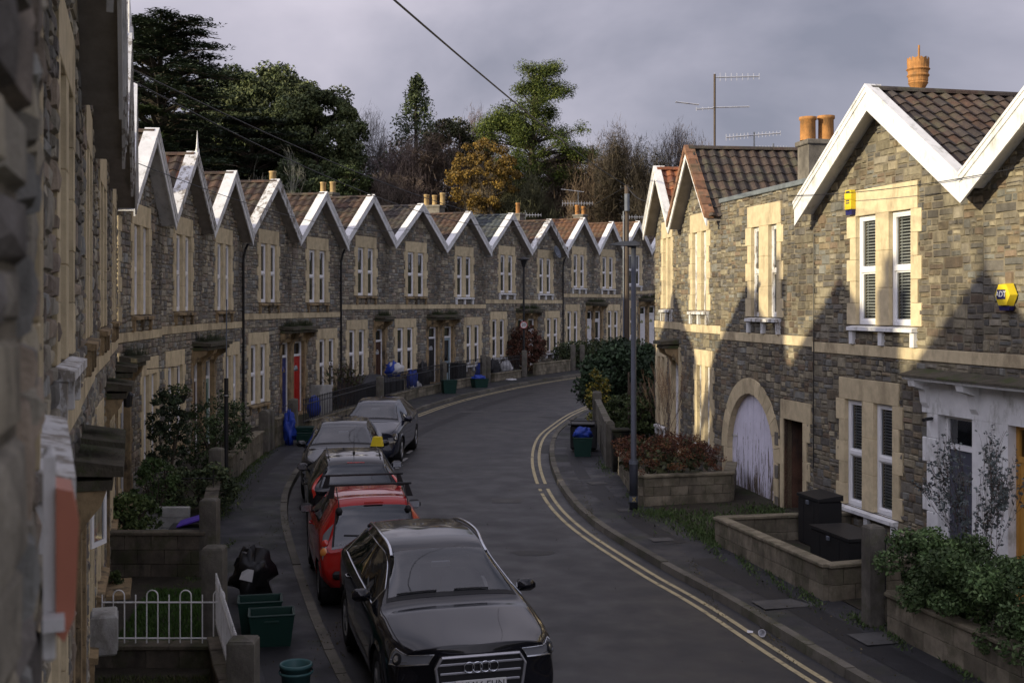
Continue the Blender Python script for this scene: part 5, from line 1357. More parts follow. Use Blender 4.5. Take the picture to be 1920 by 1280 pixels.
def leafy_tree(px, Y, ytop, wpx, label, pal, n=9000, size=.22, seed=1, name='tree', bot=None, blobs=34, trunk=.4, group=GT, cat='tree', b=None, depth=1.0, br=.32):
    rnd = random.Random(seed); b = b if b is not None else base_at(px, Y); zt = PZ(ytop, Y) - b.z; w_ = wpx / F * Y / 2
    zb = (PZ(bot, Y) - b.z) if bot else zt * .25
    root = thing(name, label, cat, b, 0, group)
    t = MB(); t.tube([(0, 0, -.3), (.1, 0, zb), (0, .1, zt * .8)], [trunk, trunk * .8, trunk * .2], 8)
    for k in range(9):
        a = rnd.uniform(0, 6.28); z = zb + (zt - zb) * rnd.uniform(.0, .6); t.tube([(0, 0, z), (math.cos(a) * w_ * .35, math.sin(a) * w_ * .35, z + w_ * .25), (math.cos(a) * w_ * .7, math.sin(a) * w_ * .7, z + w_ * .4)], [trunk * .35, trunk * .2, .03], 5)
    t.build('trunk', M['bark'], root)
    c = MB(); blob_crown(c, (0, 0, (zt + zb) / 2), (w_ * .88, w_ * .8 * depth, (zt - zb) / 2 * .90), blobs, int(n * 2.2), size * .62, pal, rnd, br=br * .85, mult=2.4)
    c.build('crown', M['leaf'], root); return root
G_DARK = [(.046, .064, .028), (.062, .082, .034), (.036, .052, .025), (.08, .098, .04)]
G_OAK = [(.058, .076, .03), (.08, .098, .036), (.044, .06, .025), (.11, .125, .05)]
G_MID = [(.045, .065, .02), (.06, .08, .025), (.035, .05, .018)]
G_PINE = [(.065, .095, .02), (.095, .125, .025), (.045, .065, .018), (.13, .155, .03)]
G_CEDAR = [(.046, .068, .042), (.062, .086, .052), (.036, .053, .034), (.08, .10, .055)]
BROWN = [(.105, .085, .065), (.09, .075, .058), (.12, .095, .07), (.075, .062, .05), (.07, .072, .04)]
YEL = [(.22, .135, .025), (.16, .10, .025), (.28, .18, .035), (.11, .08, .03)]

# cedar with flat tiers
def cedar(px, Y, ytop, wpx, label, seed, tiers=15, zlow=.15, n=430, pal=G_CEDAR, lean=0):
    rnd = random.Random(seed); b = base_at(px, Y); h = PZ(ytop, Y) - b.z; w_ = wpx / F * Y / 2
    root = thing('cedar_tree', label, 'tree', b, 0, GT)
    t = MB(); t.tube([(0, 0, -.3), (.2, 0, h * .5), (0, .2, h * .93)], [.75, .5, .12], 10)
    c = MB()
    for k in range(tiers):
        f = k / (tiers - 1); z = h * (zlow + (.95 - zlow) * f); rr_ = w_ * (1.0 if f < .80 else 1.0 - (f - .80) * 1.9) * rnd.uniform(.75, 1.05)
        nb = 11
        for q in range(nb):
            a = 2 * math.pi * (q + rnd.random()) / nb; L_ = rr_ * rnd.uniform(.55, 1.08)
            end = Vector((math.cos(a) * L_ + lean * f, math.sin(a) * L_, z + rnd.uniform(-.02, .10) * L_))
            mid = Vector((end.x * .5, end.y * .5, z + .10 * L_)); st_ = Vector((0, 0, z - .12 * L_))
            t.tube([st_, mid, end], [.13, .08, .02], 4, caps=False)
            tint = rnd.uniform(.7, 1.35); pl = [(x * tint, y * tint, zz * tint) for x, y, zz in pal]
            for j in range(5):
                s = rnd.uniform(.3, 1.0); p = mid.lerp(end, (s - .5) * 2) if s > .5 else st_.lerp(mid, s * 2)
                leaves(c, p + Vector((0, 0, .15)), (1.35, 1.35, .22), n // 11, .20, pl, rnd, flatness=1, shell=.1, aspect=.35)
    t.build('trunk', M['bark'], root); c.build('crown', M['leaf'], root); return root
cedar(298, 90, 22, 350, 'huge flat tiered cedar rising behind the left gables', 3, tiers=22, zlow=.22, n=900)
cedar(470, 96, 215, 260, 'lower spreading blue green cedar in front of the dark holm oaks', 5, tiers=13, zlow=.15, n=620)
cedar(255, 84, 190, 130, 'small young cedar at far left below the huge one', 6, tiers=9, zlow=.1, n=420, pal=G_MID)
leafy_tree(500, 104, 116, 235, 'dark holm oak between the big cedar and the next oak', G_OAK, 15000, .26, 11, bot=380, name='oak_tree', blobs=60)
leafy_tree(592, 100, 150, 205, 'broad holm oak with pale lit clumps, right end of the dark trees', G_OAK, 16000, .24, 12, bot=380, name='oak_tree', blobs=55)
leafy_tree(430, 110, 120, 200, 'dark evergreen tree filling the gap under the huge cedar', G_DARK, 11000, .28, 13, bot=360, name='evergreen_tree', blobs=40)
leafy_tree(350, 102, 200, 260, 'dark evergreen bank below the huge cedar', G_DARK, 11000, .28, 14, bot=420, name='evergreen_tree', blobs=40)
leafy_tree(640, 90, 308, 120, 'rounded mid green shrub tree just above the white gables', G_MID, 6000, .20, 15, bot=400, name='shrub_tree', blobs=26)
leafy_tree(560, 92, 300, 150, 'very dark yew under the pale leafless tree', G_DARK, 7000, .22, 44, bot=400, name='yew_tree', blobs=30)
bare_tree(520, 88, 262, 150, 'pale grey leafless tree in front of the dark evergreens', col=(.17, .17, .14), lev=5, seed=21, trunk=.2, minr=.02)
bare_tree(698, 108, 196, 110, 'fine leafless tree at the right edge of the holm oaks', col=(.13, .12, .11), lev=6, seed=22, trunk=.28, minr=.018, twigs=1500, tcol=(.13, .12, .11))
# conifer spire
def spire(px, Y, ytop, wpx, label, pal, seed):
    rnd = random.Random(seed); b = base_at(px, Y); h = PZ(ytop, Y) - b.z; w_ = wpx / F * Y / 2
    root = thing('conifer_tree', label, 'tree', b, 0, GT); t = MB(); t.tube([(0, 0, -.3), (0, 0, h * .97)], [.5, .05], 8); t.build('trunk', M['bark'], root)
    c = MB(); n = 230
    for k in range(n):
        f = (k / n) ** .9; z = h * (.25 + .74 * f); r_ = w_ * (1 - f) ** .8 * rnd.uniform(.7, 1.12) + .15; a = rnd.uniform(0, 6.28); tint = rnd.uniform(.6, 1.5)
        pl = [(x * tint, y * tint, zz * tint) for x, y, zz in pal]
        for s in (.45, .75, 1.0):
            leaves(c, (math.cos(a) * r_ * s, math.sin(a) * r_ * s, z - .35 * s * r_ * .6), (.42, .42, .60), 16, .17, pl, rnd, up=-.4, aspect=.35)
    c.build('crown', M['leaf'], root)
spire(780, 104, 142, 235, 'dark narrow conifer spire standing above the brown trees', G_DARK + [(.05, .065, .025)], 31)
leafy_tree(862, 108, 205, 130, 'dull green thin crowned tree right of the conifer spire', [(.05, .055, .022), (.035, .042, .018), (.07, .065, .03)], 6500, .20, 16, bot=360, name='ivy_clad_tree', blobs=24, br=.42)
bare_tree(895, 112, 200, 110, 'upright reddish leafless tree left of the bright pine', col=(.13, .09, .07), lev=6, seed=23, trunk=.25, minr=.018, twigs=2600, tcol=(.14, .10, .085))
for i, (px, Y, yt, wp, sd_, lb) in enumerate(((748, 98, 272, 150, 51, 'mauve brown leafless thicket tree below the conifer spire at left'), (808, 96, 258, 150, 52, 'mauve brown leafless tree with a pale stem below the conifer spire'), (715, 92, 335, 100, 53, 'low brown leafless tree above the pale chimney pots'),
        (1050, 98, 285, 160, 54, 'brown leafless tree right of the pine trunk'), (1115, 94, 290, 150, 55, 'rusty brown leafless tree above the two orange chimney pots'), (1168, 92, 268, 130, 56, 'dark brown leafless tree behind the telegraph pole'), (1222, 98, 262, 120, 57, 'dark leafless tree beside the red tiled end house'), (985, 93, 335, 120, 58, 'low olive brown scrub tree under the pine'), (1010, 120, 300, 220, 59, 'dull brown far thicket tree between the pine and the round crowned trees'))):
    tc_ = [(.12, .092, .085), (.125, .095, .078), (.10, .08, .065), (.105, .08, .055), (.125, .09, .058), (.08, .066, .045), (.07, .062, .045), (.085, .085, .045), (.10, .078, .06)][i]
    bare_tree(px, Y, yt - 22, wp * 1.15, lb, col=(tc_[0] * .9, tc_[1] * .9, tc_[2] * .9), lev=6, seed=sd_, trunk=.2, minr=.02, twigs=1500, mound=24000, tcol=tc_, name='leafless_tree')
# yellow birch
r_ = leafy_tree(908, 92, 256, 145, 'yellow leaved autumn birch in the middle of the hillside', YEL, 8500, .15, 17, bot=410, name='birch_tree', blobs=60, br=.22)
bare_tree(905, 92.5, 262, 95, 'leafless birch stem standing with the yellow birch', col=(.20, .17, .13), lev=5, seed=24, trunk=.15, minr=.018, twigs=1500, tcol=(.16, .11, .05), name='birch_tree')
# bright pine
def pine(px, Y, ytop, label, seed):
    rnd = random.Random(seed); b = base_at(px, Y); h = PZ(ytop, Y) - b.z; K = Y / F * 1.12
    root = thing('pine_tree', label, 'tree', b, 0, GT); t = MB(); t.tube([(0, 0, -.3), (-.3, 0, h * .5), (.2, 0, h * .95)], [.55, .36, .08], 9)
    c = MB(); z0 = b.z
    tiers = [(135, 1016, 34), (158, 1010, 40), (178, 1020, 50), (205, 1000, 62), (228, 985, 66), (250, 1015, 76), (262, 965, 60), (278, 1030, 80), (300, 1000, 75), (318, 975, 55), (345, 985, 48), (368, 975, 44), (222, 948, 34), (238, 938, 30), (292, 1075, 34), (330, 1055, 30)]
    for (py, pxx, hw) in tiers:
        z = PZ(py, Y) - z0; cx_ = (pxx - px) * K; r1 = hw * K
        for q in range(9):
            a = 2 * math.pi * (q + rnd.random()) / 9; rr_ = r1 * rnd.uniform(.35, .95); e_ = Vector((cx_ + math.cos(a) * rr_, math.sin(a) * rr_ * .9, z + rnd.uniform(-.35, .45)))
            t.tube([(0, 0, z - .8), (e_.x * .5, e_.y * .5, z - .3), e_], [.12, .07, .02], 4, caps=False); tint = rnd.uniform(.65, 1.3)
            pl = [(x * tint, y * tint, zz * tint) for x, y, zz in G_PINE]
            leaves(c, e_, (1.0, 1.0, .75), 460, .11, pl, rnd, shell=.1, up=.4, aspect=.28); leaves(c, e_ * .55 + Vector((cx_ * .45, 0, z * .45)), (.9, .9, .4), 100, .11, pl, rnd, shell=.2, up=.7, aspect=.3)
    t.build('trunk', M['bark'], root); c.build('crown', M['leaf'], root)
pine(1000, 96, 132, 'bright green pine, tallest tree in the centre', 33)
bare_tree(1150, 105, 226, 118, 'round crowned leafless tree at left of the pair behind the right hand roofs', col=(.085, .07, .065), lev=6, seed=25, trunk=.32, minr=.02, twigs=3000, mound=3500, tcol=(.09, .075, .068), name='bare_tree', kids=(2, 4))
bare_tree(1284, 100, 216, 120, 'round crowned leafless tree beside the tall aerial mast', col=(.085, .07, .065), lev=6, seed=26, trunk=.32, minr=.02, twigs=2500, mound=2200, tcol=(.09, .075, .068), name='bare_tree', kids=(2, 4))
# dense scrub that reads as one mass below and behind the single trees
c = MB(); rnd = random.Random(77)
for k in range(760):
    px = rnd.uniform(150, 1300); Y = rnd.uniform(100, 124); x = PX(px, Y); zb_ = terrain_z(x, Y); top = PZ(rnd.uniform(0, 60) + (225 if px < 640 else 238 if px < 770 else 262 if px < 930 else 285), Y)
    pl = G_DARK if px < 690 or rnd.random() < .25 else BROWN
    if px > 1100: pl = G_DARK + BROWN[:2]
    leaves(c, (x, Y, zb_ + (top - zb_) * rnd.uniform(.2, .9)), (2.0, 1.8, 1.7), 85, .26, pl, rnd, shell=.3, aspect=.3)
tag(c.build('hillside_scrub', M['leaf']), 'dense dark scrub covering the hillside between the trees', 'scrub', None, 'stuff')
# tree whose twigs stand close behind the right hand houses
# ------------------------------------------------------------------ near planting
def bush(name, label, c, rad, n, size, pal, seed, cat='bush', blobs=30, group=None, br=.35, base=True, **k):
    rnd = random.Random(seed); root = thing(name, label, cat, (c[0], c[1], c[2]), 0, group)
    t = MB()
    for q in range(8):
        a = rnd.uniform(0, 6.28); t.tube([(0, 0, -.05), (math.cos(a) * rad[0] * .3, math.sin(a) * rad[1] * .3, rad[2] * .8), (math.cos(a) * rad[0] * .7, math.sin(a) * rad[1] * .7, rad[2] * 1.4)], [.025, .018, .006], 5)
    t.build('stems', M['bark'], root)
    m_ = MB(); blob_crown(m_, (0, 0, rad[2]), rad, blobs, n, size, pal, rnd, br=br * .8, mult=3, **k); leaves(m_, (0, 0, rad[2]), rad, n // 4, size, pal, rnd, shell=.1); m_.build('leaves', M['leaf'], root); return root
def hedge(name, label, A, B, w_, h, zb, n, size, pal, seed, cat='hedge'):
    rnd = random.Random(seed); A = Vector(A); B = Vector(B); L_ = (B - A).length; rz = math.atan2((B - A).y, (B - A).x)
    root = thing(name, label, cat, (A.x, A.y, zb), rz)
    m_ = MB(); nb = int(L_ * h * 30)
    st_ = MB()
    for k in range(int(L_ * 3)):
        x = rnd.uniform(.1, L_ - .1); st_.tube([(x, 0, -.05), (x + rnd.uniform(-.1, .1), rnd.uniform(-.1, .1), h * .6)], [.02, .01], 5)
    st_.build('stems', M['bark'], root)
    for k in range(nb):
        x = rnd.uniform(0, L_); y = rnd.uniform(-w_ / 2, w_ / 2); z = rnd.uniform(.05, 1) ** .8 * h * (1 - .15 * abs(y) / (w_ / 2)) - .1
        tint = rnd.uniform(.6, 1.35); pl = [(a * tint, b * tint, c * tint) for a, b, c in pal]; r_ = rnd.uniform(.14, .26) * max(1, h)
        leaves(m_, (x, y, z), (r_, r_, r_ * .8), n // nb, size, pl, rnd)
    m_.build('leaves', M['leaf'], root); return root
G_HEDGE = [(.055, .095, .03), (.08, .125, .042), (.04, .07, .024), (.11, .16, .065)]
hedge('hedge', 'bushy green hedge overhanging the retaining wall at lower right', (5.15, 15.55), (6.15, 12.2), 1.05, 1.0, -3.80, 42000, .028, G_HEDGE, 1)
bush('bush', 'large dark green bush with yellow leaves at the inside of the bend', (3.75, 39.2, ground(0, 39) + .15), (1.45, 1.6, 1.32), 9000, .075, [(.028, .05, .022), (.04, .065, .03), (.02, .036, .017)], 2, blobs=40)
bush('yellow_shrub', 'yellow leaved climber on the front of the large dark bush', (2.75, 37.4, ground(0, 37) + .15), (.42, .35, .95), 900, .055, [(.26, .20, .03), (.16, .15, .035), (.06, .08, .02)], 3, blobs=14, br=.5)
bush('bush', 'lighter green shrub behind the low wall with the street lamp before it', (3.6, 34.5, ground(0, 34) + .15), (.9, .9, .72), 4200, .055, G_MID, 4, blobs=26)
bush('rusty_bush', 'rusty brown leaved bush behind the speed limit sign', (.75, 60.6, ground(0, 60) + .2), (.95, .9, 1.2), 5200, .055, [(.11, .045, .03), (.08, .035, .025), (.06, .04, .025), (.14, .06, .035)], 5, blobs=34)
hedge('hedge', 'clipped dark hedge in front of the far houses past the drainpipe', (2.5, 63.6), (7.6, 70.2), .9, 1.5, -3.45, 9000, .07, G_DARK, 6)
# brown seed heads of the hydrangea
hy = bush('hydrangea', 'sprawling hydrangea with brown dead flower heads above the block planter', (3.35, 25.9, -3.75), (1.0, 1.45, .42), 1500, .06, [(.07, .075, .03), (.05, .055, .025)], 7, blobs=20)
rnd = random.Random(9); m_ = MB()
for k in range(210):
    x, y = rnd.uniform(-1.05, 1.05), rnd.uniform(-1.6, 1.5); z = .45 + .42 * math.sqrt(max(0, 1 - (x / 1.2) ** 2)) * math.sqrt(max(0, 1 - (y / 1.8) ** 2)) + rnd.uniform(-.28, .06)
    base = rnd.choice([(.10, .035, .018), (.075, .028, .016), (.13, .05, .022), (.055, .025, .016), (.15, .07, .03)])
    leaves(m_, (x, y, z), (.10, .10, .075), 46, .022, [base], rnd, shell=.75)
m_.build('flower_heads', M['leaf'], hy)
# bare stems climbing before the end house
def twiggy(name, label, c, h, w_, seed, leafpal=None, nl=0, col=(.09, .06, .045), lsize=.03, lev=4, cat='shrub', r0=.02):
    rnd = random.Random(seed); root = thing(name, label, cat, c, 0); m_ = MB(); tips = []
    for k in range(6):
        a = rnd.uniform(0, 6.28); d = Vector((math.cos(a) * .28, math.sin(a) * .28, 1)).normalized()
        branch(m_, Vector((rnd.uniform(-.1, .1) * w_, rnd.uniform(-.1, .1) * w_, 0)), d, h * .42, r0, lev, rnd, col, .38, .05, tips, .004, 3, (1, 3))
    mz = max(v[2] for v in m_.v); mx_ = sorted(abs(v[0]) for v in m_.v)[int(len(m_.v) * .97)]
    kx, kz = w_ / 2 / mx_, h / mz
    m_.v = [(v[0] * kx, v[1] * kx, v[2] * kz) for v in m_.v]
    m_.build('stems', M['twig'], root)
    if nl:
        l_ = MB()
        for k in range(nl):
            t_ = rnd.choice(m_.v)
            if t_[2] < h * .28: continue
            leaves(l_, Vector(t_) + Vector((rnd.gauss(0, .02), rnd.gauss(0, .02), rnd.gauss(0, .02))), (.02, .02, .02), 2, lsize, leafpal, rnd)
        l_.build('leaves', M['leaf'], root)
    return root
twiggy('bare_shrub', 'tall leafless shrub in front of the cream end house doorway', (3.72, 28.4, -3.85), 2.75, 1.15, 11, r0=.028)
twiggy('rose_bush', 'tall thin grey leaved shrub in front of the white door portal', (6.05, 15.6, -4.15), 2.6, 1.0, 12, [(.10, .12, .12), (.07, .085, .085), (.14, .16, .15)], 1500, lsize=.026, r0=.022)
twiggy('garden_shrub', 'straggly rose with few leaves in the garden past the red door', (PX(640, 42.5), 42.5, -3.85), 1.9, 1.5, 13, [(.05, .065, .025)], 260, lsize=.05)
# left gardens
bush('bush', 'leafy green shrub beside the slim black post', (-6.75, 27.2, -4.0), (.72, 1.0, 1.0), 3600, .034, [(.045, .07, .028), (.06, .09, .035), (.035, .05, .022)], 21, blobs=30)
bush('climbing_plant', 'dark climbing plant on the near garden wall below the lantern', (-7.0, 24.3, -3.95), (.38, .5, 1.12), 3400, .034, [(.032, .05, .024), (.045, .062, .03), (.022, .034, .018)], 22, blobs=30)
bush('bush', 'low light green plant beside the white painted pier', (-6.35, 19.9, -4.0), (.42, .4, .42), 1900, .04, [(.08, .12, .035), (.11, .15, .05), (.05, .08, .025)], 23, blobs=14)
bush('bush', 'small green shrub above the white painted wall', (-6.45, 21.6, -4.0), (.42, .5, .62), 2300, .035, [(.06, .10, .03), (.045, .075, .025)], 24, blobs=14)
bush('bush', 'dark plants behind the thin garden railings', (-6.1, 23.6, -4.05), (.7, .5, .42), 2200, .04, G_DARK, 25, blobs=16)
bush('weed_clump', 'weeds in the dark corner below the low block wall', (-6.0, 17.6, -4.22), (.28, .18, .16), 420, .035, G_MID, 26, blobs=6, cat='weeds')
# hanging basket
hb = thing('hanging_basket', 'dark hanging basket trailing leaves on the facade at left', 'hanging basket', (-7.05, 25.2, -1.92))
q = MB(); q.lathe([(.0, -.2), (.14, -.16), (.20, 0), (.18, 0), (.0, -.05)], n=16); q.build('bowl', M['trim'], hb); q = MB(); leaves(q, (0, 0, .06), (.3, .3, .2), 420, .035, G_MID, random.Random(4)); q.build('plant', M['leaf'], hb)
q = MB(); q.tube([(-.65, 0, .55), (0, 0, .6), (0, 0, .1)], .01, 5); q.build('hook', M['blackmetal'], hb)

def KXL(y): return min(KL, key=lambda v: abs(v.y - y)).x
def KXR(y): return min(KR, key=lambda v: abs(v.y - y)).x
# ground cover: grass and weeds
def tufts(name, label, pts, n, h, pal, seed, kind='stuff'):
    rnd = random.Random(seed); m_ = MB()
    for k in range(n):
        (x0, y0, sx, sy) = rnd.choice(pts); x = x0 + rnd.gauss(0, sx); y = y0 + rnd.gauss(0, sy); z = ground(x, y) + (.13 if x < KXL(y) or x > KXR(y) else .006)
        hh = h * rnd.uniform(.4, 1.3); a = rnd.uniform(0, 6.28); w_ = .010 + hh * .07; dx, dy = rnd.gauss(0, .5) * hh, rnd.gauss(0, .5) * hh
        m_.add([(x - math.cos(a) * w_, y - math.sin(a) * w_, z), (x + math.cos(a) * w_, y + math.sin(a) * w_, z), (x + dx, y + dy, z + hh)], [(0, 1, 2)], col=jit(rnd.choice(pal), .3, rnd))
    return tag(m_.build(name, M['leaf']), label, 'grass', None, kind)
G_GR = [(.05, .085, .022), (.065, .105, .028), (.04, .065, .02), (.085, .115, .045)]
tufts('weeds', 'green weeds on the forecourt before the arched lilac door', [(3.5, 22.9, .35, .5), (4.3, 22.9, .5, .35), (4.9, 23.6, .25, .4), (3.35, 21.7, .18, .4), (2.9, 23.3, .25, .25), (3.6, 20.9, .15, .3), (5.2, 23.0, .12, .5)], 3600, .07, G_GR, 31)
tufts('weeds', 'weeds growing along the foot of the right hand block walls', [(3.42, 20.3, .05, .5), (3.75, 19, .05, .5), (4.0, 18, .05, .5), (4.25, 17.1, .06, .3), (4.62, 15.9, .08, .2), (2.5, 24.6, .06, .6), (2.25, 29.5, .08, .6), (4.85, 15.2, .06, .3), (5.2, 14.0, .06, .4)], 1500, .045, G_GR, 32)
def lawn(name, label, poly, n, h, pal, seed):
    rnd = random.Random(seed); m_ = MB(); xs_ = [p[0] for p in poly]; ys_ = [p[1] for p in poly]
    def inside(x, y):
        c = False; j = len(poly) - 1
        for i in range(len(poly)):
            if (poly[i][1] > y) != (poly[j][1] > y) and x < (poly[j][0] - poly[i][0]) * (y - poly[i][1]) / (poly[j][1] - poly[i][1]) + poly[i][0]: c = not c
            j = i
        return c
    k = 0
    while k < n:
        x, y = rnd.uniform(min(xs_), max(xs_)), rnd.uniform(min(ys_), max(ys_))
        if not inside(x, y): continue
        k += 1; z = ground(x, y) + .14; hh = h * rnd.uniform(.4, 1.3); a = rnd.uniform(0, 6.28); w_ = .007; dx, dy = rnd.gauss(0, .4) * hh, rnd.gauss(0, .4) * hh
        m_.add([(x - math.cos(a) * w_, y - math.sin(a) * w_, z), (x + math.cos(a) * w_, y + math.sin(a) * w_, z), (x + dx, y + dy, z + hh)], [(0, 1, 2)], col=jit(rnd.choice(pal), .3, rnd))
    return tag(m_.build(name, M['leaf']), label, 'grass', None, 'stuff')
lawn('grass', 'small bright lawn behind the hooped white fence', [(-4.9, 14.3), (-3.5, 14.3), (-4.35, 17.5), (-5.3, 17.5)], 9000, .06, [(.05, .11, .02), (.065, .13, .025), (.04, .08, .018)], 33)
lawn('grass', 'rough mossy grass in front of the hooped white fence', [(-4.3, 10.6), (-2.7, 10.6), (-3.4, 13.6), (-4.7, 13.6)], 8000, .05, [(.07, .085, .03), (.10, .10, .04), (.05, .07, .02)], 34)
tufts('grass', 'weedy green verge at the foot of the left garden walls', [(-5.7, 22.8, .10, .9), (-6.0, 25.0, .12, .9), (-6.3, 27.6, .12, .9), (-6.5, 30.5, .10, 1.0), (-4.9, 19.4, .06, .6)], 3600, .045, [(.05, .08, .02), (.065, .09, .025)], 35)
tufts('leaf_litter', 'fallen leaves and moss scattered along the gutters', [(-2.3, 15.5, .15, .9), (-4.2, 22.5, .2, 1.5), (1.55, 23.5, .05, 1.2), (2.9, 18, .05, 1.2), (3.4, 15.6, .05, .8), (0, 24, 2.0, 8), (-3.2, 14, .3, 2), (4.2, 16.5, .3, 2.2), (2.3, 25, .3, 3)], 1100, .02, [(.12, .10, .05), (.08, .07, .03)], 36)
# ------------------------------------------------------------------ walls, fences and street furniture
M['block'] = mat('concrete_block', (.19, .165, .12), .9, .3, 4, bump=.01, bscale=25, col=True, stain=(.05, .045, .03), stain_amt=.7, stain_scale=1.6, moss=(.06, .065, .03), moss_amt=.4)
M['darkblock'] = mat('damp_dark_block', (.10, .085, .065), .95, .35, 4, bump=.012, bscale=25, col=True, stain=(.025, .022, .018), stain_amt=.8, stain_scale=1.4, moss=(.045, .055, .02), moss_amt=.5)
M['conc'] = mat('weathered_concrete', (.13, .12, .10), .9, .3, 5, bump=.008, bscale=30, stain=(.05, .045, .038), stain_amt=.7, moss=(.08, .085, .04), moss_amt=.5)
M['whitewall'] = mat('whitewashed_masonry', (.38, .38, .36), .9, .2, 4, bump=.01, stain=(.10, .09, .07), stain_amt=.7)
def gz(x, y): return ground(x, y) + .10
def wall(name, label, pts, h, th=.15, m='block', cope=True, bw=.42, bh=.2, seed=1, cat='garden wall', level=None, group=None):
    rnd = random.Random(seed); P = [Vector(p) for p in pts]; o = P[0]; z0 = gz(o.x, o.y)
    root = thing(name, label, cat, (o.x, o.y, z0), 0, group)
    mb = MB(); cm = MB()
    for si, (a, b) in enumerate(zip(P, P[1:])):
        d = (b - a); L_ = d.length; d.normalize(); ang = math.atan2(d.y, d.x)
        n = max(1, round(L_ / bw)); rows = max(1, round(h / bh)); hh = h / rows
        for r in range(rows):
            off = (r % 2) * .5
            ks = [max(0, min(n, k + off)) for k in range(-1, n + 1)]; ks = sorted(set([0] + ks + [n]))
            for k0, k1 in zip(ks, ks[1:]):
                x0, x1 = L_ * k0 / n + .004, L_ * k1 / n - .004
                if x1 - x0 < .05: continue
                xm = a + d * (x0 + x1) / 2; zz = (gz(xm.x, xm.y) if level is None else level - h) - z0
                mb.T = Matrix.Translation((a.x - o.x, a.y - o.y, zz)) @ Matrix.Rotation(ang, 4, 'Z')
                j = rnd.uniform(-.004, .004) - .0007 * si; lo = -.12 if r == 0 else 0
                mb.box(x0, x1, -th / 2 + j, th / 2 + j, r * hh + .003 + lo, (r + 1) * hh - .003, bev=.006, col=jit((1, 1, 1), .28, rnd))
        if cope:
            n2 = max(1, round(L_ / .6))
            for k in range(n2):
                x0, x1 = L_ * k / n2 + .003 - (.03 if k == 0 else 0), L_ * (k + 1) / n2 - .003 + (.03 if k == n2 - 1 else 0)
                xm = a + d * (x0 + x1) / 2; zz = (gz(xm.x, xm.y) if level is None else level - h) - z0
                cm.T = Matrix.Translation((a.x - o.x, a.y - o.y, zz - .0015 * si)) @ Matrix.Rotation(ang, 4, 'Z')
                cm.box(x0, x1, -th / 2 - .03, th / 2 + .03, h + .001, h + .055, bev=.01, col=jit((1.1, 1.1, 1.05), .15, rnd))
    mb.build('blocks', M[m], root)
    if cope: cm.build('coping', M[m], root)
    return root
def pier(label, p, h, w_=.24, m='conc', top='flat', name='gate_pier', rz=0, group=None):
    root = thing(name, label, 'gate pier', (p[0], p[1], gz(p[0], p[1])), rz, group); mb = MB()
    mb.box(-w_ / 2, w_ / 2, -w_ / 2, w_ / 2, -.15, h - (.05 if top != 'flat' else 0), bev=.02); mb.build('shaft', M[m], root)
    mb = MB()
    if top == 'cap': mb.box(-w_ / 2 - .03, w_ / 2 + .03, -w_ / 2 - .03, w_ / 2 + .03, h - .05, h + .02, bev=.02)
    elif top == 'round': mb.prism([(w_ / 2 * math.cos(a * math.pi / 8), h - .05 + .10 * math.sin(a * math.pi / 8)) for a in range(9)][::-1], -w_ / 2, w_ / 2, 'y')
    else: mb.add([(-w_ / 2 + .01, -w_ / 2 + .01, h), (w_ / 2 - .01, -w_ / 2 + .01, h), (w_ / 2 - .01, w_ / 2 - .01, h), (-w_ / 2 + .01, w_ / 2 - .01, h), (0, 0, h + .03)], [(0, 1, 4), (1, 2, 4), (2, 3, 4), (3, 0, 4)])
    mb.build('cap', M[m], root); return root
def railing(name, label, a, b, h, z0=.0, gap=.115, m='blackmetal', hoop=False, spike=True, cat='railing', r=.008, group=None, posts=True):
    a, b = Vector(a), Vector(b); d = b - a; L_ = d.length; za = gz(a.x, a.y); zb_ = gz(b.x, b.y)
    root = thing(name, label, cat, (a.x, a.y, za), math.atan2(d.y, d.x), group); sl = (zb_ - za) / L_
    mb = MB(); Z = lambda x, z: z0 + z + sl * x
    mb.tube([(0, 0, Z(0, .07)), (L_, 0, Z(L_, .07))], r * 1.3, 6); mb.tube([(0, 0, Z(0, h * .82)), (L_, 0, Z(L_, h * .82))], r * 1.3, 6); mb.build('rail', M[m], root)
    n = int(L_ / gap); bb = MB(); k = 0
    while k <= n:
        x = L_ * k / n
        if hoop and k % 3 == 1 and k < n:
            x2 = L_ * (k + 1) / n; c = (x + x2) / 2; rr_ = (x2 - x) / 2; pts = [(x, 0, Z(x, 0))] + [(c - rr_ * math.cos(q * math.pi / 8), 0, Z(c, h * .95 + rr_ * math.sin(q * math.pi / 8))) for q in range(9)] + [(x2, 0, Z(x2, 0))]
            bb.tube(pts, r, 6); k += 2; continue
        bb.tube([(x, 0, Z(x, 0)), (x, 0, Z(x, h * (1 if not hoop else .97)))], r, 5)
        if spike and not hoop: bb.tube([(x, 0, Z(x, h)), (x, 0, Z(x, h + .03)), (x, 0, Z(x, h + .07))], [r * 1.2, r * 2, .001], 5)
        k += 1
    bb.build('baluster', M[m], root); root.children[-1]['kind'] = 'stuff' if n > 100 else None
    if n <= 100: del root.children[-1]['kind']
    return root

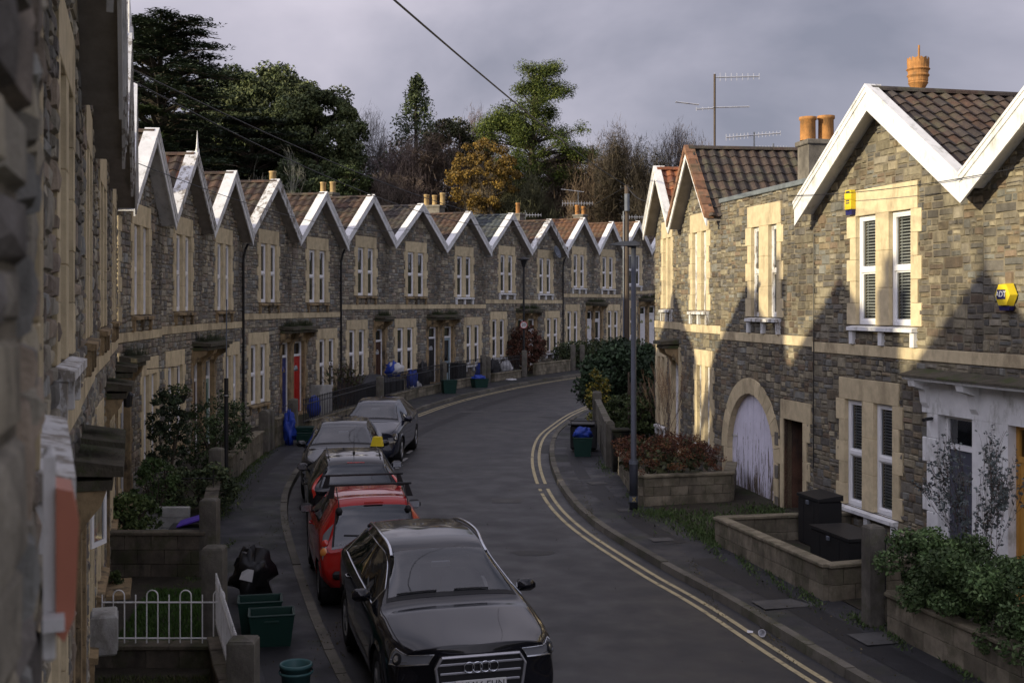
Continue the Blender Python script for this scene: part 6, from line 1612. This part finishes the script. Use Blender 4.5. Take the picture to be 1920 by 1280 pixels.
# --- right side
wall('garden_wall', 'low block wall round the sunken yard with the black bins', [(6.0, 21.25), (3.60, 20.75), (4.50, 17.0), (6.75, 17.75)], .50, th=.16, seed=2, level=-3.74)
wall('retaining_wall', 'long block retaining wall under the overhanging hedge at lower right', [(5.9, 15.75), (4.92, 15.45), (5.62, 12.7), (6.6, 9.2)], .50, th=.16, seed=3, level=-3.77)
wall('planter_wall', 'mossy block planter wall in front of the brown hydrangea', [(4.84, 26.3), (4.50, 24.75), (2.66, 24.25), (2.60, 28.3)], .56, th=.18, seed=4, level=-3.52, bh=.19)
wall('garden_wall', 'pale rendered block wall beside the pavement beyond the brown hydrangea', [(2.40, 29.8), (2.55, 35.6)], 1.05, th=.12, seed=5, m='conc', bw=.9, bh=.35)
wall('garden_wall', 'low brick wall running back from the bend below the green shrub', [(2.55, 36.0), (4.3, 36.6)], .62, th=.14, seed=6)
pier('block pier with flat cap beside the street lamp and hydrangea', (2.62, 28.85), 1.02, .40, 'block', 'cap')
pier('round topped old stone gatepost next to the dark gate slot', (2.42, 29.45), 1.12, .22, 'conc', 'round')
pier('square stone post at the far end of the pale block wall', (2.55, 35.8), 1.30, .26, 'conc')
pier('tall weathered concrete post between the yard wall and the hedge', (4.76, 15.75), 1.33, .215, 'conc', rz=R(15))
railing('garden_gate', 'low dark iron gate between the tall concrete post and the yard wall', (4.86, 15.95), (5.35, 17.1), .85, gap=.12, cat='gate')
railing('garden_gate', 'small dark iron gate behind the street lamp at the planter', (2.9, 28.6), (3.7, 28.8), .85, gap=.10, cat='gate')
# bins against the sunlit house
def cab(name, label, loc, rz, w_, d_, h, m, cat, lid=.05, slope=0.0):
    root = thing(name, label, cat, loc, rz); mb = MB(); mb.box(-w_ / 2, w_ / 2, -d_ / 2, d_ / 2, 0, h, bev=.02)
    for k in (-.25, .25): mb.box(w_ * k - .01, w_ * k + .01, -d_ / 2 - .006, -d_ / 2 + .002, .05, h - .05)
    mb.build('body', m, root); mb = MB(); mb.prism([(-d_ / 2 - .02, h + .004), (d_ / 2 + .02, h + .004), (d_ / 2 + .02, h + lid + slope), (-d_ / 2 - .02, h + lid)], -w_ / 2 - .02, w_ / 2 + .02, 'x'); mb.build('lid', m, root)
    mb = MB(); mb.box(-.04, .04, -d_ / 2 - .035, -d_ / 2 - .007, h - .09, h - .02, bev=.005); mb.build('latch', M['greymetal'], root); return root
rzr = math.atan2(-.973, .231)
M['blackplastic'] = flat('black_plastic', (.018, .018, .019), .45)
cab('storage_cabinet', 'tall black plastic cabinet against the wall beside the passage door', (5.28, 20.5, -4.13), rzr, .75, .42, .80, M['blackplastic'], 'cabinet', slope=.05)
cab('storage_box', 'long low black plastic storage box under the ground floor window', (5.30, 18.9, -4.13), rzr, 1.25, .62, .50, M['blackplastic'], 'storage box')
# street lamp, right
lp = gp(1188, 955, .12); lp = Vector((lp.x, lp.y, gz(lp.x, lp.y)))
sl_ = thing('street_lamp', 'grey steel street lamp with flat head at the right kerb by the hydrangea', 'street lamp', lp); H_l = 1.16 - lp.z
M['lamppost'] = mat('blue_grey_galvanised_post', (.05, .056, .072), .5, .25, 3, spec=.4, stain=(.04, .04, .045), stain_amt=.6, metal=.2)
q = MB(); q.tube([(0, 0, 0), (0, 0, .95), (0, 0, 1.02), (0, 0, 1.04), (0, 0, H_l)], [.085, .085, .075, .058, .048], 16); q.build('post', M['lamppost'], sl_, smooth=True)
q = MB(); q.tube([(0, 0, .93), (0, 0, 1.0)], .092, 16); q.build('collar', M['greymetal'], sl_)
q = MB(); q.tube([(.05, 0, H_l), (-.02, 0, H_l + .0), (-.12, 0, H_l + .015)], .04, 8); q.build('bracket', M['lamppost'], sl_)
q = MB(); q.prism([(.10, H_l - .0), (.12, H_l + .05), (.02, H_l + .10), (-.25, H_l + .085), (-.50, H_l + .03), (-.50, H_l + .018), (-.25, H_l - .0)], -.13, .13, 'y'); q.build('lamp_head', M['lamppost'], sl_)
M['sticker'] = flat('yellow_sticker', (.55, .42, .12), .6)
q = MB(); q.tube([(0, 0, .18), (0, 0, .30)], .0865, 16, caps=False); q.build('sticker_band', M['greymetal'], sl_); 
q = MB(); 
for a in (-1, 1): q.tube([(-.03 * a, -.089, .20), (.03 * a, -.089, .28)], .008, 5)
q.build('tape_cross', M['sticker'], sl_)
# telegraph pole
tp = Vector((PX(1175, 45.5), 45.5, gz(4.3, 45.5))); th_ = PZ(347, 45.5) - tp.z
tg = thing('telegraph_pole', 'tall wooden telegraph pole rising behind the street lamp', 'telegraph pole', tp)
q = MB(); q.tube([(0, 0, -.2), (0, 0, th_ * .5), (0, 0, th_)], [.12, .10, .08], 14); q.build('pole', M['wood'], tg, smooth=True)
q = MB(); q.tube([(0, -.14, th_ - 1.0), (0, -.14, th_ - .35)], .10, 10); q.build('junction_box', M['greymetal'], tg)
q = MB(); q.tube([(-.13, -.06, .3), (-.125, -.06, th_ - 1.0)], .03, 6); q.build('cable_guard', M['greymetal'], tg)
q = MB(); q.tube([(-.25, 0, th_ - .12), (.25, 0, th_ - .12)], .02, 6); 
for x in (-.22, 0, .22): q.tube([(x, 0, th_ - .12), (x, 0, th_ - .02)], .02, 6)
q.build('insulator', M['blackmetal'], tg)
# far lamp with speed sign
fp = gp(982, 706, .12); fl_ = thing('street_lamp', 'black column street lamp carrying the round 20 sign', 'street lamp', (fp.x, fp.y, gz(fp.x, fp.y))); hl_ = PZ(484, fp.y) - gz(fp.x, fp.y)
q = MB(); q.tube([(0, 0, 0), (0, 0, 1.2), (0, 0, 1.25), (0, 0, hl_ - .45)], [.09, .09, .055, .045], 12); q.build('post', M['blackmetal'], fl_)
q = MB(); q.lathe([(.06, hl_ - .45), (.16, hl_ - .12), (.30, hl_ - .08), (.30, hl_ - .04), (.12, hl_ + .02), (0, hl_ + .1)], n=16); q.build('lantern', M['blackmetal'], fl_)
q = MB(); q.tube([(0, 0, .02), (0, 0, .3)], .098, 12, caps=False); q.build('base_label', M['plate'], fl_)
sgn = thing('speed_limit_sign', 'round white sign with red ring reading 20 on the far street lamp', 'road sign', (fp.x, fp.y - .11, PZ(609, fp.y)))
M['signred'] = flat('sign_red', (.45, .02, .02), .5)
q = MB(); q.lathe([(0, 0), (.17, 0)], n=28); o_ = q.build('plate', M['plate'], sgn); o_.rotation_euler = (R(90), 0, 0)
q = MB(); q.tube([(.165 * math.cos(a * math.pi / 16), 0, .165 * math.sin(a * math.pi / 16)) for a in range(33)], .016, 6, caps=False); q.build('rim', M['signred'], sgn)
text(sgn, '20', .21, (0, -.012, 0), (R(90), 0, 0), M['ktext'], ext=.003)
# slim black post on the left
bpz = (-5.98, 25.0); bpo = thing('slim_post', 'slim black post with a thin rod above it at the left garden wall', 'post', (bpz[0], bpz[1], gz(*bpz)))
q = MB(); q.tube([(0, 0, 0), (0, 0, 2.55)], .045, 12); q.build('shaft', M['blackmetal'], bpo); q = MB(); q.tube([(0, 0, 2.55), (.01, 0, 4.2)], .012, 6); q.build('rod', M['greymetal'], bpo)
q = MB(); q.tube([(0, 0, 2.18), (0, 0, 2.205)], .049, 12, caps=False); q.build('band', M['satin'], bpo)

# --- left side: garden line
GL = offset(KL, -(PWL + .12))
def on_line(px, y0=0, y1=80):
    best = None
    for p in GL:
        if p.y < max(y0, 3) or p.y > y1: continue
        e_ = abs(CX + p.x / p.y * F - px)
        if best is None or e_ < best[0]: best = (e_, p)
    return best[1]
def seg(y0, y1, d=0):
    q = [p for p in GL if y0 <= p.y <= y1]; return [q[0], q[len(q) // 2], q[-1]]
wall('garden_wall', 'mossy low wall under the slanting white railing at the bottom', seg(11.2, 14.0), .38, th=.2, seed=11, m='darkblock')
wall('garden_wall', 'low dark wall carrying the hooped white fence', [(-5.05, 14.05), (-3.50, 14.05)], .24, th=.2, seed=12, m='darkblock')
wall('garden_wall', 'damp dark block wall across the garden, left of the pavement pier', [(-6.35, 18.4), (-4.72, 18.4)], .66, th=.18, seed=13, m='darkblock')
wall('garden_wall', 'white painted low wall beside the black box with purple lid', [(-6.7, 21.3), (-5.75, 21.3)], .55, th=.15, seed=14, m='whitewall', cope=False)
wall('garden_wall', 'sloping topped low wall between the slim post and the gateposts', seg(26.5, 31.5), .62, th=.2, seed=15, m='block')
wall('garden_wall', 'low wall with iron bars near the blue bag', seg(32.6, 34.6), .75, th=.2, seed=16, m='block')
wall('garden_wall', 'dark low wall between the damp block wall and the slim black post', seg(18.9, 24.2), .55, th=.2, seed=17, m='darkblock')
wall('garden_wall', 'low kerb wall under the railings by the barbecue and blue bags', seg(36.5, 43.0), .30, th=.2, seed=18, m='block')
wall('garden_wall', 'low wall under the long black railings below the brown door', seg(44.5, 50.0), .35, th=.2, seed=19, m='block')
wall('garden_wall', 'low wall under the railings before the pale blue door', seg(51.0, 54.2), .35, th=.2, seed=20, m='block')
wall('garden_wall', 'low wall under the railings before the slate roofed house', seg(55.2, 58.0), .35, th=.2, seed=21, m='block')
wall('garden_wall', 'low rubble wall in front of the rusty leaved bush', seg(58.9, 62.5), .55, th=.22, seed=22, m='block')
for i, (yy, hh, lb, tp_) in enumerate(((11.35, 1.15, 'stone gatepost at the bottom end of the slanting white railing', 'flat'), (15.0, 1.25, 'stone gatepost behind the crumpled black bag', 'flat'), (18.55, 1.2, 'grey stone gatepost at the end of the damp dark block wall', 'flat'), (24.4, 1.15, 'speckled concrete pier just beside the slim black post', 'flat'),
    (31.9, 1.1, 'round topped gatepost before the blue bag', 'round'), (32.45, 1.1, 'twin gatepost right of the round topped one', 'flat'), (35.2, 1.15, 'square gatepost right behind the blue bag', 'flat'), (43.8, 1.15, 'gatepost hidden low behind the parked cars', 'flat'), (50.5, 1.25, 'gatepost between the long railings and the pale blue door', 'flat'),
    (54.6, 1.3, 'tall gatepost left of the pair by the green recycling box', 'flat'), (55.1, 1.2, 'gatepost right of the pair by the green recycling box', 'flat'), (58.4, 1.3, 'stone gatepost between railings and the 20 sign', 'flat'), (62.8, 1.35, 'stone gatepost at the end of the rubble wall', 'flat'), (63.9, 1.3, 'last gatepost beside the clipped dark hedge', 'flat'))):
    p = min(GL, key=lambda v: abs(v.y - yy)); pier(lb, (p.x, p.y), hh, .26, 'conc', tp_)
GLp = lambda y: min(GL, key=lambda v: abs(v.y - y))
railing('railing', 'slanting white vertical bar railing at the bottom of the photo', GLp(14.4), GLp(11.6), .62, .42, gap=.085, m='white', spike=False, r=.011, cat='fence')
railing('hooped_fence', 'white hooped metal fence across the small front lawn', (-4.82, 14.05), (-3.38, 14.05), .60, .28, gap=.13, m='white', hoop=True, r=.008, cat='fence')
railing('railing', 'thin black rail across the dark planted garden', (-6.9, 23.0), (-5.75, 23.0), .95, 0, gap=.6, spike=False)
railing('railing', 'black railings between the blue bag and the gatepost by the barbecue', GLp(36.2), GLp(43.2), .70, .30, gap=.15, r=.014)
railing('railing', 'long black spiked railings below the brown door', GLp(44.4), GLp(50.2), .78, .35, gap=.15, r=.014)
railing('railing', 'black spiked railings before the pale blue door', GLp(50.9), GLp(54.3), .78, .35, gap=.15, r=.014)
railing('railing', 'black spiked railings before the slate roofed house', GLp(55.4), GLp(58.1), .70, .35, gap=.15, r=.014)
railing('railing', 'black panel railing on the low wall near the blue bag', GLp(32.8), GLp(34.9), .28, .80, gap=.5, spike=False)
# boxes, bags and bins
M['green_p'] = flat('dark_green_plastic', (.008, .035, .026), .45); M['teal'] = flat('teal_plastic', (.05, .12, .12), .45)
M['bluebag'] = flat('blue_sack', (.02, .05, .30), .45); M['purple'] = flat('purple_plastic', (.11, .06, .42), .4); M['blackbag'] = flat('black_sack', (.010, .010, .011), .35)
M['whitebag'] = flat('white_sack', (.5, .5, .5), .6); M['greycover'] = flat('grey_fabric_cover', (.045, .047, .052), .8)
def tub(name, label, p, rz, w_=.52, d_=.38, h=.36, m='green_p', cat='recycling box', group='green recycling boxes', dz=0):
    root = thing(name, label, cat, (p[0], p[1], gz(p[0], p[1]) + dz), rz, group); mb = MB()
    a, b = w_ / 2, d_ / 2; f = .82
    out = [(-a * f, -b * f, 0), (a * f, -b * f, 0), (a * f, b * f, 0), (-a * f, b * f, 0), (-a, -b, h), (a, -b, h), (a, b, h), (-a, b, h)]
    inn = [(x * .93, y * .93, z + (.02 if z == 0 else 0)) for x, y, z in out]
    mb.add(out + inn, [(3, 2, 1, 0), (0, 1, 5, 4), (1, 2, 6, 5), (2, 3, 7, 6), (3, 0, 4, 7), (8, 9, 10, 11), (9, 8, 12, 13), (10, 9, 13, 14), (11, 10, 14, 15), (8, 11, 15, 12), (4, 5, 13, 12), (5, 6, 14, 13), (6, 7, 15, 14), (7, 4, 12, 15)])
    mb.build('tub', M[m], root)
    rm = MB(); rm.tube([(-a, -b, h), (a, -b, h), (a, b, h), (-a, b, h), (-a, -b, h)], .014, 6, caps=False); rm.build('rim', M[m], root)
    hd = MB(); hd.box(-.09, .09, -b * .97 - .012, -b * .97 + .0, h - .09, h - .06, bev=.005); hd.build('handle', M[m], root); return root
def sack(name, label, c, rad, m, seed, cat='bag', lumps=.25, group=None):
    rnd = random.Random(seed); mb = MB(); nu, nv = 18, 12; vs = []
    for j in range(nv + 1):
        for i in range(nu):
            th = math.pi * j / nv; ph = 2 * math.pi * i / nu
            v = Vector((math.sin(th) * math.cos(ph), math.sin(th) * math.sin(ph), math.cos(th)))
            k = 1 + lumps * noise.noise(v * 2.1 + Vector((seed, 0, 0))) + lumps * .6 * noise.noise(v * 5 + Vector((0, seed, 0)))
            vs.append((v.x * rad[0] * k, v.y * rad[1] * k, max(-rad[2] * .92, v.z * rad[2] * k) + rad[2] * .92))
    mb.add(vs, [(j * nu + i, j * nu + (i + 1) % nu, (j + 1) * nu + (i + 1) % nu, (j + 1) * nu + i) for j in range(nv) for i in range(nu)]); mb.f = [f[::-1] for f in mb.f]
    o = mb.build(name, M[m], None, smooth=True); o.location = c; return tag(o, label, cat, group)
tub('recycling_box', 'open green recycling box in front of the stacked one at bottom left', (-3.02, 15.0), R(12), .56, .42, .40)
tub('recycling_box', 'green recycling box standing behind and left of the open front one', (-3.28, 15.55), R(12), .56, .42, .42)
bk_ = thing('bucket', 'round pale teal bucket at the bottom edge of the photo', 'bucket', (-2.36, 13.05, gz(-2.3, 13)))
q = MB(); q.lathe([(0, .01), (.14, .0), (.165, .34), (.18, .34), (.18, .37), (.165, .38), (.15, .36), (.13, .03), (0, .03)], n=28); q.build('pail', M['teal'], bk_, smooth=True); q = MB(); q.lathe([(.183, .27), (.19, .285), (.183, .30)], n=28); q.build('rim_band', M['teal'], bk_)
sack('rubbish_bag', 'large crumpled black bag leaning by the gatepost', (-3.72, 17.0, gz(-3.7, 17)), (.28, .34, .38), 'blackbag', 3, lumps=.7)
tx_ = bpy.data.objects['rubbish_bag']
q = MB(); q.add([(-.08, -.36, .40), (.10, -.365, .36), (.12, -.33, .52), (-.04, -.29, .54)], [(0, 1, 2, 3)]); q.build('paper_label', M['whitebag'], tx_)
ct = thing('crate_bin', 'black garden box with bright purple lid propped open', 'storage box', (-5.45, 20.3, gz(-5.4, 20.3)), R(8))
q = MB(); q.box(-.36, .36, -.28, .28, 0, .42, bev=.03); q.box(-.30, .30, -.30, -.28, .10, .16); q.box(-.30, .30, -.30, -.28, .22, .28); q.build('body', M['blackplastic'], ct)
q = MB(); q.T = Matrix.Translation((.08, 0, .50)) @ Matrix.Rotation(R(-16), 4, 'Y'); q.box(-.30, .30, -.25, .25, 0, .05, bev=.02); q.build('lid', M['purple'], ct)
p = GLp(33.8); sack('blue_bag', 'tall draped blue recycling bag against the low wall', (p.x + .28, p.y - .5, gz(p.x, p.y)), (.17, .18, .44), 'bluebag', 5, lumps=.8)
tub('recycling_box', 'stacked green recycling box beside the tall blue bag', (p.x + .68, p.y - .3), R(5), .5, .38, .34); tub('recycling_box', 'upper green recycling box of the stack beside the tall blue bag', (p.x + .68, p.y - .3), R(5), .5, .38, .16, dz=.33)
p = GLp(38.5); sack('blue_bag', 'blue sack behind the railings left of the white board', (p.x - .5, p.y, gz(p.x, p.y) + .2), (.22, .25, .36), 'bluebag', 6)
p = GLp(39.5); pb = thing('board', 'white painted board standing in the garden by the red door', 'board', (p.x - .7, p.y + .5, gz(p.x, p.y)), R(15)); q = MB(); q.box(-.35, .35, -.03, .03, .05, 1.15, bev=.01); q.build('panel', M['whitewall'], pb); q = MB(); q.box(-.3, -.24, .031, .2, 0, .6); q.build('prop', M['wood'], pb)
p = GLp(46.0); cv = thing('covered_shed', 'low garden store under a ribbed grey cover behind the railings', 'garden store', (p.x - 1.0, p.y - .3, gz(p.x, p.y)), R(68))
q = MB(); q.prism([(-.62, 0), (.62, 0), (.62, 1.02), (-.62, .82)], -1.5, 1.5, 'x'); q.build('body', M['greycover'], cv); q = MB()
for k in range(30): q.box(-1.48 + k * .1, -1.45 + k * .1, -.635, -.621, .02, .80)
q.build('cover_rib', M['blackplastic'], cv)
for i, (yy, dx, r_, m, lb, hz_) in enumerate(((46.6, -.6, (.30, .3, .30), 'bluebag', 'bright blue sack on top of the covered garden store', .9), (48.3, -.5, (.24, .3, .42), 'bluebag', 'long blue sack leaning behind the long railings', .25), (48.6, -.4, (.28, .25, .26), 'whitebag', 'dirty white sack behind the long railings', .1), (49.6, -.45, (.34, .3, .60), 'blackbag', 'tall black bag behind the long railings', .1), (47.0, -.5, (.3, .3, .26), 'whitebag', 'white sack heaped on the covered garden store', .95), (56.6, -.5, (.35, .35, .45), 'blackbag', 'black bag behind the railings of the slate roofed house', .1), (57.2, -.4, (.36, .3, .34), 'whitebag', 'white sack behind the railings of the slate roofed house', .2))):
    p = GLp(yy); sack('sack', lb, (p.x + dx, p.y, gz(p.x, p.y) + hz_), r_, m, 20 + i, lumps=.4)
p = GLp(50.0); tub('recycling_box', 'green recycling box on the pavement below the tall black bag', (p.x + .45, p.y - .35), R(20), .6, .42, .55)
p = GLp(53.2); tub('recycling_box', 'green recycling box heaped with a blue bag by the twin gateposts', (p.x + .5, p.y - .5), R(30), .7, .45, .38); sack('blue_bag', 'crumpled light blue bag lying on a green recycling box', (p.x + .48, p.y - .5, gz(p.x, p.y) + .34), (.32, .22, .10), 'bluebag', 40, lumps=.6)
p = GLp(52.8); cab('wheelie_bin', 'dark bin standing behind the railings by the pale blue door', (p.x - .45, p.y, gz(p.x, p.y)), R(45), .5, .5, 1.0, M['blackplastic'], 'bin')
sack('blue_bag', 'small blue bag tucked between the twin gateposts', (GLp(54.85).x - .35, 54.9, gz(0, 54.9) + .1), (.22, .22, .42), 'bluebag', 41)
# right hand bins at the bend
tub('recycling_box', 'green recycling box with blue bag at the inside of the bend', (1.86, 31.4), R(-4), .50, .40, .50)
sack('blue_bag', 'crumpled blue bag filling the green box at the bend', (1.86, 31.4, gz(1.8, 31.4) + .44), (.24, .17, .17), 'bluebag', 42, lumps=.6)
tr = thing('black_trolley', 'black box trolley with handle behind the green box at the bend', 'trolley', (1.95, 32.4, gz(1.9, 32.4)), R(-5))
q = MB(); q.box(-.36, .36, -.25, .25, .06, .72, bev=.05); q.build('body', M['blackplastic'], tr); q = MB(); q.tube([(-.32, -.28, .3), (-.34, -.3, .85), (.34, -.3, .85), (.32, -.28, .3)], .018, 6); q.build('handle', M['blackplastic'], tr)
q = MB(); q.box(-.42, .30, -.34, .20, .73, .77, bev=.01); q.build('lid', M['blackplastic'], tr)
lt = thing('trellis', 'wooden trellis screen at the far corner of the end house', 'trellis', (3.35, 34.3, gz(3.3, 34.3)), R(-5)); q = MB()
for k in range(-6, 10):
    for s_ in (-1, 1):
        x0 = k * .13; q.tube([(max(0, min(.75, x0)), .02 * s_, .6), (max(0, min(.75, x0 + s_ * .75)), .02 * s_, 1.7)], .012, 4)
q.build('lattice', M['wood'], lt); q = MB(); q.tube([(0, 0, 0), (0, 0, 2.0)], .03, 6); q.build('post', M['wood'], lt); q = MB(); q.tube([(.75, 0, 0), (.75, 0, 2.0)], .03, 6); q.build('post', M['wood'], lt)
M['cup'] = flat('white_paper', (.6, .6, .62), .6)
cup_p = gp(1426, 1192, .01); cp_ = thing('paper_cup', 'crushed white paper cup lying by the yellow lines', 'cup', cup_p + Vector((0, 0, .05))); q = MB(); q.T = Matrix.Rotation(R(80), 4, 'X'); q.lathe([(0, 0), (.035, 0), (.05, .10), (.045, .10), (.03, .01)], n=14); q.build('cup', M['cup'], cp_); cp_.children[0].name = 'cup_body'
cup_p = gp(1406, 1186, .01); o = MB(); o.add([(-.04, -.03, .012), (.03, -.04, .012), (.05, .03, .02), (-.03, .04, .03)], [(0, 1, 2, 3)]); o = o.build('paper_scrap', M['cup']); o.location = cup_p; tag(o, 'small torn scrap of white paper beside the paper cup', 'litter')
cup_p = gp(866, 728, .12) if False else gp(958, 713, .12); sack('litter_bag', 'small white bag lying on the far pavement', (cup_p.x, cup_p.y, gz(cup_p.x, cup_p.y)), (.28, .18, .06), 'whitebag', 50, cat='litter')
# near left wall: salmon alarm box, white board, meter box
M['salmon'] = flat('salmon_plastic', (.50, .19, .12), .45)
NH = LHO[1][0]
al = thing('alarm_box', 'out of focus salmon red alarm box on the nearest stone wall', 'alarm box', on_house(NH, .48, -.04, 3.70), NH.rotation_euler.z); al.scale = (.8, .8, .86)
q = MB(); q.prism([(-.17, .02), (.17, .02), (.17, .05), (-.17, .05)], -.05, 0, 'y'); q.box(-.09, .09, -.03, .0, -.07, .42, bev=.01); q.build('back_plate', M['white'], al)
q = MB(); q.prism([(-.0302, .33), (-.0302, .0), (-.05, -.02), (-.075, .04), (-.085, .26), (-.07, .33), (-.0302, .34)][::-1], -.11, .11, 'x'); q.build('cover', M['salmon'], al, smooth=False)
mbx = thing('meter_box', 'pale grey rendered meter box at the foot of the left facade', 'meter box', on_house(LHO[3][0], 2.7, -.02, .50), LHO[3][0].rotation_euler.z)
q = MB(); q.box(-.22, .22, -.27, 0, .08, .50, bev=.02); q.build('cabinet', M['whitewall'], mbx); q = MB(); q.box(-.18, .18, -.28, -.271, .12, .46, bev=.004); q.build('door_panel', M['whitewall'], mbx)
ln_ = thing('wall_lantern', 'black wall lantern under the stone canopy at left', 'lantern', on_house(LHO[5][0], 3.3, -.22, 2.35), 0)
q = MB(); q.lathe([(0, .0), (.07, .02), (.09, .22), (.11, .23), (0, .34)], n=8); q.build('lantern_body', M['blackmetal'], ln_); q = MB(); q.tube([(0, 0, .32), (-.12, .05, .42), (-.2, .1, .3)], .012, 5); q.build('bracket', M['blackmetal'], ln_)
# open casement
oc = thing('open_casement', 'white casement window standing open on the left facade', 'window', on_house(LHO[3][0], 2.3, -.02, 1.75), LHO[3][0].rotation_euler.z - R(24))
q = MB(); q.box(0, .34, -.03, 0, 0, .05); q.box(0, .34, -.03, 0, .70, .75); q.box(0, .05, -.03, 0, .05, .70); q.box(.29, .34, -.03, 0, .05, .70); q.build('frame', M['upvc'], oc); q = MB(); q.quad((.05, -.015, .05), (.29, -.015, .05), (.29, -.015, .70), (.05, -.015, .70)); q.build('pane', M['glass'], oc)
# cables
def cable(label, a, b, sag, r=.010, name='overhead_cable', n=24):
    a, b = Vector(a), Vector(b); mb = MB(); mb.tube([a.lerp(b, i / n) - Vector((0, 0, sag * 4 * (i / n) * (1 - i / n))) for i in range(n + 1)], r, 5)
    return tag(mb.build(name, M['blackmetal']), label, 'cable')
ptop = tp + Vector((0, 0, th_ - .03))
cable('thick overhead cable dropping from the top of the photo to the telegraph pole', (-2.55, 7.0, 3.42), ptop, .22, .014)
cable('upper of two thin wires sloping down across the dark trees at left', (-6.15, 17.4, 3.72), (4.2, 69.0, 4.9), 1.1, .012)
cable('lower of two thin wires sloping down across the dark trees at left', (-6.15, 17.4, 3.58), (1.9, 64.8, 4.5), 1.15, .012)
cable('thin wire running along the tops of the left gables', (-6.9, 21.3, 2.6), (-4.0, 52.0, 3.3), .55, .008)
cable('thin wire from the telegraph pole to the end of the right hand row', ptop, (4.15, 33.5, 3.0), .3, .010)
cable('thin wire from the telegraph pole towards the far roofs', ptop, (.9, 63.0, 4.2), .3, .012)

cable('thin black cable running down the sunlit wall at the party line', on_house(R1, .12, -.05, 5.6), on_house(R1, .10, -.05, 1.2), 0, .010)
cable('pair of thin wires crossing above the sunlit upstairs window', on_house(R1, -.2, -.45, 6.35), on_house(R0, 2.4, -.45, 6.15), .12, .007)
